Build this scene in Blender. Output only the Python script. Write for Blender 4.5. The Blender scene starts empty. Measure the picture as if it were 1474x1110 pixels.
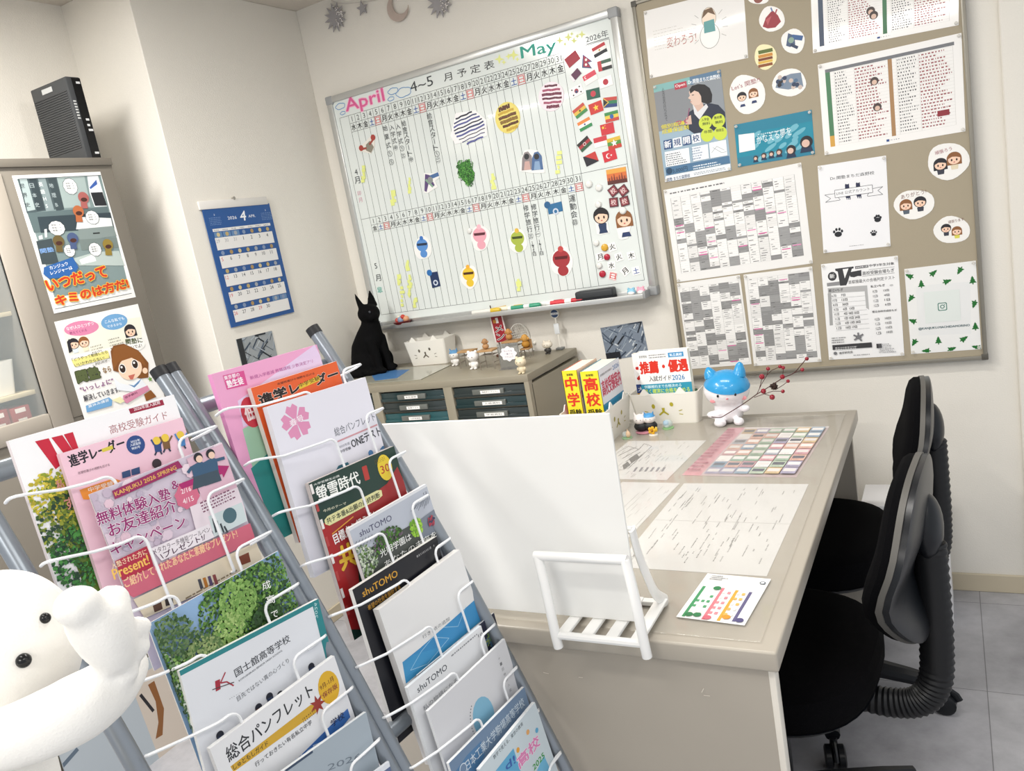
import bpy, bmesh, math, random
from mathutils import Vector as V3, Matrix
random.seed(7)
C = bpy.context.scene.collection
SC = bpy.context.scene
PI = math.pi

# ---------------------------------------------------------------- camera
CAM = V3((2.14446, -2.59823, 1.34324)); FPX = 1146.83
YAW, PIT, ROL = math.radians(29.9726), math.radians(11.1583), math.radians(-10.3731)
_f = V3((-math.sin(YAW)*math.cos(PIT), math.cos(YAW)*math.cos(PIT), -math.sin(PIT)))
_r0 = V3((math.cos(YAW), math.sin(YAW), 0)); _u0 = _r0.cross(_f)
_r = _r0*math.cos(ROL) + _u0*math.sin(ROL); _u = -_r0*math.sin(ROL) + _u0*math.cos(ROL)
cd = bpy.data.cameras.new('camera'); cam = bpy.data.objects.new('camera', cd); C.objects.link(cam)
cd.sensor_width = 36.0; cd.lens = FPX/1474*36.0; cd.clip_start = .05
cam.matrix_world = Matrix(((_r.x, _u.x, -_f.x, CAM.x), (_r.y, _u.y, -_f.y, CAM.y), (_r.z, _u.z, -_f.z, CAM.z), (0, 0, 0, 1)))
SC.camera = cam

# ---------------------------------------------------------------- light
SC.view_settings.view_transform = 'Standard'; SC.view_settings.look = 'None'
SC.view_settings.gamma = 1; SC.view_settings.use_curve_mapping = False
SC.view_settings.exposure = 0.08
wd = bpy.data.worlds.new('world'); SC.world = wd; wd.use_nodes = True
wd.node_tree.nodes['Background'].inputs[0].default_value = (.93, .96, 1, 1)
wd.node_tree.nodes['Background'].inputs[1].default_value = 0.72
def lamp(name, x, y, sx, sy, watt, col=(1, .97, .925), z=2.27):
    l = bpy.data.lights.new(name, 'AREA'); l.shape = 'RECTANGLE'; l.size = sx; l.size_y = sy
    l.energy = watt; l.color = col
    o = bpy.data.objects.new(name, l); C.objects.link(o); o.location = (x, y, z)
lamp('ceiling_lamp_desk', 1.55, -1.15, .9, .10, 16)
lamp('ceiling_lamp_rack', 0.30, -1.95, .12, 1.0, 38)
lamp('ceiling_lamp_middle', 1.05, -2.5, 1.2, .10, 9)
lamp('ceiling_lamp_aisle', -0.9, -3.7, 1.2, .12, 20)
lamp('ceiling_lamp_rear', 1.75, -4.2, 1.2, .12, 46)
lamp('fill_lamp_right', 2.95, -2.5, .12, 1.2, 14)  # added fill from the right, brightens the pillar face and left wall

# ---------------------------------------------------------------- helpers
def ray(px, py): return _f + _r*((px-737)/FPX) + _u*((555-py)/FPX)
def hit(px, py, ax, val):
    v = ray(px, py); return CAM + v*((val-CAM[ax])/v[ax])
def hitp(px, py, O, N):
    v = ray(px, py); return CAM + v*((O-CAM).dot(N)/v.dot(N))
def lin(h):
    h = h.lstrip('#'); o = []
    for i in (0, 2, 4):
        c = int(h[i:i+2], 16)/255; o.append(c/12.92 if c <= .04045 else ((c+.055)/1.055)**2.4)
    return (*o, 1)
MATS = {}
def M(hexc, rough=.5, metal=0., spec=.5, bump=0., bscale=200., mottle=0., trans=0., alpha=1., coat=0., name=None, ior=1.45):
    key = (hexc, rough, metal, spec, bump, bscale, mottle, trans, alpha, coat)
    if key in MATS: return MATS[key]
    m = bpy.data.materials.new(name or 'mat_'+hexc.strip('#')); m.use_nodes = True
    nt = m.node_tree; b = nt.nodes['Principled BSDF']
    b.inputs['Base Color'].default_value = lin(hexc); b.inputs['Roughness'].default_value = rough
    b.inputs['Metallic'].default_value = metal; b.inputs['Specular IOR Level'].default_value = spec
    b.inputs['Transmission Weight'].default_value = trans; b.inputs['Alpha'].default_value = alpha
    b.inputs['Coat Weight'].default_value = coat; b.inputs['IOR'].default_value = ior
    if bump or mottle:
        tc = nt.nodes.new('ShaderNodeTexCoord'); n = nt.nodes.new('ShaderNodeTexNoise')
        n.inputs['Scale'].default_value = bscale; n.inputs['Detail'].default_value = 5
        nt.links.new(tc.outputs['Object'], n.inputs['Vector'])
        if bump:
            bp = nt.nodes.new('ShaderNodeBump'); bp.inputs['Strength'].default_value = bump; bp.inputs['Distance'].default_value = .002
            nt.links.new(n.outputs['Fac'], bp.inputs['Height']); nt.links.new(bp.outputs['Normal'], b.inputs['Normal'])
        if mottle:
            mx = nt.nodes.new('ShaderNodeMix'); mx.data_type = 'RGBA'; l = lin(hexc)
            mx.inputs[6].default_value = tuple(max(0, c*(1-mottle)) for c in l[:3])+(1,)
            mx.inputs[7].default_value = tuple(min(1, c*(1+mottle)) for c in l[:3])+(1,)
            nt.links.new(n.outputs['Fac'], mx.inputs[0]); nt.links.new(mx.outputs[2], b.inputs['Base Color'])
    MATS[key] = m; return m
def P(h): return M(h, .42, name='print_'+h.strip('#'))

def frame_of(d, up=V3((0, 0, 1))):
    d = d.normalized(); a = up.cross(d)
    if a.length < 1e-4: a = V3((1, 0, 0)).cross(d)
    a.normalize(); return a, d.cross(a)
class MB:
    def __init__(s): s.bm = bmesh.new(); s.mats = []
    def mi(s, m):
        if m not in s.mats: s.mats.append(m)
        return s.mats.index(m)
    def face(s, pts, m):
        f = s.bm.faces.new([s.bm.verts.new(p) for p in pts]); f.material_index = s.mi(m); return f
    def box(s, lo, hi, m, bev=0, seg=2, R=None, o=None):
        lo = V3(lo); hi = V3(hi); r = bmesh.ops.create_cube(s.bm, size=1.0); vs = r['verts']; c = (lo+hi)/2; d = hi-lo
        for v in vs: v.co = V3((v.co.x*d.x, v.co.y*d.y, v.co.z*d.z)) + c
        return s._fin(vs, m, bev, seg, R, o)
    def _fin(s, vs, m, bev=0, seg=2, R=None, o=None):
        i = s.mi(m); fs = {f for v in vs for f in v.link_faces}
        for f in fs: f.material_index = i
        if bev:
            es = {e for v in vs for e in v.link_edges}
            r = bmesh.ops.bevel(s.bm, geom=list(es), offset=bev, segments=seg, affect='EDGES', profile=.5)
            for f in r['faces']: f.material_index = i
            vs = {v for f in list(r['faces']) + [g for g in fs if g.is_valid] for v in f.verts}
        if R is not None:
            oo = V3(o or (0, 0, 0))
            for v in vs: v.co = R @ (v.co-oo) + oo
        return vs
    def tube(s, path, r, m, seg=8, closed=False, cap=True, flat=1.0, up=V3((0, 0, 1))):
        path = [V3(p) for p in path]; n = len(path); i = s.mi(m); rings = []
        rr = r if isinstance(r, (list, tuple)) else [r]*n; a0 = None
        for k, p in enumerate(path):
            d = (path[(k+1) % n]-path[k-1]) if closed else (path[min(k+1, n-1)]-path[max(k-1, 0)])
            if a0 is None: a, b = frame_of(d, up)
            else:
                dn = d.normalized(); a = a0 - dn*a0.dot(dn)
                if a.length < 1e-6: a, b = frame_of(d, up)
                a.normalize(); b = dn.cross(a)
            a0 = a
            rings.append([s.bm.verts.new(p + a*math.cos(2*PI*j/seg)*rr[k] + b*math.sin(2*PI*j/seg)*rr[k]*flat) for j in range(seg)])
        for k in range(n if closed else n-1):
            A, B = rings[k], rings[(k+1) % n]
            for j in range(seg):
                f = s.bm.faces.new((A[j], A[(j+1) % seg], B[(j+1) % seg], B[j])); f.material_index = i
        if cap and not closed:
            for rg in (rings[0][::-1], rings[-1]):
                f = s.bm.faces.new(rg); f.material_index = i
        return rings
    def lathe(s, prof, o, m, seg=20, axis=V3((0, 0, 1))):
        o = V3(o); a, b = frame_of(axis, V3((0, 1, 0)) if abs(axis.z) > .9 else V3((0, 0, 1))); ax = axis.normalized(); i = s.mi(m); rings = []
        for (r, z) in prof:
            if r < 1e-6: rings.append([s.bm.verts.new(o+ax*z)])
            else: rings.append([s.bm.verts.new(o+ax*z+a*math.cos(2*PI*j/seg)*r+b*math.sin(2*PI*j/seg)*r) for j in range(seg)])
        for A, B in zip(rings, rings[1:]):
            for j in range(seg):
                q = [A[j % len(A)], A[(j+1) % len(A)], B[(j+1) % len(B)], B[j % len(B)]]
                q2 = []
                for v in q:
                    if v not in q2: q2.append(v)
                if len(q2) > 2:
                    f = s.bm.faces.new(q2); f.material_index = i
        for rg in (rings[0][::-1], rings[-1]):
            if len(rg) > 2:
                f = s.bm.faces.new(rg); f.material_index = i
    def ell(s, c, r, m, R=None, u=20, v=12):
        q = bmesh.ops.create_uvsphere(s.bm, u_segments=u, v_segments=v, radius=1.0)['verts']; i = s.mi(m)
        rr = V3(r) if not isinstance(r, (int, float)) else V3((r, r, r))
        for f in {f for w in q for f in w.link_faces}: f.material_index = i
        for w in q:
            w.co = V3((w.co.x*rr.x, w.co.y*rr.y, w.co.z*rr.z))
            if R is not None: w.co = R @ w.co
            w.co += V3(c)
        return q
    def prism(s, pts, d, m, mside=None):
        """closed outline of 3D points extruded by vector d"""
        d = V3(d); A = [s.bm.verts.new(V3(p)) for p in pts]; B = [s.bm.verts.new(V3(p)+d) for p in pts]; n = len(A)
        i = s.mi(m); k = s.mi(mside or m)
        f = s.bm.faces.new(A[::-1]); f.material_index = i
        f = s.bm.faces.new(B); f.material_index = i
        for j in range(n):
            f = s.bm.faces.new((A[j], A[(j+1) % n], B[(j+1) % n], B[j])); f.material_index = k
        return A+B
    def build(s, name, parent=None, smooth=True, ang=35, origin=None, local=False, kind=None, sub=0, fixn=True):
        if fixn: bmesh.ops.recalc_face_normals(s.bm, faces=s.bm.faces[:])
        if parent is not None and not local: org = ROOT_LOC[parent.name]
        else: org = V3(origin) if origin is not None else V3((0, 0, 0))
        if not local:
            for v in s.bm.verts: v.co -= org
        me = bpy.data.meshes.new(name); s.bm.to_mesh(me); s.bm.free()
        for m in s.mats: me.materials.append(m)
        if smooth:
            me.shade_smooth(); me.set_sharp_from_angle(angle=math.radians(ang))
        o = bpy.data.objects.new(name, me); C.objects.link(o)
        if parent is not None: o.parent = parent; ROOT_LOC[o.name] = org
        else: o.location = org; ROOT_LOC[o.name] = org
        if kind: o['kind'] = kind
        if sub:
            md = o.modifiers.new('subdivision', 'SUBSURF'); md.levels = sub; md.render_levels = sub
        return o
def slice_off(b, co, no):
    """keep the side the normal points to"""
    g = b.bm.verts[:]+b.bm.edges[:]+b.bm.faces[:]; bmesh.ops.bisect_plane(b.bm, geom=g, plane_co=V3(co), plane_no=V3(no), clear_inner=True)
ROOT_LOC = {}
def tag(o, label, cat, group=None):
    o['label'] = label; o['category'] = cat
    if group: o['group'] = group
    return o
def thing(name, label, cat, loc=(0, 0, 0), group=None, rz=0):
    o = bpy.data.objects.new(name, None); C.objects.link(o); o.location = loc; o.rotation_euler = (0, 0, rz); o.empty_display_size = .05
    ROOT_LOC[o.name] = V3(loc); return tag(o, label, cat, group)
def struct(mb, name, **k): return mb.build(name, kind='structure', **k)
def arc(c, r, a0, a1, n, ax=(1, 0, 0), ay=(0, 0, 1)):
    ax = V3(ax); ay = V3(ay); c = V3(c)
    return [c+ax*math.cos(a0+(a1-a0)*k/n)*r+ay*math.sin(a0+(a1-a0)*k/n)*r for k in range(n+1)]
def spline(pts, n=6):
    pts = [V3(p) for p in pts]; out = []
    for i in range(len(pts)-1):
        p0, p1, p2, p3 = pts[max(i-1, 0)], pts[i], pts[i+1], pts[min(i+2, len(pts)-1)]
        for k in range(n):
            t = k/n; out.append(.5*((2*p1)+(p2-p0)*t+(2*p0-5*p1+4*p2-p3)*t*t+(3*p1-p0-3*p2+p3)*t**3))
    return out+[pts[-1]]

# printed flat goods: one mesh each, the print lies a hair above the paper
_GC = {}
def glyphs(s, off):
    k = (s, off)
    if k not in _GC:
        c = bpy.data.curves.new('t', 'FONT'); c.body = s; c.offset = off; c.resolution_u = 2
        o = bpy.data.objects.new('t', c); me = bpy.data.meshes.new_from_object(o)
        vs = [(v.co.x, v.co.y) for v in me.vertices]; fs = [list(p.vertices) for p in me.polygons]
        bpy.data.objects.remove(o); bpy.data.curves.remove(c); bpy.data.meshes.remove(me)
        _GC[k] = (vs, fs)
    return _GC[k]
STEP = 3e-5
class Sheet(MB):
    """U to the right and V up as one reads it; a, b are metres from the lower left corner"""
    def __init__(s, O, U, V, w, h, th=.0006, base='#f4f2ee', side=None, outline=None, rough=.42, lay0=1):
        super().__init__(); s.O = V3(O); s.U = V3(U).normalized(); V = V3(V); s.V = (V-s.U*V.dot(s.U)).normalized()
        s.N = s.U.cross(s.V); s.w, s.h, s.th = w, h, th; s.lay = lay0; s.F = s.O+s.N*th
        b = M(base, rough) if isinstance(base, str) else base
        if outline: s.prism([(a, c, 0) for a, c in outline], (0, 0, th), b, M(side, .5) if side else b)
        elif w: s.prism([(0, 0, 0), (w, 0, 0), (w, h, 0), (0, h, 0)], (0, 0, th), b, M(side, .5) if side else b)
    def L(s, px, py):
        p = hitp(px, py, s.F, s.N)-s.O; return (p.dot(s.U), p.dot(s.V))
    def Ls(s, pts): return [s.L(*p) for p in pts]
    def up(s): s.lay += 1; return s.th+s.lay*STEP
    def poly(s, pts, col, n=None):
        n = s.up() if n is None else n
        if s.w and (min(p[0] for p in pts) < 0 or min(p[1] for p in pts) < 0 or max(p[0] for p in pts) > s.w or max(p[1] for p in pts) > s.h):
            for ax, lim, sg in ((0, 0, 1), (1, 0, 1), (0, s.w, -1), (1, s.h, -1)):       # trim to the sheet
                out = []
                for p, q in zip(pts, list(pts[1:])+[pts[0]]):
                    ip, iq = (p[ax]-lim)*sg >= 0, (q[ax]-lim)*sg >= 0
                    if ip: out.append(p)
                    if ip != iq:
                        t = (lim-p[ax])/(q[ax]-p[ax]); out.append((p[0]+(q[0]-p[0])*t, p[1]+(q[1]-p[1])*t))
                pts = out
                if len(pts) < 3: return
        s.face([(a, b, n) for a, b in pts], P(col) if isinstance(col, str) else col)
    def ppoly(s, pts, col): s.poly(s.Ls(pts), col)
    def rect(s, a0, b0, a1, b1, col, n=None): s.poly([(a0, b0), (a1, b0), (a1, b1), (a0, b1)], col, n)
    def frect(s, x0, y0, x1, y1, col, n=None):      # fractions, y down from the top
        s.rect(x0*s.w, (1-y1)*s.h, x1*s.w, (1-y0)*s.h, col, n)
    def circ(s, c, rx, col, ry=None, n=None, k=20, rot=0):
        ry = ry or rx; cr, sr = math.cos(rot), math.sin(rot)
        s.poly([(c[0]+rx*math.cos(t)*cr-ry*math.sin(t)*sr, c[1]+rx*math.cos(t)*sr+ry*math.sin(t)*cr) for t in [2*PI*j/k for j in range(k)]], col, n)
    def line(s, p, q, wd, col, n=None):
        p = V3((*p, 0)); q = V3((*q, 0)); d = (q-p)
        if d.length < 1e-9: return
        e = V3((-d.y, d.x, 0)).normalized()*wd/2
        s.poly([(p-e)[:2], (q-e)[:2], (q+e)[:2], (p+e)[:2]], col, n)
    def lines(s, segs, wd, col):
        n = s.up()
        for k, (p, q) in enumerate(segs): s.line(p, q, wd, col, n+(k % 9)*STEP*.1)
    def pline(s, pts, wd, col): 
        L = s.Ls(pts); s.lines(list(zip(L, L[1:])), wd, col)
    def text(s, t, bl, br, h, col, off=0., italic=0., lift=None):
        """text fitted from bl to br (local), height h"""
        vs, fs = glyphs(t, 0.)
        if not vs: return
        x0 = min(v[0] for v in vs); x1 = max(v[0] for v in vs); y0 = min(v[1] for v in vs); y1 = max(v[1] for v in vs)
        bl = V3((*bl, 0)); br = V3((*br, 0)); d = br-bl; e = V3((-d.y, d.x, 0)).normalized()*h
        n = s.up() if lift is None else lift; i = s.mi(P(col) if isinstance(col, str) else col)
        k = off*h*.75; du = d.normalized()*k; ev = e.normalized()*k
        if not k: sh = [V3((0, 0, 0))]
        elif off < .06: sh = [du, -du, ev*.7, -ev*.7]
        else: sh = [du*math.cos(a)+ev*math.sin(a) for a in [j*PI/4 for j in range(8)]]
        for jj, w in enumerate(sh):
            n += STEP*.12
            bv = [s.bm.verts.new((*(bl+w+d*((x-x0)/(x1-x0+1e-9))+(e+d.normalized()*italic*h)*((y-y0)/(y1-y0+1e-9)))[:2], n)) for x, y in vs]
            for f in fs:
                try:
                    q = s.bm.faces.new([bv[j] for j in f]); q.material_index = i
                except ValueError: pass
    def ctext(s, t, c, h, col, off=0., maxw=None, lift=None):
        """text centred on c at its natural width, height h of a capital"""
        vs, fs = glyphs(t, off)
        if not vs: return
        x0 = min(v[0] for v in vs); x1 = max(v[0] for v in vs); k = h/.70; w = (x1-x0)*k
        if maxw: w = min(w, maxw)
        s.text(t, (c[0]-w/2, c[1]-h/2), (c[0]+w/2, c[1]-h/2), h, col, off, lift=lift)
    def ptext(s, t, BL, BR, TL, col, off=0., out=None, outo=.05):
        """text fitted to photo pixels: lower left, lower right, upper left"""
        bl, br, tl = s.Ls([BL, BR, TL]); d = V3((br[0]-bl[0], br[1]-bl[1], 0)).normalized(); e = V3((-d.y, d.x, 0))
        h = (tl[0]-bl[0])*e.x+(tl[1]-bl[1])*e.y
        if out: s.text(t, bl, br, h, out, outo)
        s.text(t, bl, br, h, col, off)
    def vtext(s, t, top, bot, size, col, off=0.):
        """vertical writing, one glyph under the other"""
        n = s.up(); k = len(t); top = V3((*top, 0)); bot = V3((*bot, 0))
        for j, ch in enumerate(t):
            c = top+(bot-top)*((j+.5)/k)
            if ch == ' ': continue
            if ch == 'ー': s.rect(c.x-size*.05, c.y-size*.45, c.x+size*.05, c.y+size*.45, col, n); continue
            if ch.isascii(): s.ctext(ch, (c.x, c.y), size*.8, col, off, lift=n); continue
            s.text(ch, (c.x-size/2, c.y-size/2), (c.x+size/2, c.y-size/2), size, col, off, lift=n)
    def dashes(s, x0, y0, x1, y1, rows, col, dens=.8, fill=.45, cols=1, rnd=None):
        """rows of tiny unreadable print, fractions with y down"""
        rnd = rnd or random; n = s.up()
        for r in range(rows):
            yy = y0+(y1-y0)*(r+.5)/rows; hh = (y1-y0)/rows*fill/2; x = x0; end = x0+(x1-x0)*(rnd.uniform(dens, 1))
            while x < end:
                l = rnd.uniform(.25, 1)*max((x1-x0)*.08, .008)
                s.frect(x, yy-hh, min(x+l, end), yy+hh, col, n); x += l+.006+rnd.random()*.006
    def blotch(s, c, r, cols, n=26, sx=1, sy=1):
        """foliage or photo texture as small overlapping leaves of print"""
        tot = int(n*12*max(.35, r/.05)); n0 = s.th+(s.lay+1)*STEP; s.lay += 1+int(tot*1.5e-6/STEP)+1
        for j in range(tot):
            t = random.random()*2*PI; q = math.sqrt(random.random())
            s.circ((c[0]+r*sx*q*math.cos(t), c[1]+r*sy*q*math.sin(t)), random.uniform(.0012, .0034), random.choice(cols), random.uniform(.0009, .0024), n=n0+j*1.5e-6, k=6, rot=random.random()*3)
    def make(s, name, label=None, cat=None, group=None, parent=None):
        me = bpy.data.meshes.new(name); s.bm.to_mesh(me); s.bm.free()
        for m in s.mats: me.materials.append(m)
        o = bpy.data.objects.new(name, me); C.objects.link(o)
        mw = Matrix(((s.U.x, s.V.x, s.N.x, s.O.x), (s.U.y, s.V.y, s.N.y, s.O.y), (s.U.z, s.V.z, s.N.z, s.O.z), (0, 0, 0, 1)))
        if parent is not None:
            o.parent = parent; o.matrix_local = Matrix.Translation(-ROOT_LOC[parent.name]) @ mw
        else: o.matrix_world = mw
        if label: tag(o, label, cat, group)
        return o
def sheet4(TL, TR, BR, BL, ax, val, **k):
    P4 = [hit(*q, ax, val) for q in (TL, TR, BR, BL)]
    U = (P4[1]-P4[0]).normalized()+(P4[2]-P4[3]).normalized(); U.normalize()
    Vv = (P4[0]-P4[3])+(P4[1]-P4[2]); Vv = (Vv-U*Vv.dot(U)).normalized(); c = (P4[0]+P4[1]+P4[2]+P4[3])/4
    w = ((P4[1]-P4[0]).length+(P4[2]-P4[3]).length)/2; h = ((P4[0]-P4[3]).length+(P4[1]-P4[2]).length)/2
    return Sheet(c-U*w/2-Vv*h/2, U, Vv, w, h, **k)
def blob_sheet(cx, cy, pts, ax, val, U, Vv, **k):
    """die-cut sheet: outline pixels around the centre"""
    O = hit(cx, cy, ax, val); U = V3(U); Vv = V3(Vv)
    out = []
    for (px, py) in pts:
        p = hit(px, py, ax, val)-O; out.append((p.dot(U), p.dot(Vv)))
    return Sheet(O, U, Vv, 0, 0, outline=out, **k)
def ovalpx(cx, cy, rx, ry, rot=0, n=22, wob=0.):
    o = []
    for j in range(n):
        t = -2*PI*j/n; w = 1+wob*math.sin(3*t+cx)+wob*.6*math.sin(5*t+cy)
        x = rx*w*math.cos(t); y = ry*w*math.sin(t); o.append((cx+x*math.cos(rot)-y*math.sin(rot), cy+x*math.sin(rot)+y*math.cos(rot)))
    return o
# ---------------------------------------------------------------- the room
WALL = M('#e4e0d7', .85, spec=.2, bump=.35, bscale=260, mottle=.03, name='wallpaper')
def floor_mat():
    m = M('#8f9094', .38, bump=.05, bscale=40, mottle=.05, name='vinyl_floor'); nt = m.node_tree; b = nt.nodes['Principled BSDF']
    tc = nt.nodes.new('ShaderNodeTexCoord'); n1 = nt.nodes.new('ShaderNodeTexNoise'); n1.inputs['Scale'].default_value = 3.2; n1.inputs['Detail'].default_value = 8; n1.inputs['Roughness'].default_value = .65
    rp = nt.nodes.new('ShaderNodeValToRGB'); rp.color_ramp.elements[0].position = .3; rp.color_ramp.elements[0].color = lin('#8b8b8f'); rp.color_ramp.elements[1].position = .72; rp.color_ramp.elements[1].color = lin('#c6c6ca')
    br = nt.nodes.new('ShaderNodeTexBrick'); br.offset = 0; br.inputs['Scale'].default_value = 1; br.inputs['Brick Width'].default_value = .457; br.inputs['Row Height'].default_value = .457
    br.inputs['Mortar Size'].default_value = .0012; br.inputs['Color1'].default_value = (1, 1, 1, 1); br.inputs['Color2'].default_value = (.9, .9, .92, 1); br.inputs['Mortar'].default_value = (.45, .45, .45, 1)
    mp = nt.nodes.new('ShaderNodeMapping'); mp.inputs['Location'].default_value = (.13, .08, 0)
    mx = nt.nodes.new('ShaderNodeMix'); mx.data_type = 'RGBA'; mx.blend_type = 'MULTIPLY'; mx.inputs[0].default_value = 1
    L = nt.links; L.new(tc.outputs['Object'], n1.inputs['Vector']); L.new(n1.outputs['Fac'], rp.inputs[0]); L.new(tc.outputs['Object'], mp.inputs['Vector']); L.new(mp.outputs[0], br.inputs['Vector'])
    L.new(rp.outputs[0], mx.inputs[6]); L.new(br.outputs[0], mx.inputs[7]); L.new(mx.outputs[2], b.inputs['Base Color']); return m
b = MB(); b.box((-2.2, -5, -.05), (3.2, .1, 0), floor_mat()); struct(b, 'floor')
b = MB(); b.box((-2.2, -5, 2.29), (3.2, .1, 2.35), M('#cfc8be', .9, spec=.1, bump=.2, bscale=200)); struct(b, 'ceiling')
b = MB(); b.box((-.4, 0, 0), (3.2, .1, 2.29), WALL); struct(b, 'wall_back')
b = MB(); b.box((-.45, -2.05, 0), (-.32, -.764, 2.29), WALL); struct(b, 'wall_left')
b = MB(); b.box((-.45, -.764, 0), (0, 0, 2.29), WALL, bev=.002, seg=1); struct(b, 'wall_pillar')
b = MB(); b.box((2.288, -.016, 0), (3.2, 0, 2.29), WALL, bev=.003, seg=1); struct(b, 'trim_1')
BB = M('#c4b9a2', .55)
b = MB(); b.box((0, -.008, 0), (2.288, 0, .058), BB, bev=.002, seg=1); struct(b, 'baseboard_back')
b = MB(); b.box((0, -.764, 0), (.008, -.008, .058), BB, bev=.002, seg=1); struct(b, 'baseboard_left')

# ---------------------------------------------------------------- glass-front cabinet on the left
CABC = M('#7d776d', .45, name='cabinet_steel'); FRM = M('#a8a095', .4); GLS = M('#dfe8e8', .03, alpha=.14, name='pane_glass')
cab = thing('filing_cabinet', 'tall grey-beige steel cabinet with glass-doored shelves and two posters on its front', 'cabinet', (-.17, -1.4, 0))
b = MB(); XF = -.027; x0 = -.312; y0, y1, zt = -1.86, -.955, 1.752
b.box((x0, y0, 0), (XF-.004, y1, 1.04), CABC, bev=.002)                 # lower body
b.box((x0, -1.352, 1.04), (XF, y1, zt), CABC, bev=.002)                 # solid right bay
b.box((x0, y0, 1.04), (x0+.008, -1.352, zt), CABC); b.box((x0, y0, zt-.03), (XF, -1.352, zt), CABC, bev=.002)
b.box((x0, y0, 1.04), (XF-.02, y0+.02, zt), CABC)
b.box((XF-.002, y0, zt-.022), (XF+.006, y1, zt), CABC, bev=.001)
b.build('body', cab)
b = MB(); xd = XF-.016
b.box((xd, -1.352, 1.02), (XF+.004, -1.290, 1.715), FRM, bev=.004); b.box((xd, y0+.004, 1.04), (XF+.004, y0+.06, 1.715), FRM, bev=.004)
b.box((xd, y0+.06, 1.64), (XF+.004, -1.3525, 1.715), FRM, bev=.004); b.box((xd, y0+.06, 1.02), (XF+.004, -1.3525, 1.073), FRM, bev=.004)
d = b.build('door', cab)
b = MB(); b.box((XF-.010, y0+.06, 1.073), (XF-.007, -1.352, 1.64), GLS); b.build('glass_pane', d)
b = MB()
for z in (1.142, 1.36): b.box((x0+.008, y0+.02, z-.012), (XF-.03, -1.352, z), M('#cdbf9f', .5), bev=.001)
b.build('shelf', cab)
def tub(name, label, lo, hi, m, group, face, ears=True, taper=.012, facecol='#6b6458', open_side='front'):
    """open plastic storage box with two ears on the long rims; face = 'y-' or 'x+' side carries cut-outs"""
    (ax, ay, az), (bx, by, bz) = lo, hi; t = thing(name, label, 'storage box', ((ax+bx)/2, (ay+by)/2, az), group)
    b = MB(); th = .003; tp = taper; cz = az
    def ring(z, ins, k): 
        q = tp*(1-(z-az)/(bz-az)); i = ins+q; r = .010
        pts = []
        for (cx, cy, a0) in ((bx-i-r, by-i-r, 0), (ax+i+r, by-i-r, PI/2), (ax+i+r, ay+i+r, PI), (bx-i-r, ay+i+r, 1.5*PI)):
            for j in range(5): pts.append(V3((cx+r*math.cos(a0+PI/2*j/4), cy+r*math.sin(a0+PI/2*j/4), z)))
        return pts
    rings = [ring(az, 0, 0), ring(bz, 0, 0), ring(bz, th, 0), ring(az+th, th, 0)]; i = b.mi(m)
    V = [[b.bm.verts.new(p) for p in r] for r in rings]; n = len(V[0])
    for A, B in zip(V, V[1:]):
        for j in range(n): b.bm.faces.new((A[j], A[(j+1) % n], B[(j+1) % n], B[j])).material_index = i
    b.bm.faces.new(V[0][::-1]); b.bm.faces.new(V[-1])
    if ears:
        eh = (bz-az)*.20
        def ear(c, along, nrm):
            c = V3(c); u = V3(along); w = eh*.95
            pts = [c-u*w, c-u*w*.55+V3((0, 0, eh*.5)), c-u*w*.12+V3((0, 0, eh)), c+u*w*.12+V3((0, 0, eh)), c+u*w*.55+V3((0, 0, eh*.5)), c+u*w]
            pts = [p-V3((0, 0, .004)) for p in pts]; b.prism(pts, V3(nrm)*th, m)
        if face == 'y-':
            L = bx-ax
            for yy, nn in ((ay, (0, 1, 0)), (by-th, (0, 1, 0))):
                for f in (.24, .76): ear((ax+L*f, yy, bz), (1, 0, 0), nn)
        else:
            L = by-ay
            for xx in (ax, bx-th):
                for f in (.24, .76): ear((xx, ay+L*f, bz), (0, 1, 0), (1, 0, 0))
    b.build('tub', t, ang=50)
    # the face, cut out of the long wall
    if face == 'y-': O = V3((ax+tp, ay+tp, az)); U = V3((1, 0, 0)); Vv = V3((0, -tp, bz-az)); w = bx-ax-2*tp
    else: O = V3((bx-tp, ay+tp, az)); U = V3((0, 1, 0)); Vv = V3((tp, 0, bz-az)); w = by-ay-2*tp
    s = Sheet(O, U, Vv, 0, 0, th=.0004); h = bz-az; s.w, s.h = w, h; cx = w*.47
    s.circ((cx-.15*w, h*.60), .028*w, facecol, .040*w); s.circ((cx+.15*w, h*.64), .030*w, facecol, .036*w)
    s.poly([(cx-.02*w, h*.54), (cx+.03*w, h*.54), (cx+.022*w, h*.43), (cx+.085*w, h*.32), (cx+.065*w, h*.29), (cx+.003*w, h*.38), (cx-.065*w, h*.29), (cx-.085*w, h*.32), (cx-.015*w, h*.43)], facecol)
    for sx in (-1, 1):
        for k in (0, 1): s.line((cx+sx*.25*w, h*(.42-k*.10)), (cx+sx*.31*w, h*(.45-k*.15)), .012*w, facecol)
    s.make('face_cutouts', parent=t)
    return t
WPL = M('#ece9e0', .35, spec=.4, name='white_plastic')
tub('storage_box', 'white eared box on the upper shelf edge behind the cabinet glass', (-.27, -1.62, 1.143), (-.07, -1.375, 1.235), WPL, None, 'x+')
b = MB(); b.box((-.28, -1.66, 1.361), (-.09, -1.40, 1.43), M('#7a5a58', .5), bev=.002); tag(b.build('folder_box', origin=(-.18, -1.53, 1.361)), 'dusky pink box on the top shelf behind the cabinet glass', 'box')
b = MB(); b.box((-.29, -1.66, 1.237), (-.28, -1.36, 1.34), M('#8b8f8a', .5), bev=.001); b.box((-.28, -1.68, 1.1425), (-.275, -1.62, 1.33), M('#b06068', .5)); 
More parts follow.
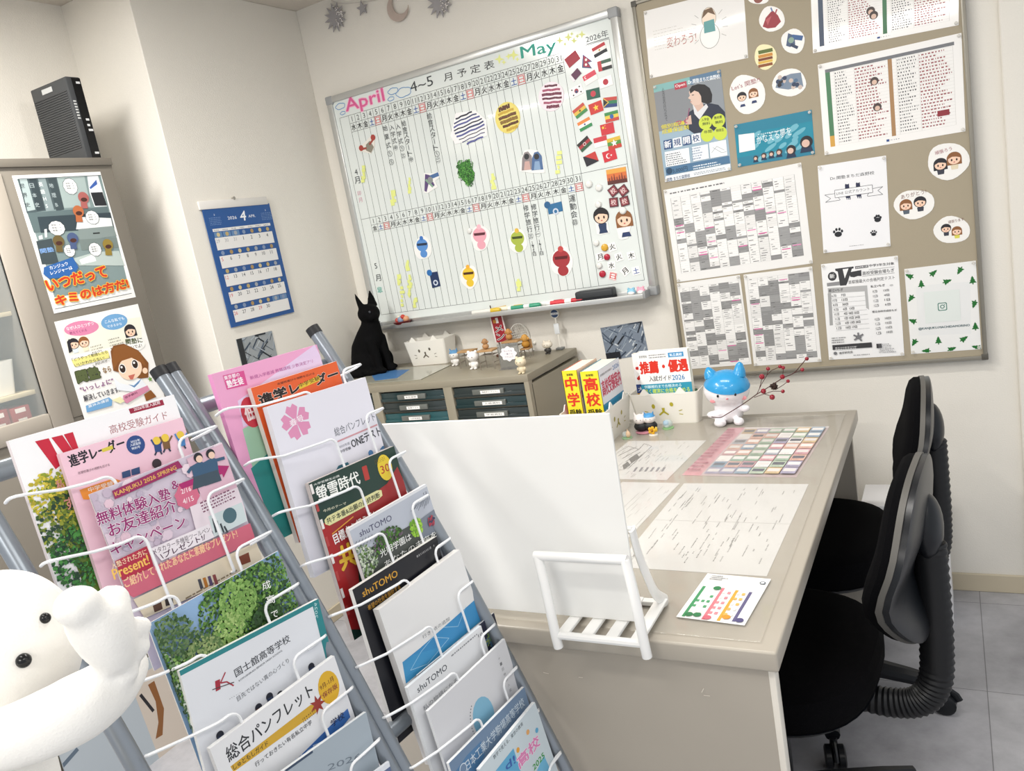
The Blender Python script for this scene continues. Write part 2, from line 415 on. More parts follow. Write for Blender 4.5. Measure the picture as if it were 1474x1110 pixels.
b.mats and tag(b.build('document_file', origin=(-.28, -1.53, 1.1425)), 'grey and pink document file standing behind the white box in the cabinet', 'file')
for k in range(8):
    y = -1.84+.058*k+.004; b = MB(); b.box((-.25, y, 1.0401), (-.06, y+.052, 1.112-.004*(k % 3)), M('#8c2326', .45), bev=.002)
    o = b.build('red_binder', origin=(-.15, y, 1.0401))
    s = Sheet((-.06, y, 1.0401), (0, 1, 0), (0, 0, 1), 0, 0, th=.0003); s.rect(.012, .052, .040, .064, '#e8dfd8'); s.rect(.014, .006, .038, .036, '#d8cfc6'); s.make('spine_label', parent=o)
    tag(o, 'red binder on the bottom cabinet shelf, %s from the glass door edge' % ['eighth', 'seventh', 'sixth', 'fifth', 'fourth', 'third', 'second', 'first'][k], 'binder', 'red binders behind the cabinet glass')

# ---------------------------------------------------------------- drawer cabinet under the whiteboard
DC = M('#918a79', .42, name='drawer_cabinet_steel'); ex = (.03, .313, .345, .62, .655, .932, .95)
dcab = thing('drawer_cabinet', 'grey-beige letter drawer cabinet under the whiteboard with rows of labelled clear drawers', 'cabinet', (.49, -.22, 0))
b = MB(); b.box((.03, -.402, 0), (.95, -.02, .845), DC, bev=.002); b.box((.03, -.42, .854), (.95, -.02, .88), DC, bev=.003)
for xa, xb in ((.03, .060), (.313, .345), (.620, .655), (.932, .95)): b.box((xa, -.42, 0), (xb, -.395, .856), DC, bev=.0015)
b.box((.05, -.418, 0), (.94, -.40, .44), DC)
b.build('body', dcab)
tray_m = [M('#2f3737', .15, coat=.3), M('#3c4541', .15, coat=.3), M('#26393b', .15, coat=.3), M('#4a4d47', .15, coat=.3), M('#343c3c', .15, coat=.3)]
labs = {(0, 0): '配布書類', (0, 1): '会員テスト', (0, 2): '入試情報誌', (1, 0): '塾教育カリキュラム', (1, 1): '上級資料', (1, 2): '学習資料'}
for ci, (xa, xb) in enumerate(((.062, .311), (.347, .618), (.657, .930))):
    for r in range(10):
        zt_ = .853-.0385*r; b = MB(); m = tray_m[(ci*2+r*3) % 5] if not (ci == 1 and r == 2) else M('#2a5458', .15, coat=.3)
        b.box((xa, -.412, zt_-.035), (xb, -.30 if r > 2 else -.10, zt_-.004), m, bev=.002); b.box((xa, -.418, zt_-.035), (xb, -.411, zt_-.024), m, bev=.001)
        cx = (xa+xb)/2; b.box((cx-.06, -.421, zt_-.030), (cx+.06, -.411, zt_-.012), M('#6a6d68', .2, coat=.2), bev=.002)
        o = b.build('drawer', dcab)
        s = Sheet((cx-.028, -.4214, zt_-.027), (1, 0, 0), (0, 0, 1), .056 if ci < 2 else .075, .011, th=.0003, base='#f3f2ee')
        lb = labs.get((ci-1, r))
        if lb: s.text(lb, (.1*s.w, .003), (.9*s.w, .003), .0055, '#333333')
        else: s.dashes(.1, .3, .9, .7, 1, '#444444')
        s.make('drawer_label', parent=o)

# ---------------------------------------------------------------- the desk
DK = M('#aba498', .30, spec=.5, mottle=.02, bscale=6, name='desk_laminate'); DKP = M('#a39c91', .45, mottle=.02, bscale=5)
desk = thing('desk', 'grey-beige office desk with clear mat, standing end-on to the wall', 'desk', (1.51, -.966, 0))
b = MB(); b.box((1.12, -1.575, .668), (1.897, -.357, .70), DK, bev=.004, seg=3); b.build('desktop', desk)
b = MB(); b.box((1.145, -1.566, 0), (1.880, -1.544, .668), DKP, bev=.001); b.build('end_panel', desk)
b = MB(); b.box((1.145, -.392, 0), (1.880, -.370, .668), DKP, bev=.001); b.build('end_panel', desk)
b = MB(); b.box((1.16, -1.544, .18), (1.18, -.392, .668), DKP, bev=.001); b.build('back_panel', desk)
b = MB(); b.box((1.8795, -1.566, 0), (1.889, -1.544, .668), M('#d7d2c8', .4), bev=.001); b.build('edge_strip', desk)
s = Sheet((1.40, -1.5665, .4), (1, 0, 0), (0, 0, 1), 0, 0, th=.0003)
for (p, q) in (((1010, 997), (1013, 991)), ((1013, 1001), (1022, 1002)), ((782, 968), (790, 970)), ((833, 975), (839, 975.5))): s.line(s.L(*p), s.L(*q), .0015, '#cfc8bc')
s.make('scratch_marks', parent=desk)['kind'] = 'stuff'
b = MB(); b.box((1.865, -.229, 0), (2.085, -.052, .369), M('#e8e8ea', .4), bev=.003); wb = thing('packing_box', '', 'box', (1.97, -.13, 0)); b.build('carton', wb)
s = Sheet((1.865, -.2292, 0), (1, 0, 0), (0, 0, 1), 0, 0, th=.0003)
s.rect(.004, .108, .216, .305, '#3f4a2c'); s.w = .22; s.h = .369
for k in range(5): s.blotch((.035+.037*k, .2), .03, ['#4a5538', '#353c2a', '#5d6847', '#6f785a', '#2c331f'], 60, .8, 2.9)
s.rect(.004, .302, .216, .308, '#c9ccd0')
s.make('picture_band', parent=wb)
tag(wb, 'white carton with a grass picture band standing on the floor behind the far office chair', 'box')
# ---------------------------------------------------------------- whiteboard
def K(ox, oy, sc): return lambda x, y: (ox+x*sc, oy+y*sc)
A2 = K(460, 0, .3256); A3 = K(480, 200, .3256)
ALU = M('#c9cac8', .3, metal=.6, name='aluminium'); CAP = M('#9b9d9e', .45)
wbd = thing('whiteboard', 'large aluminium-framed whiteboard printed with a two-month schedule grid on the back wall', 'whiteboard', (.68, -.015, 1.035))
XA, XB, ZA, ZB, YB = .105, 1.256, 1.060, 1.922, -.030
b = MB(); b.box((XA-.01, YB, ZA-.01), (XB+.01, -.006, ZB+.01), M('#e0e6e3', .12, spec=.5, coat=.4, name='enamel')); b.build('writing_surface', wbd)
for lo, hi in (((.079, -.038, ZB), (1.281, -.004, 1.946)), ((.079, -.038, 1.036), (1.281, -.004, ZA))):
    b = MB(); b.box(lo, hi, ALU, bev=.003); b.build('frame_rail', wbd)
for lo, hi in (((.079, -.0375, 1.036), (XA, -.004, 1.946)), ((XB, -.0375, 1.036), (1.281, -.004, 1.946))):
    b = MB(); b.box(lo, hi, ALU, bev=.003); b.build('frame_rail', wbd)
for x in (.094, 1.266):
    for z in (1.050, 1.932):
        b = MB(); b.box((x-.017, -.0395, z-.016), (x+.017, -.004, z+.016), CAP, bev=.005, seg=3); b.build('corner_cap', wbd)
b = MB(); TRZ = 1.047
b.box((.12, -.088, TRZ-.004), (1.25, -.034, TRZ), ALU, bev=.001); b.box((.12, -.090, TRZ-.013), (1.25, -.086, TRZ+.004), ALU, bev=.001)
b.build('pen_tray', wbd)
for x in (.115, 1.25):
    b = MB(); b.box((x, -.091, TRZ-.014), (x+.008, -.034, TRZ+.012), CAP, bev=.003); b.build('tray_end_cap', wbd)
# the printed grid and the handwriting
s = Sheet((0, YB, 0), (1, 0, 0), (0, 0, 1), 0, 0, th=.0001); gx0, gx1, c1, c31 = .1226, 1.2415, .166, 1.076; cw = (c31-c1)/31
gz0, gz1 = 1.089, 1.861; H1 = (1.861, 1.831, 1.799); H2 = (1.472, 1.443, 1.416); GR = '#4b5250'
sg = [((gx0, gz1), (gx1, gz1)), ((gx0, gz0), (gx1, gz0)), ((gx0, gz0), (gx0, gz1)), ((gx1, gz0), (gx1, gz1)), ((gx0, H2[0]), (gx1, H2[0]))]
for z in H1[1:]+H2[1:]: sg.append(((c1, z), (c31, z)))
for k in range(32): sg.append(((c1+cw*k, gz0), (c1+cw*k, gz1)))
s.lines(sg, .0014, GR)
WK = '月火水木金土日'
for (zt_, zm, zb), st in ((H1, 2), (H2, 4)):
    for d_ in range(31):
        xc = c1+cw*(d_+.5); n = str(d_+1); hw = .0065*len(n); g = WK[(st+d_) % 7]; col = {'土': '#1f4f9c', '日': '#d23b3b'}.get(g, '#1d1d1d')
        s.ctext(n, (xc, (zm+zt_)/2), (zt_-zm)*.62, '#3a3f3d', maxw=.023, lift=s.th+10*STEP)
        if g == '日': s.lines([((xc-.013, zb+.001), (xc+.013, zb+.001)), ((xc-.013, zm-.001), (xc+.013, zm-.001)), ((xc-.013, zb+.001), (xc-.013, zm-.001)), ((xc+.013, zb+.001), (xc+.013, zm-.001))], .0012, '#d23b3b')
        s.text(g, (xc-.0105, zb+.005), (xc+.0105, zb+.005), zm-zb-.009, col, .03 if g != '日' else 0, lift=s.th+12*STEP)
INK = '#3c4144'
s.ptext('4~5', A2(405, 410), A2(505, 376), A2(398, 366), INK); s.ptext('月 予 定 表', A2(552, 362), A2(775, 300), A2(546, 326), '#26292a', .005)
s.ptext('April', A2(122, 510), A2(292, 462), A2(114, 438), '#d95f94', .02, '#efb3cd', .09); s.ptext('May', A2(895, 275), A2(1050, 238), A2(890, 208), '#1f9a86', .03)
s.ptext('2026年', A2(1180, 190), A2(1278, 160), A2(1174, 160), INK); s.pline([A2(1180, 196), A2(1280, 166)], .002, INK)
def cloud(cx, cy, r, col='#5a8fc4'):
    pts = []
    for j in range(31):
        t = 2*PI*j/30; q = 1+.16*abs(math.sin(t*2.5)); pts.append(A2(cx+r*1.25*q*math.cos(t), cy+r*.8*q*math.sin(t)-.28*r*1.25*math.cos(t)))
    s.pline(pts, .0025, col)
for c in ((92, 470, 15), (103, 500, 8), (325, 403, 16), (372, 408, 24), (316, 437, 10)): cloud(*c)
def star4(x, y, r, col='#dfe48a'):
    pts = []
    for j in range(8):
        q = r if j % 2 == 0 else r*.35; pts.append((x+q*math.cos(j*PI/4), y+q*math.sin(j*PI/4)))
    s.poly(s.Ls(pts)[::-1], col)
for x, y, r in ((795, 262, 18), (815, 275, 10), (835, 250, 12), (858, 243, 20), (875, 262, 9), (1062, 180, 15), (1085, 195, 10), (1100, 165, 16), (1125, 180, 13), (1140, 160, 9), (1160, 152, 14), (1115, 150, 8)): star4(*A2(x, y), r*.4)
def hand(t, a, b_, sz, col=INK): s.vtext(t, s.L(*a), s.L(*b_), sz, col)
hand('4月', A3(98, 128), A3(108, 200), .026); hand('5月', A3(183, 535), A3(203, 640), .026); hand('卯月', A3(112, 225), A3(122, 285), .018, '#d7a6b6'); hand('皐', A3(200, 645), A3(210, 690), .026, '#5fb8a8')
hand('始業式①⑤', A2(287, 548), A2(322, 735), .021); hand('入学式㊥', A2(317, 548), A2(340, 668), .020); hand('入学式①㊂', A2(344, 542), A2(374, 705), .020); hand('給食スタート㊥', A2(370, 532), A2(408, 718), .020); hand('給食スタート①㊁', A2(483, 498), A2(528, 722), .021)
hand('修学旅行㊂', A3(848, 290), A3(876, 445), .021); hand('1~26日', A3(878, 452), A3(890, 515), .013); hand('修学旅行㊀', A3(884, 285), A3(907, 435), .021); hand('1~17日', A3(910, 445), A3(922, 512), .013); hand('運動会', A3(1054, 245), A3(1066, 350), .023); hand('㊐', A3(1066, 352), A3(1071, 384), .022)
rnd = random.Random(3)
for (x0_, y0_, x1_, y1_) in ((252, 228, 280, 296), (326, 172, 346, 243), (690, 155, 722, 224), (980, 52, 1012, 158), (316, 540, 340, 582), (276, 602, 300, 646), (326, 602, 350, 660), (292, 650, 318, 745), (352, 705, 372, 745), (808, 622, 832, 672), (122, 118, 146, 195), (330, 660, 345, 700)):
    for j in range(5):
        f = (j+.5)/5; a = (x0_+(x1_-x0_)*rnd.uniform(0, .4), y0_+(y1_-y0_)*f); c = (x0_+(x1_-x0_)*rnd.uniform(.6, 1), y0_+(y1_-y0_)*f-3)
        s.pline([A3(*a), A3(*c)], .012, '#e3ea8e')
s.make('schedule_print', parent=wbd)

# ---- magnets and stickers on the whiteboard, each lifted off by hand
YM = YB-.0006
def bmag(name, label, cat, cx, cy, px_pts, cols=None, base='#efefec', group=None, draw=None, th=.0012):
    s = blob_sheet(cx, cy, px_pts, 1, YM, (1, 0, 0), (0, 0, 1), base=base, th=th)
    if draw: draw(s)
    return s.make(name, label, cat, group)
def sk(s, pts, wd, col): s.pline(pts, wd, col)
def scribble(cx, cy, rx, ry, ang, n, cols, wd):
    def d(s):
        ca, sa = math.cos(ang), math.sin(ang)
        for j in range(n):
            v = -1+2*(j+.5)/n; hw = math.sqrt(max(0, 1-v*v*.85)); pts = []
            for k in range(7):
                u = (-1+2*k/6)*hw*.9; x = u*rx; y = v*ry+math.sin(k*2.1+j)*ry*.03; pts.append((cx+x*ca-y*sa, cy+x*sa+y*ca))
            s.pline(pts, wd*rnd.uniform(.5, 1.3), cols[j % len(cols)])
    return d
quad = [A2(*p) for p in ((602, 500), (690, 488), (738, 530), (742, 600), (600, 638), (580, 600))]
bmag('picture_magnet', 'white cut-out magnet with slanted blue-black strokes on the April grid', 'magnet', *A2(660, 565), quad, draw=scribble(*A2(662, 565), 25, 22, -.42, 9, ['#23263a', '#3b4470', '#5a5f9c'], .0055), group='picture magnets on the whiteboard', base='#f6f4f4')
bmag('picture_magnet', 'yellow-edged round magnet with brown stripes on the April grid', 'magnet', *A2(832, 520), [A2(832+55*math.cos(t), 520+70*math.sin(t)) for t in [-2*PI*j/20 for j in range(20)]], draw=scribble(*A2(834, 522), 15, 19, -.38, 6, ['#5b3320', '#c9a53a', '#6b4526', '#8a6a2b'], .012), base='#e9d873', group='picture magnets on the whiteboard')
bmag('picture_magnet', 'white egg-shaped magnet with dark red stripes on the April grid', 'magnet', *A2(1025, 427), [A2(1025+56*math.cos(t)-4*math.sin(t), 427+66*math.sin(t)) for t in [-2*PI*j/20 for j in range(20)]], draw=scribble(*A2(1027, 425), 16, 18, -.1, 6, ['#5e2338', '#a14a66', '#6f2b44'], .009), base='#f3e3ea', group='picture magnets on the whiteboard')
def d_arms(s):
    s.ppoly([A2(*p) for p in ((205, 640), (222, 622), (240, 650), (228, 676), (205, 665))], '#8c8779'); s.pline([A2(220, 640), A2(240, 612)], .008, '#9c4c42'); s.pline([A2(208, 655), A2(182, 660)], .008, '#9c4c42')
    for p in ((236, 608), (184, 655)): s.circ(s.L(*A2(*p)), .011, '#a8443c')
bmag('picture_magnet', 'small grey rock magnet with two red arms near the top left of the board', 'magnet', *A2(212, 640), [A2(*p) for p in ((170, 650), (190, 640), (212, 618), (232, 595), (246, 606), (244, 650), (228, 680), (200, 672), (178, 670))], draw=d_arms, base='#e6e2da', group='picture magnets on the whiteboard')
def d_green(s):
    for q in ((565, 120, .02), (598, 112, .018), (575, 155, .024), (604, 160, .018), (600, 190, .017)): s.blotch(s.L(*A3(*q[:2])), q[2], ['#2f6b2a', '#4f9a3c', '#1f4a1e', '#67ad4a', '#274f22'], 26)
bmag('picture_magnet', 'ragged dark green magnet in the middle of the April grid', 'magnet', *A3(588, 148), [A3(*p) for p in ((548, 115), (600, 92), (612, 130), (625, 150), (620, 185), (598, 208), (570, 180), (555, 160))], draw=d_green, base='#3e7a35', group='picture magnets on the whiteboard')
def d_gun(s):
    s.ppoly([A3(*p) for p in ((405, 155), (425, 160), (448, 205), (440, 212), (420, 200), (412, 235), (402, 230))], '#5e4a78'); s.pline([A3(428, 170), A3(465, 155)], .014, '#4a6c9c'); s.pline([A3(408, 180), A3(440, 212)], .008, '#86a890'); s.circ(s.L(*A3(428, 182)), .012, '#8a8f8e')
bmag('picture_magnet', 'blue and purple tool-shaped magnet on the lower left of the April grid', 'magnet', *A3(434, 195), [A3(*p) for p in ((400, 150), (440, 152), (468, 145), (468, 172), (450, 185), (462, 212), (445, 222), (418, 240), (400, 238), (404, 200))], draw=d_gun, group='picture magnets on the whiteboard')
def d_pair(s):
    for x, c, c2 in ((856, '#8d8486', '#c9a59e'), (900, '#4d6c98', '#86a3c4')):
        s.ppoly([A3(*p) for p in ((x-24, 140), (x-22, 85), (x-12, 60), (x+4, 55), (x+20, 75), (x+28, 135))], c); s.ppoly([A3(*p) for p in ((x-14, 138), (x-10, 100), (x+10, 98), (x+16, 136))], c2); s.circ(s.L(*A3(x-2, 78)), .010, '#2b2b30')
bmag('picture_magnet', 'magnet of two upright grey and blue shapes on the right of the April grid', 'magnet', *A3(880, 100), [A3(*p) for p in ((824, 142), (828, 90), (846, 50), (868, 46), (905, 52), (928, 100), (936, 150), (880, 152))], draw=d_pair, group='picture magnets on the whiteboard')
def tagmag(label, pts, col, dot=None):
    def d(s):
        L = s.Ls(pts); 
        if dot: s.circ(L[0], .012, dot)
        cx = sum(p[0] for p in L)/len(L); cy = sum(p[1] for p in L)/len(L); s.circ((cx, cy-.012), .011, '#cdd6e4'); s.circ((cx, cy-.012), .006, col)
    bmag('tag_magnet', label, 'magnet', sum(p[0] for p in pts)/4, sum(p[1] for p in pts)/4, pts, base=col, draw=d)
tagmag('navy upright tag magnet with a blue corner at the lower left of the May grid', [A3(*p) for p in ((424, 592), (460, 586), (474, 650), (438, 660))], '#24365e', '#2f6fb0')
tagmag('teal-blue tag magnet lying level beside the May school trip notes', [A3(*p) for p in ((945, 292), (1008, 276), (1015, 318), (952, 334))], '#2f6d9a', '#2a5f8c')
def dress(cx, cy, k, body, mask, top, label):
    def d(s):
        c = s.L(*A3(cx, cy)); r = k*.00088
        s.circ((c[0], c[1]-r*1.25), r*.62, body, r*.55); s.circ(c, r, body, r*.92); s.circ((c[0]+r*.1, c[1]+r*1.0), r*.32, top)
        s.ppoly([A3(cx-k*.8, cy-k*.22), A3(cx+k*.75, cy-k*.38), A3(cx+k*.7, cy-k*.02), A3(cx-k*.7, cy+k*.12)], mask)
    bmag('mascot_magnet', label, 'magnet', *A3(cx, cy), [A3(*p) for p in ovalpx(cx+4, cy+12, k*1.28, k*1.72, 0, 22, .05)], draw=d, group='round mascot magnets on the May grid', base='#f1f1ee')
dress(392, 470, 30, '#5a8fd0', '#27334a', '#3f78c0', 'blue ball-bodied mascot magnet on the May grid')
dress(646, 425, 33, '#e8a6b4', '#5b2b33', '#efb9c4', 'pink ball-bodied mascot magnet on the May grid')
dress(813, 440, 31, '#a8b84a', '#3e4a1f', '#e0b94a', 'olive green ball-bodied mascot magnet on the May grid')
dress(1007, 530, 38, '#a5343a', '#5c181c', '#c24a48', 'dark red ball-bodied mascot magnet on the May grid')
dress(597, 598, 30, '#e8c43a', '#4a2a1c', '#f0b23a', 'yellow ball-bodied mascot magnet on the May grid')
# flags: each its own small magnet
def flag(k, label, cx, cy, w, h, rot, bands, extra=None, vert=False):
    c = hit(cx, cy, 1, YM); U = V3((math.cos(rot), 0, math.sin(rot))); Vv = V3((-math.sin(rot), 0, math.cos(rot)))
    s = Sheet(c-U*w/2-Vv*h/2, U, Vv, w, h, th=.0012, base='#f2f0ee'); n = len(bands)
    for j, bc in enumerate(bands):
        if vert: s.rect(w*j/n, 0, w*(j+1)/n, h, bc, s.th+3*STEP)
        else: s.rect(0, h*(n-1-j)/n, w, h*(n-j)/n, bc, s.th+3*STEP)
    s.lay = 4
    if extra: extra(s, w, h)
    s.make('flag_magnet', label, 'magnet', 'national flag magnets on the whiteboard')
fw, fh = .047, .031
dot = lambda col, r=.3, x=.5, y=.5: (lambda s, w, h: s.circ((w*x, h*y), h*r, col))
def star(col, r=.3, x=.5, y=.5):
    def f(s, w, h): s.poly([(w*x+h*(r if j % 2 == 0 else r*.4)*math.cos(PI/2+j*PI/5), h*y+h*(r if j % 2 == 0 else r*.4)*math.sin(PI/2+j*PI/5)) for j in range(10)], col)
    return f
def multi(*fs): return lambda s, w, h: [f(s, w, h) for f in fs]
def tri(col): return lambda s, w, h: s.poly([(0, 0), (w*.42, h*.5), (0, h)], col)
flag(0, 'plain dark red flag magnet, leftmost of the top flags', 824, 85, fw, fh*1.05, .42, ['#a3293a'])
flag(1, 'red white and black striped flag magnet, highest of the flags', 863, 72, fw, fh, .22, ['#b9323a', '#f3efec', '#23262e'], dot('#c9a64a', .1))
flag(2, 'flag magnet with red hoist bar and dark, white and dark stripes at the right edge', 870.5, 93.5, fw, fh, .02, ['#3f5f4c', '#f3efec', '#2a2a2c'], lambda s, w, h: s.rect(0, 0, w*.28, h, '#c23b44'))
flag(3, 'small dark purple flag magnet under the plain red one', 828.6, 108, fw*.8, fh*.75, .55, ['#5b2a4a'], lambda s, w, h: s.rect(0, 0, w*.2, h, '#efe8ec'))
flag(4, 'red over white flag magnet with small white crescent', 849.8, 112, fw, fh, .26, ['#d4465a', '#f3efec'], multi(dot('#f3efec', .16, .22, .75), dot('#d4465a', .14, .26, .75)))
flag(5, 'white flag magnet with one red disc near the right grid edge', 872, 118, fw, fh, .08, ['#f4f2f0'], dot('#b52a3a', .3))
flag(6, 'white flag magnet with dark centre disc and corner marks', 830, 131, fw, fh, .2, ['#f4f2f0'], multi(dot('#a03a4a', .24), dot('#33456e', .14, .48, .42), *[dot('#2a2a2a', .08, x, y) for x in (.2, .8) for y in (.22, .78)]))
flag(7, 'dark green flag magnet with one red disc', 854, 135, fw, fh, -.02, ['#1f5a4a'], dot('#c23b4a', .3))
flag(8, 'flag magnet with dark triangle and red, green and blue bands', 878.4, 147, fw, fh, -.12, ['#c2453c', '#2f7a52', '#2a3f7a'], multi(tri('#d9b24a'), lambda s, w, h: s.poly([(0, h*.12), (w*.33, h*.5), (0, h*.88)], '#202022')))
flag(9, 'red, yellow and green flag magnet with a black star, left column', 835, 159.5, fw, fh, .42, ['#c24a3c', '#e0b84a', '#3f8a4c'], star('#20201f', .18))
flag(10, 'red flag magnet with a single yellow star', 858, 155, fw, fh*1.1, .12, ['#c8342e'], star('#f0cf4a', .32))
flag(11, 'green, yellow and red flag magnet with blue disc at the right edge', 880.7, 167.7, fw, fh, .02, ['#3f8a4c', '#e3c44a', '#c2453c'], dot('#2f5fa8', .22))
flag(12, 'orange, white and green flag magnet in the left column', 842, 179, fw, fh, .25, ['#e0823c', '#f3efec', '#2f8a52'], dot('#3b4a8a', .1))
flag(13, 'red flag magnet with small yellow stars in the corner', 874.5, 185.6, fw, fh*1.1, .02, ['#c9303a'], multi(star('#f0cf4a', .18, .2, .7), star('#f0cf4a', .07, .36, .85), star('#f0cf4a', .07, .38, .6)))
flag(14, 'black, red and green striped flag magnet, leftmost of the lower flags', 841.6, 207.4, fw, fh, .5, ['#25221f', '#a8323a', '#2f5a3c'], multi(dot('#e9e4e0', .18), dot('#8a2a30', .13)))
flag(15, 'plain red over white flag magnet between two lower flags', 864.7, 204, fw, fh, .04, ['#c93a44', '#f3efec'])
flag(16, 'yellow, green and red flag magnet with a large white star', 884.3, 205.8, fw, fh*1.15, .05, ['#d9b53a', '#4f8f3f', '#c2402f'], star('#f5f2ee', .34))
flag(17, 'black and red diagonal flag magnet at the bottom of the flags', 850.7, 229, fw, fh*1.1, .22, ['#22202a'], lambda s, w, h: s.poly([(w*.1, h), (w, h), (w, h*.05)], '#c23a34'))
flag(18, 'red flag magnet with white crescent, bottom right of the flags', 877.8, 224, fw, fh*1.1, .1, ['#cc2f3a'], multi(dot('#f4f0ee', .24, .4), dot('#cc2f3a', .19, .45), star('#f4f0ee', .12, .62)))
def d_nep(s):
    L = s.Ls; s.ppoly([(840, 80), (850.5, 88), (845, 89.5), (850, 97), (839.5, 96)], '#a8324a'); s.circ(s.L(843.5, 86), .004, '#f2eee8'); s.circ(s.L(843.5, 93), .004, '#f2eee8')
bmag('flag_magnet', 'pennant-shaped red flag magnet of two stacked triangles', 'magnet', 845, 89, [(839, 78), (852.5, 88.5), (846.5, 90), (852, 98.5), (838, 97.5)], base='#39507f', draw=d_nep, group='national flag magnets on the whiteboard')
s = sheet4(A3(1206, 138), A3(1292, 122), A3(1300, 190), A3(1213, 204), 1, YM, th=.0012, base='#c2643c')
s.frect(0, 0, 1, .3, '#e0a24a'); s.frect(0, .3, 1, .55, '#d4703a'); s.frect(0, .75, 1, 1, '#5a2a26')
for k in range(7): s.poly([(s.w*(.08+.13*k), s.h*.2), (s.w*(.15+.13*k), s.h*.2), (s.w*(.13+.13*k), s.h*(.45+.2*(k % 3)/2)), (s.w*(.10+.13*k), s.h*(.45+.2*(k % 3)/2))], '#6b2f2a')
s.make('photo_magnet', 'small orange sunset picture magnet below the flags', 'magnet')
for (x, y, r, lb) in ((1238, 230, .5, 'upper left'), (1282, 228, .5, 'upper right'), (1240, 280, -.05, 'lower left'), (1288, 275, .1, 'lower right')):
    c = hit(*A3(x, y), 1, YM); U = V3((math.cos(r), 0, math.sin(r))); Vv = V3((-math.sin(r), 0, math.cos(r))); s = Sheet(c-U*.015-Vv*.015, U, Vv, .03, .03, th=.004, base='#5b2b33'); s.rect(.003, .003, .027, .027, '#8c3a44'); s.text('校', (.006, .006), (.024, .006), .018, '#e0c9c6', .03)
    s.make('square_magnet', 'small dark red square magnet with pale character, %s of the four' % lb, 'magnet', 'four dark red square magnets')
def rmag(px, py, r, col, label):
    c = hit(px, py, 1, YM); b = MB(); b.lathe([(0, 0), (r, 0), (r, .004), (r*.8, .0075), (r*.4, .009), (0, .0093)], c, M(col, .25), 18, V3((0, -1, 0)))
    tag(b.build('round_magnet', origin=c), label, 'magnet', 'round button magnets on the whiteboard')
for a in ((848, 265, .0125, '#e6e6e2', 'white round magnet, left of the pair below the flags'), (862.6, 270, .0125, '#e6e6e2', 'white round magnet, right of the pair below the flags'), (861.6, 294.4, .0115, '#e6e6e2', 'white round magnet above the dark-suited paper man'),
          (897, 303, .0125, '#e6e6e2', 'white round magnet holding the brown-haired paper girl'), (858.7, 349.8, .0105, '#e6e6e2', 'white round magnet left of the yellow one'), (870.7, 356.3, .0125, '#d9a83a', 'yellow round magnet beside the fire-day magnet'),
          (874, 370, .011, '#b3243a', 'red round magnet between the moon-day and fire-day magnets'), (863, 382.3, .0105, '#e6e6e2', 'white round magnet just above the lowest red one'), (867.5, 394.4, .012, '#b3243a', 'red round magnet, lowest of all on the board'), (676.5, 332, .0105, '#e6e6e2', 'white round magnet touching the pink mascot magnet')): rmag(*a)
for g, x, y, r, col, lb in (('火', 881.5, 355.3, .15, '#222', 'black fire-day character magnet beside the yellow round magnet'), ('月', 864, 370, .1, '#222', 'black moon-day character magnet, upright, left of the red one'), ('火', 891, 370, .2, '#222', 'black fire-day character magnet right of the red round one'), ('木', 908.8, 368, .1, '#222', 'black tree-day character magnet at the right'),
                       ('水', 880.5, 382.3, -.05, '#222', 'black water-day character magnet in the middle of the cluster'), ('月', 900, 390.5, .6, '#222', 'black moon-day character magnet, tilted, lower right'), ('土', 915.7, 389.8, .1, '#1f4f9c', 'blue earth-day character magnet at the lower right corner'), ('日', 882.4, 397.6, -.35, '#d23b3b', 'red sun-day character magnet, boxed and tilted')):
    c = hit(x, y, 1, YM); U = V3((math.cos(r), 0, math.sin(r))); Vv = V3((-math.sin(r), 0, math.cos(r))); s = Sheet(c-U*.014-Vv*.014, U, Vv, .028, .028, th=.001, base='#f4f4f2'); s.text(g, (.004, .005), (.024, .005), .019, col if len(col) > 4 else '#222222', .03)
    if g == '日': s.lines([((.002, .002), (.026, .002)), ((.026, .002), (.026, .026)), ((.026, .026), (.002, .026)), ((.002, .026), (.002, .002))], .0012, '#d23b3b')
    s.make('weekday_magnet', lb, 'magnet', 'weekday magnets in the lower right corner')
def chibi(s, c, k, hair, top, bottom=None, long=False, skin='#f2cdb4'):
    """small drawn schoolchild: body, head, hair, eyes"""
    x, y = c
    s.poly([(x-k*.42, y-k*1.55), (x-k*.5, y-k*.9), (x, y-k*.7), (x+k*.5, y-k*.9), (x+k*.42, y-k*1.55)], top)
    if bottom: s.poly([(x-k*.55, y-k*1.95), (x-k*.38, y-k*1.45), (x+k*.38, y-k*1.45), (x+k*.55, y-k*1.95)], bottom)
    if long: s.poly([(x-k*.95, y-k*.9), (x-k*.95, y), (x+k*.95, y), (x+k*.95, y-k*.9)], hair)
    s.circ((x, y), k*.95, hair, k*.92); s.circ((x, y-k*.15), k*.78, skin, k*.68); s.poly([(x-k*.8, y), (x-k*.6, y+k*.6), (x+k*.6, y+k*.6), (x+k*.8, y), (x+k*.3, y+k*.18), (x-k*.25, y+k*.26)], hair)
    for d in (-.32, .32): s.circ((x+d*k, y-k*.2), k*.11, '#33241e', k*.17)
    s.circ((x, y-k*.52), k*.12, '#c2645a', k*.07)
def d_man(s): 
    c = s.L(*A3(1183, 340)); chibi(s, c, .030, '#1f1d20', '#2b3c5e', '#2b3c5e')
bmag('paper_cutout', 'paper cut-out of a drawn dark-haired boy in a navy suit', 'cut-out', *A3(1183, 370), [A3(*p) for p in ((1150, 340), (1165, 308), (1195, 305), (1215, 335), (1212, 365), (1222, 415), (1180, 424), (1165, 420), (1160, 375))], draw=d_man)
def d_girl(s): 
    c = s.L(*A3(1284, 352)); chibi(s, c, .031, '#8a5a34', '#f5f3f0', '#2d3d66', True)
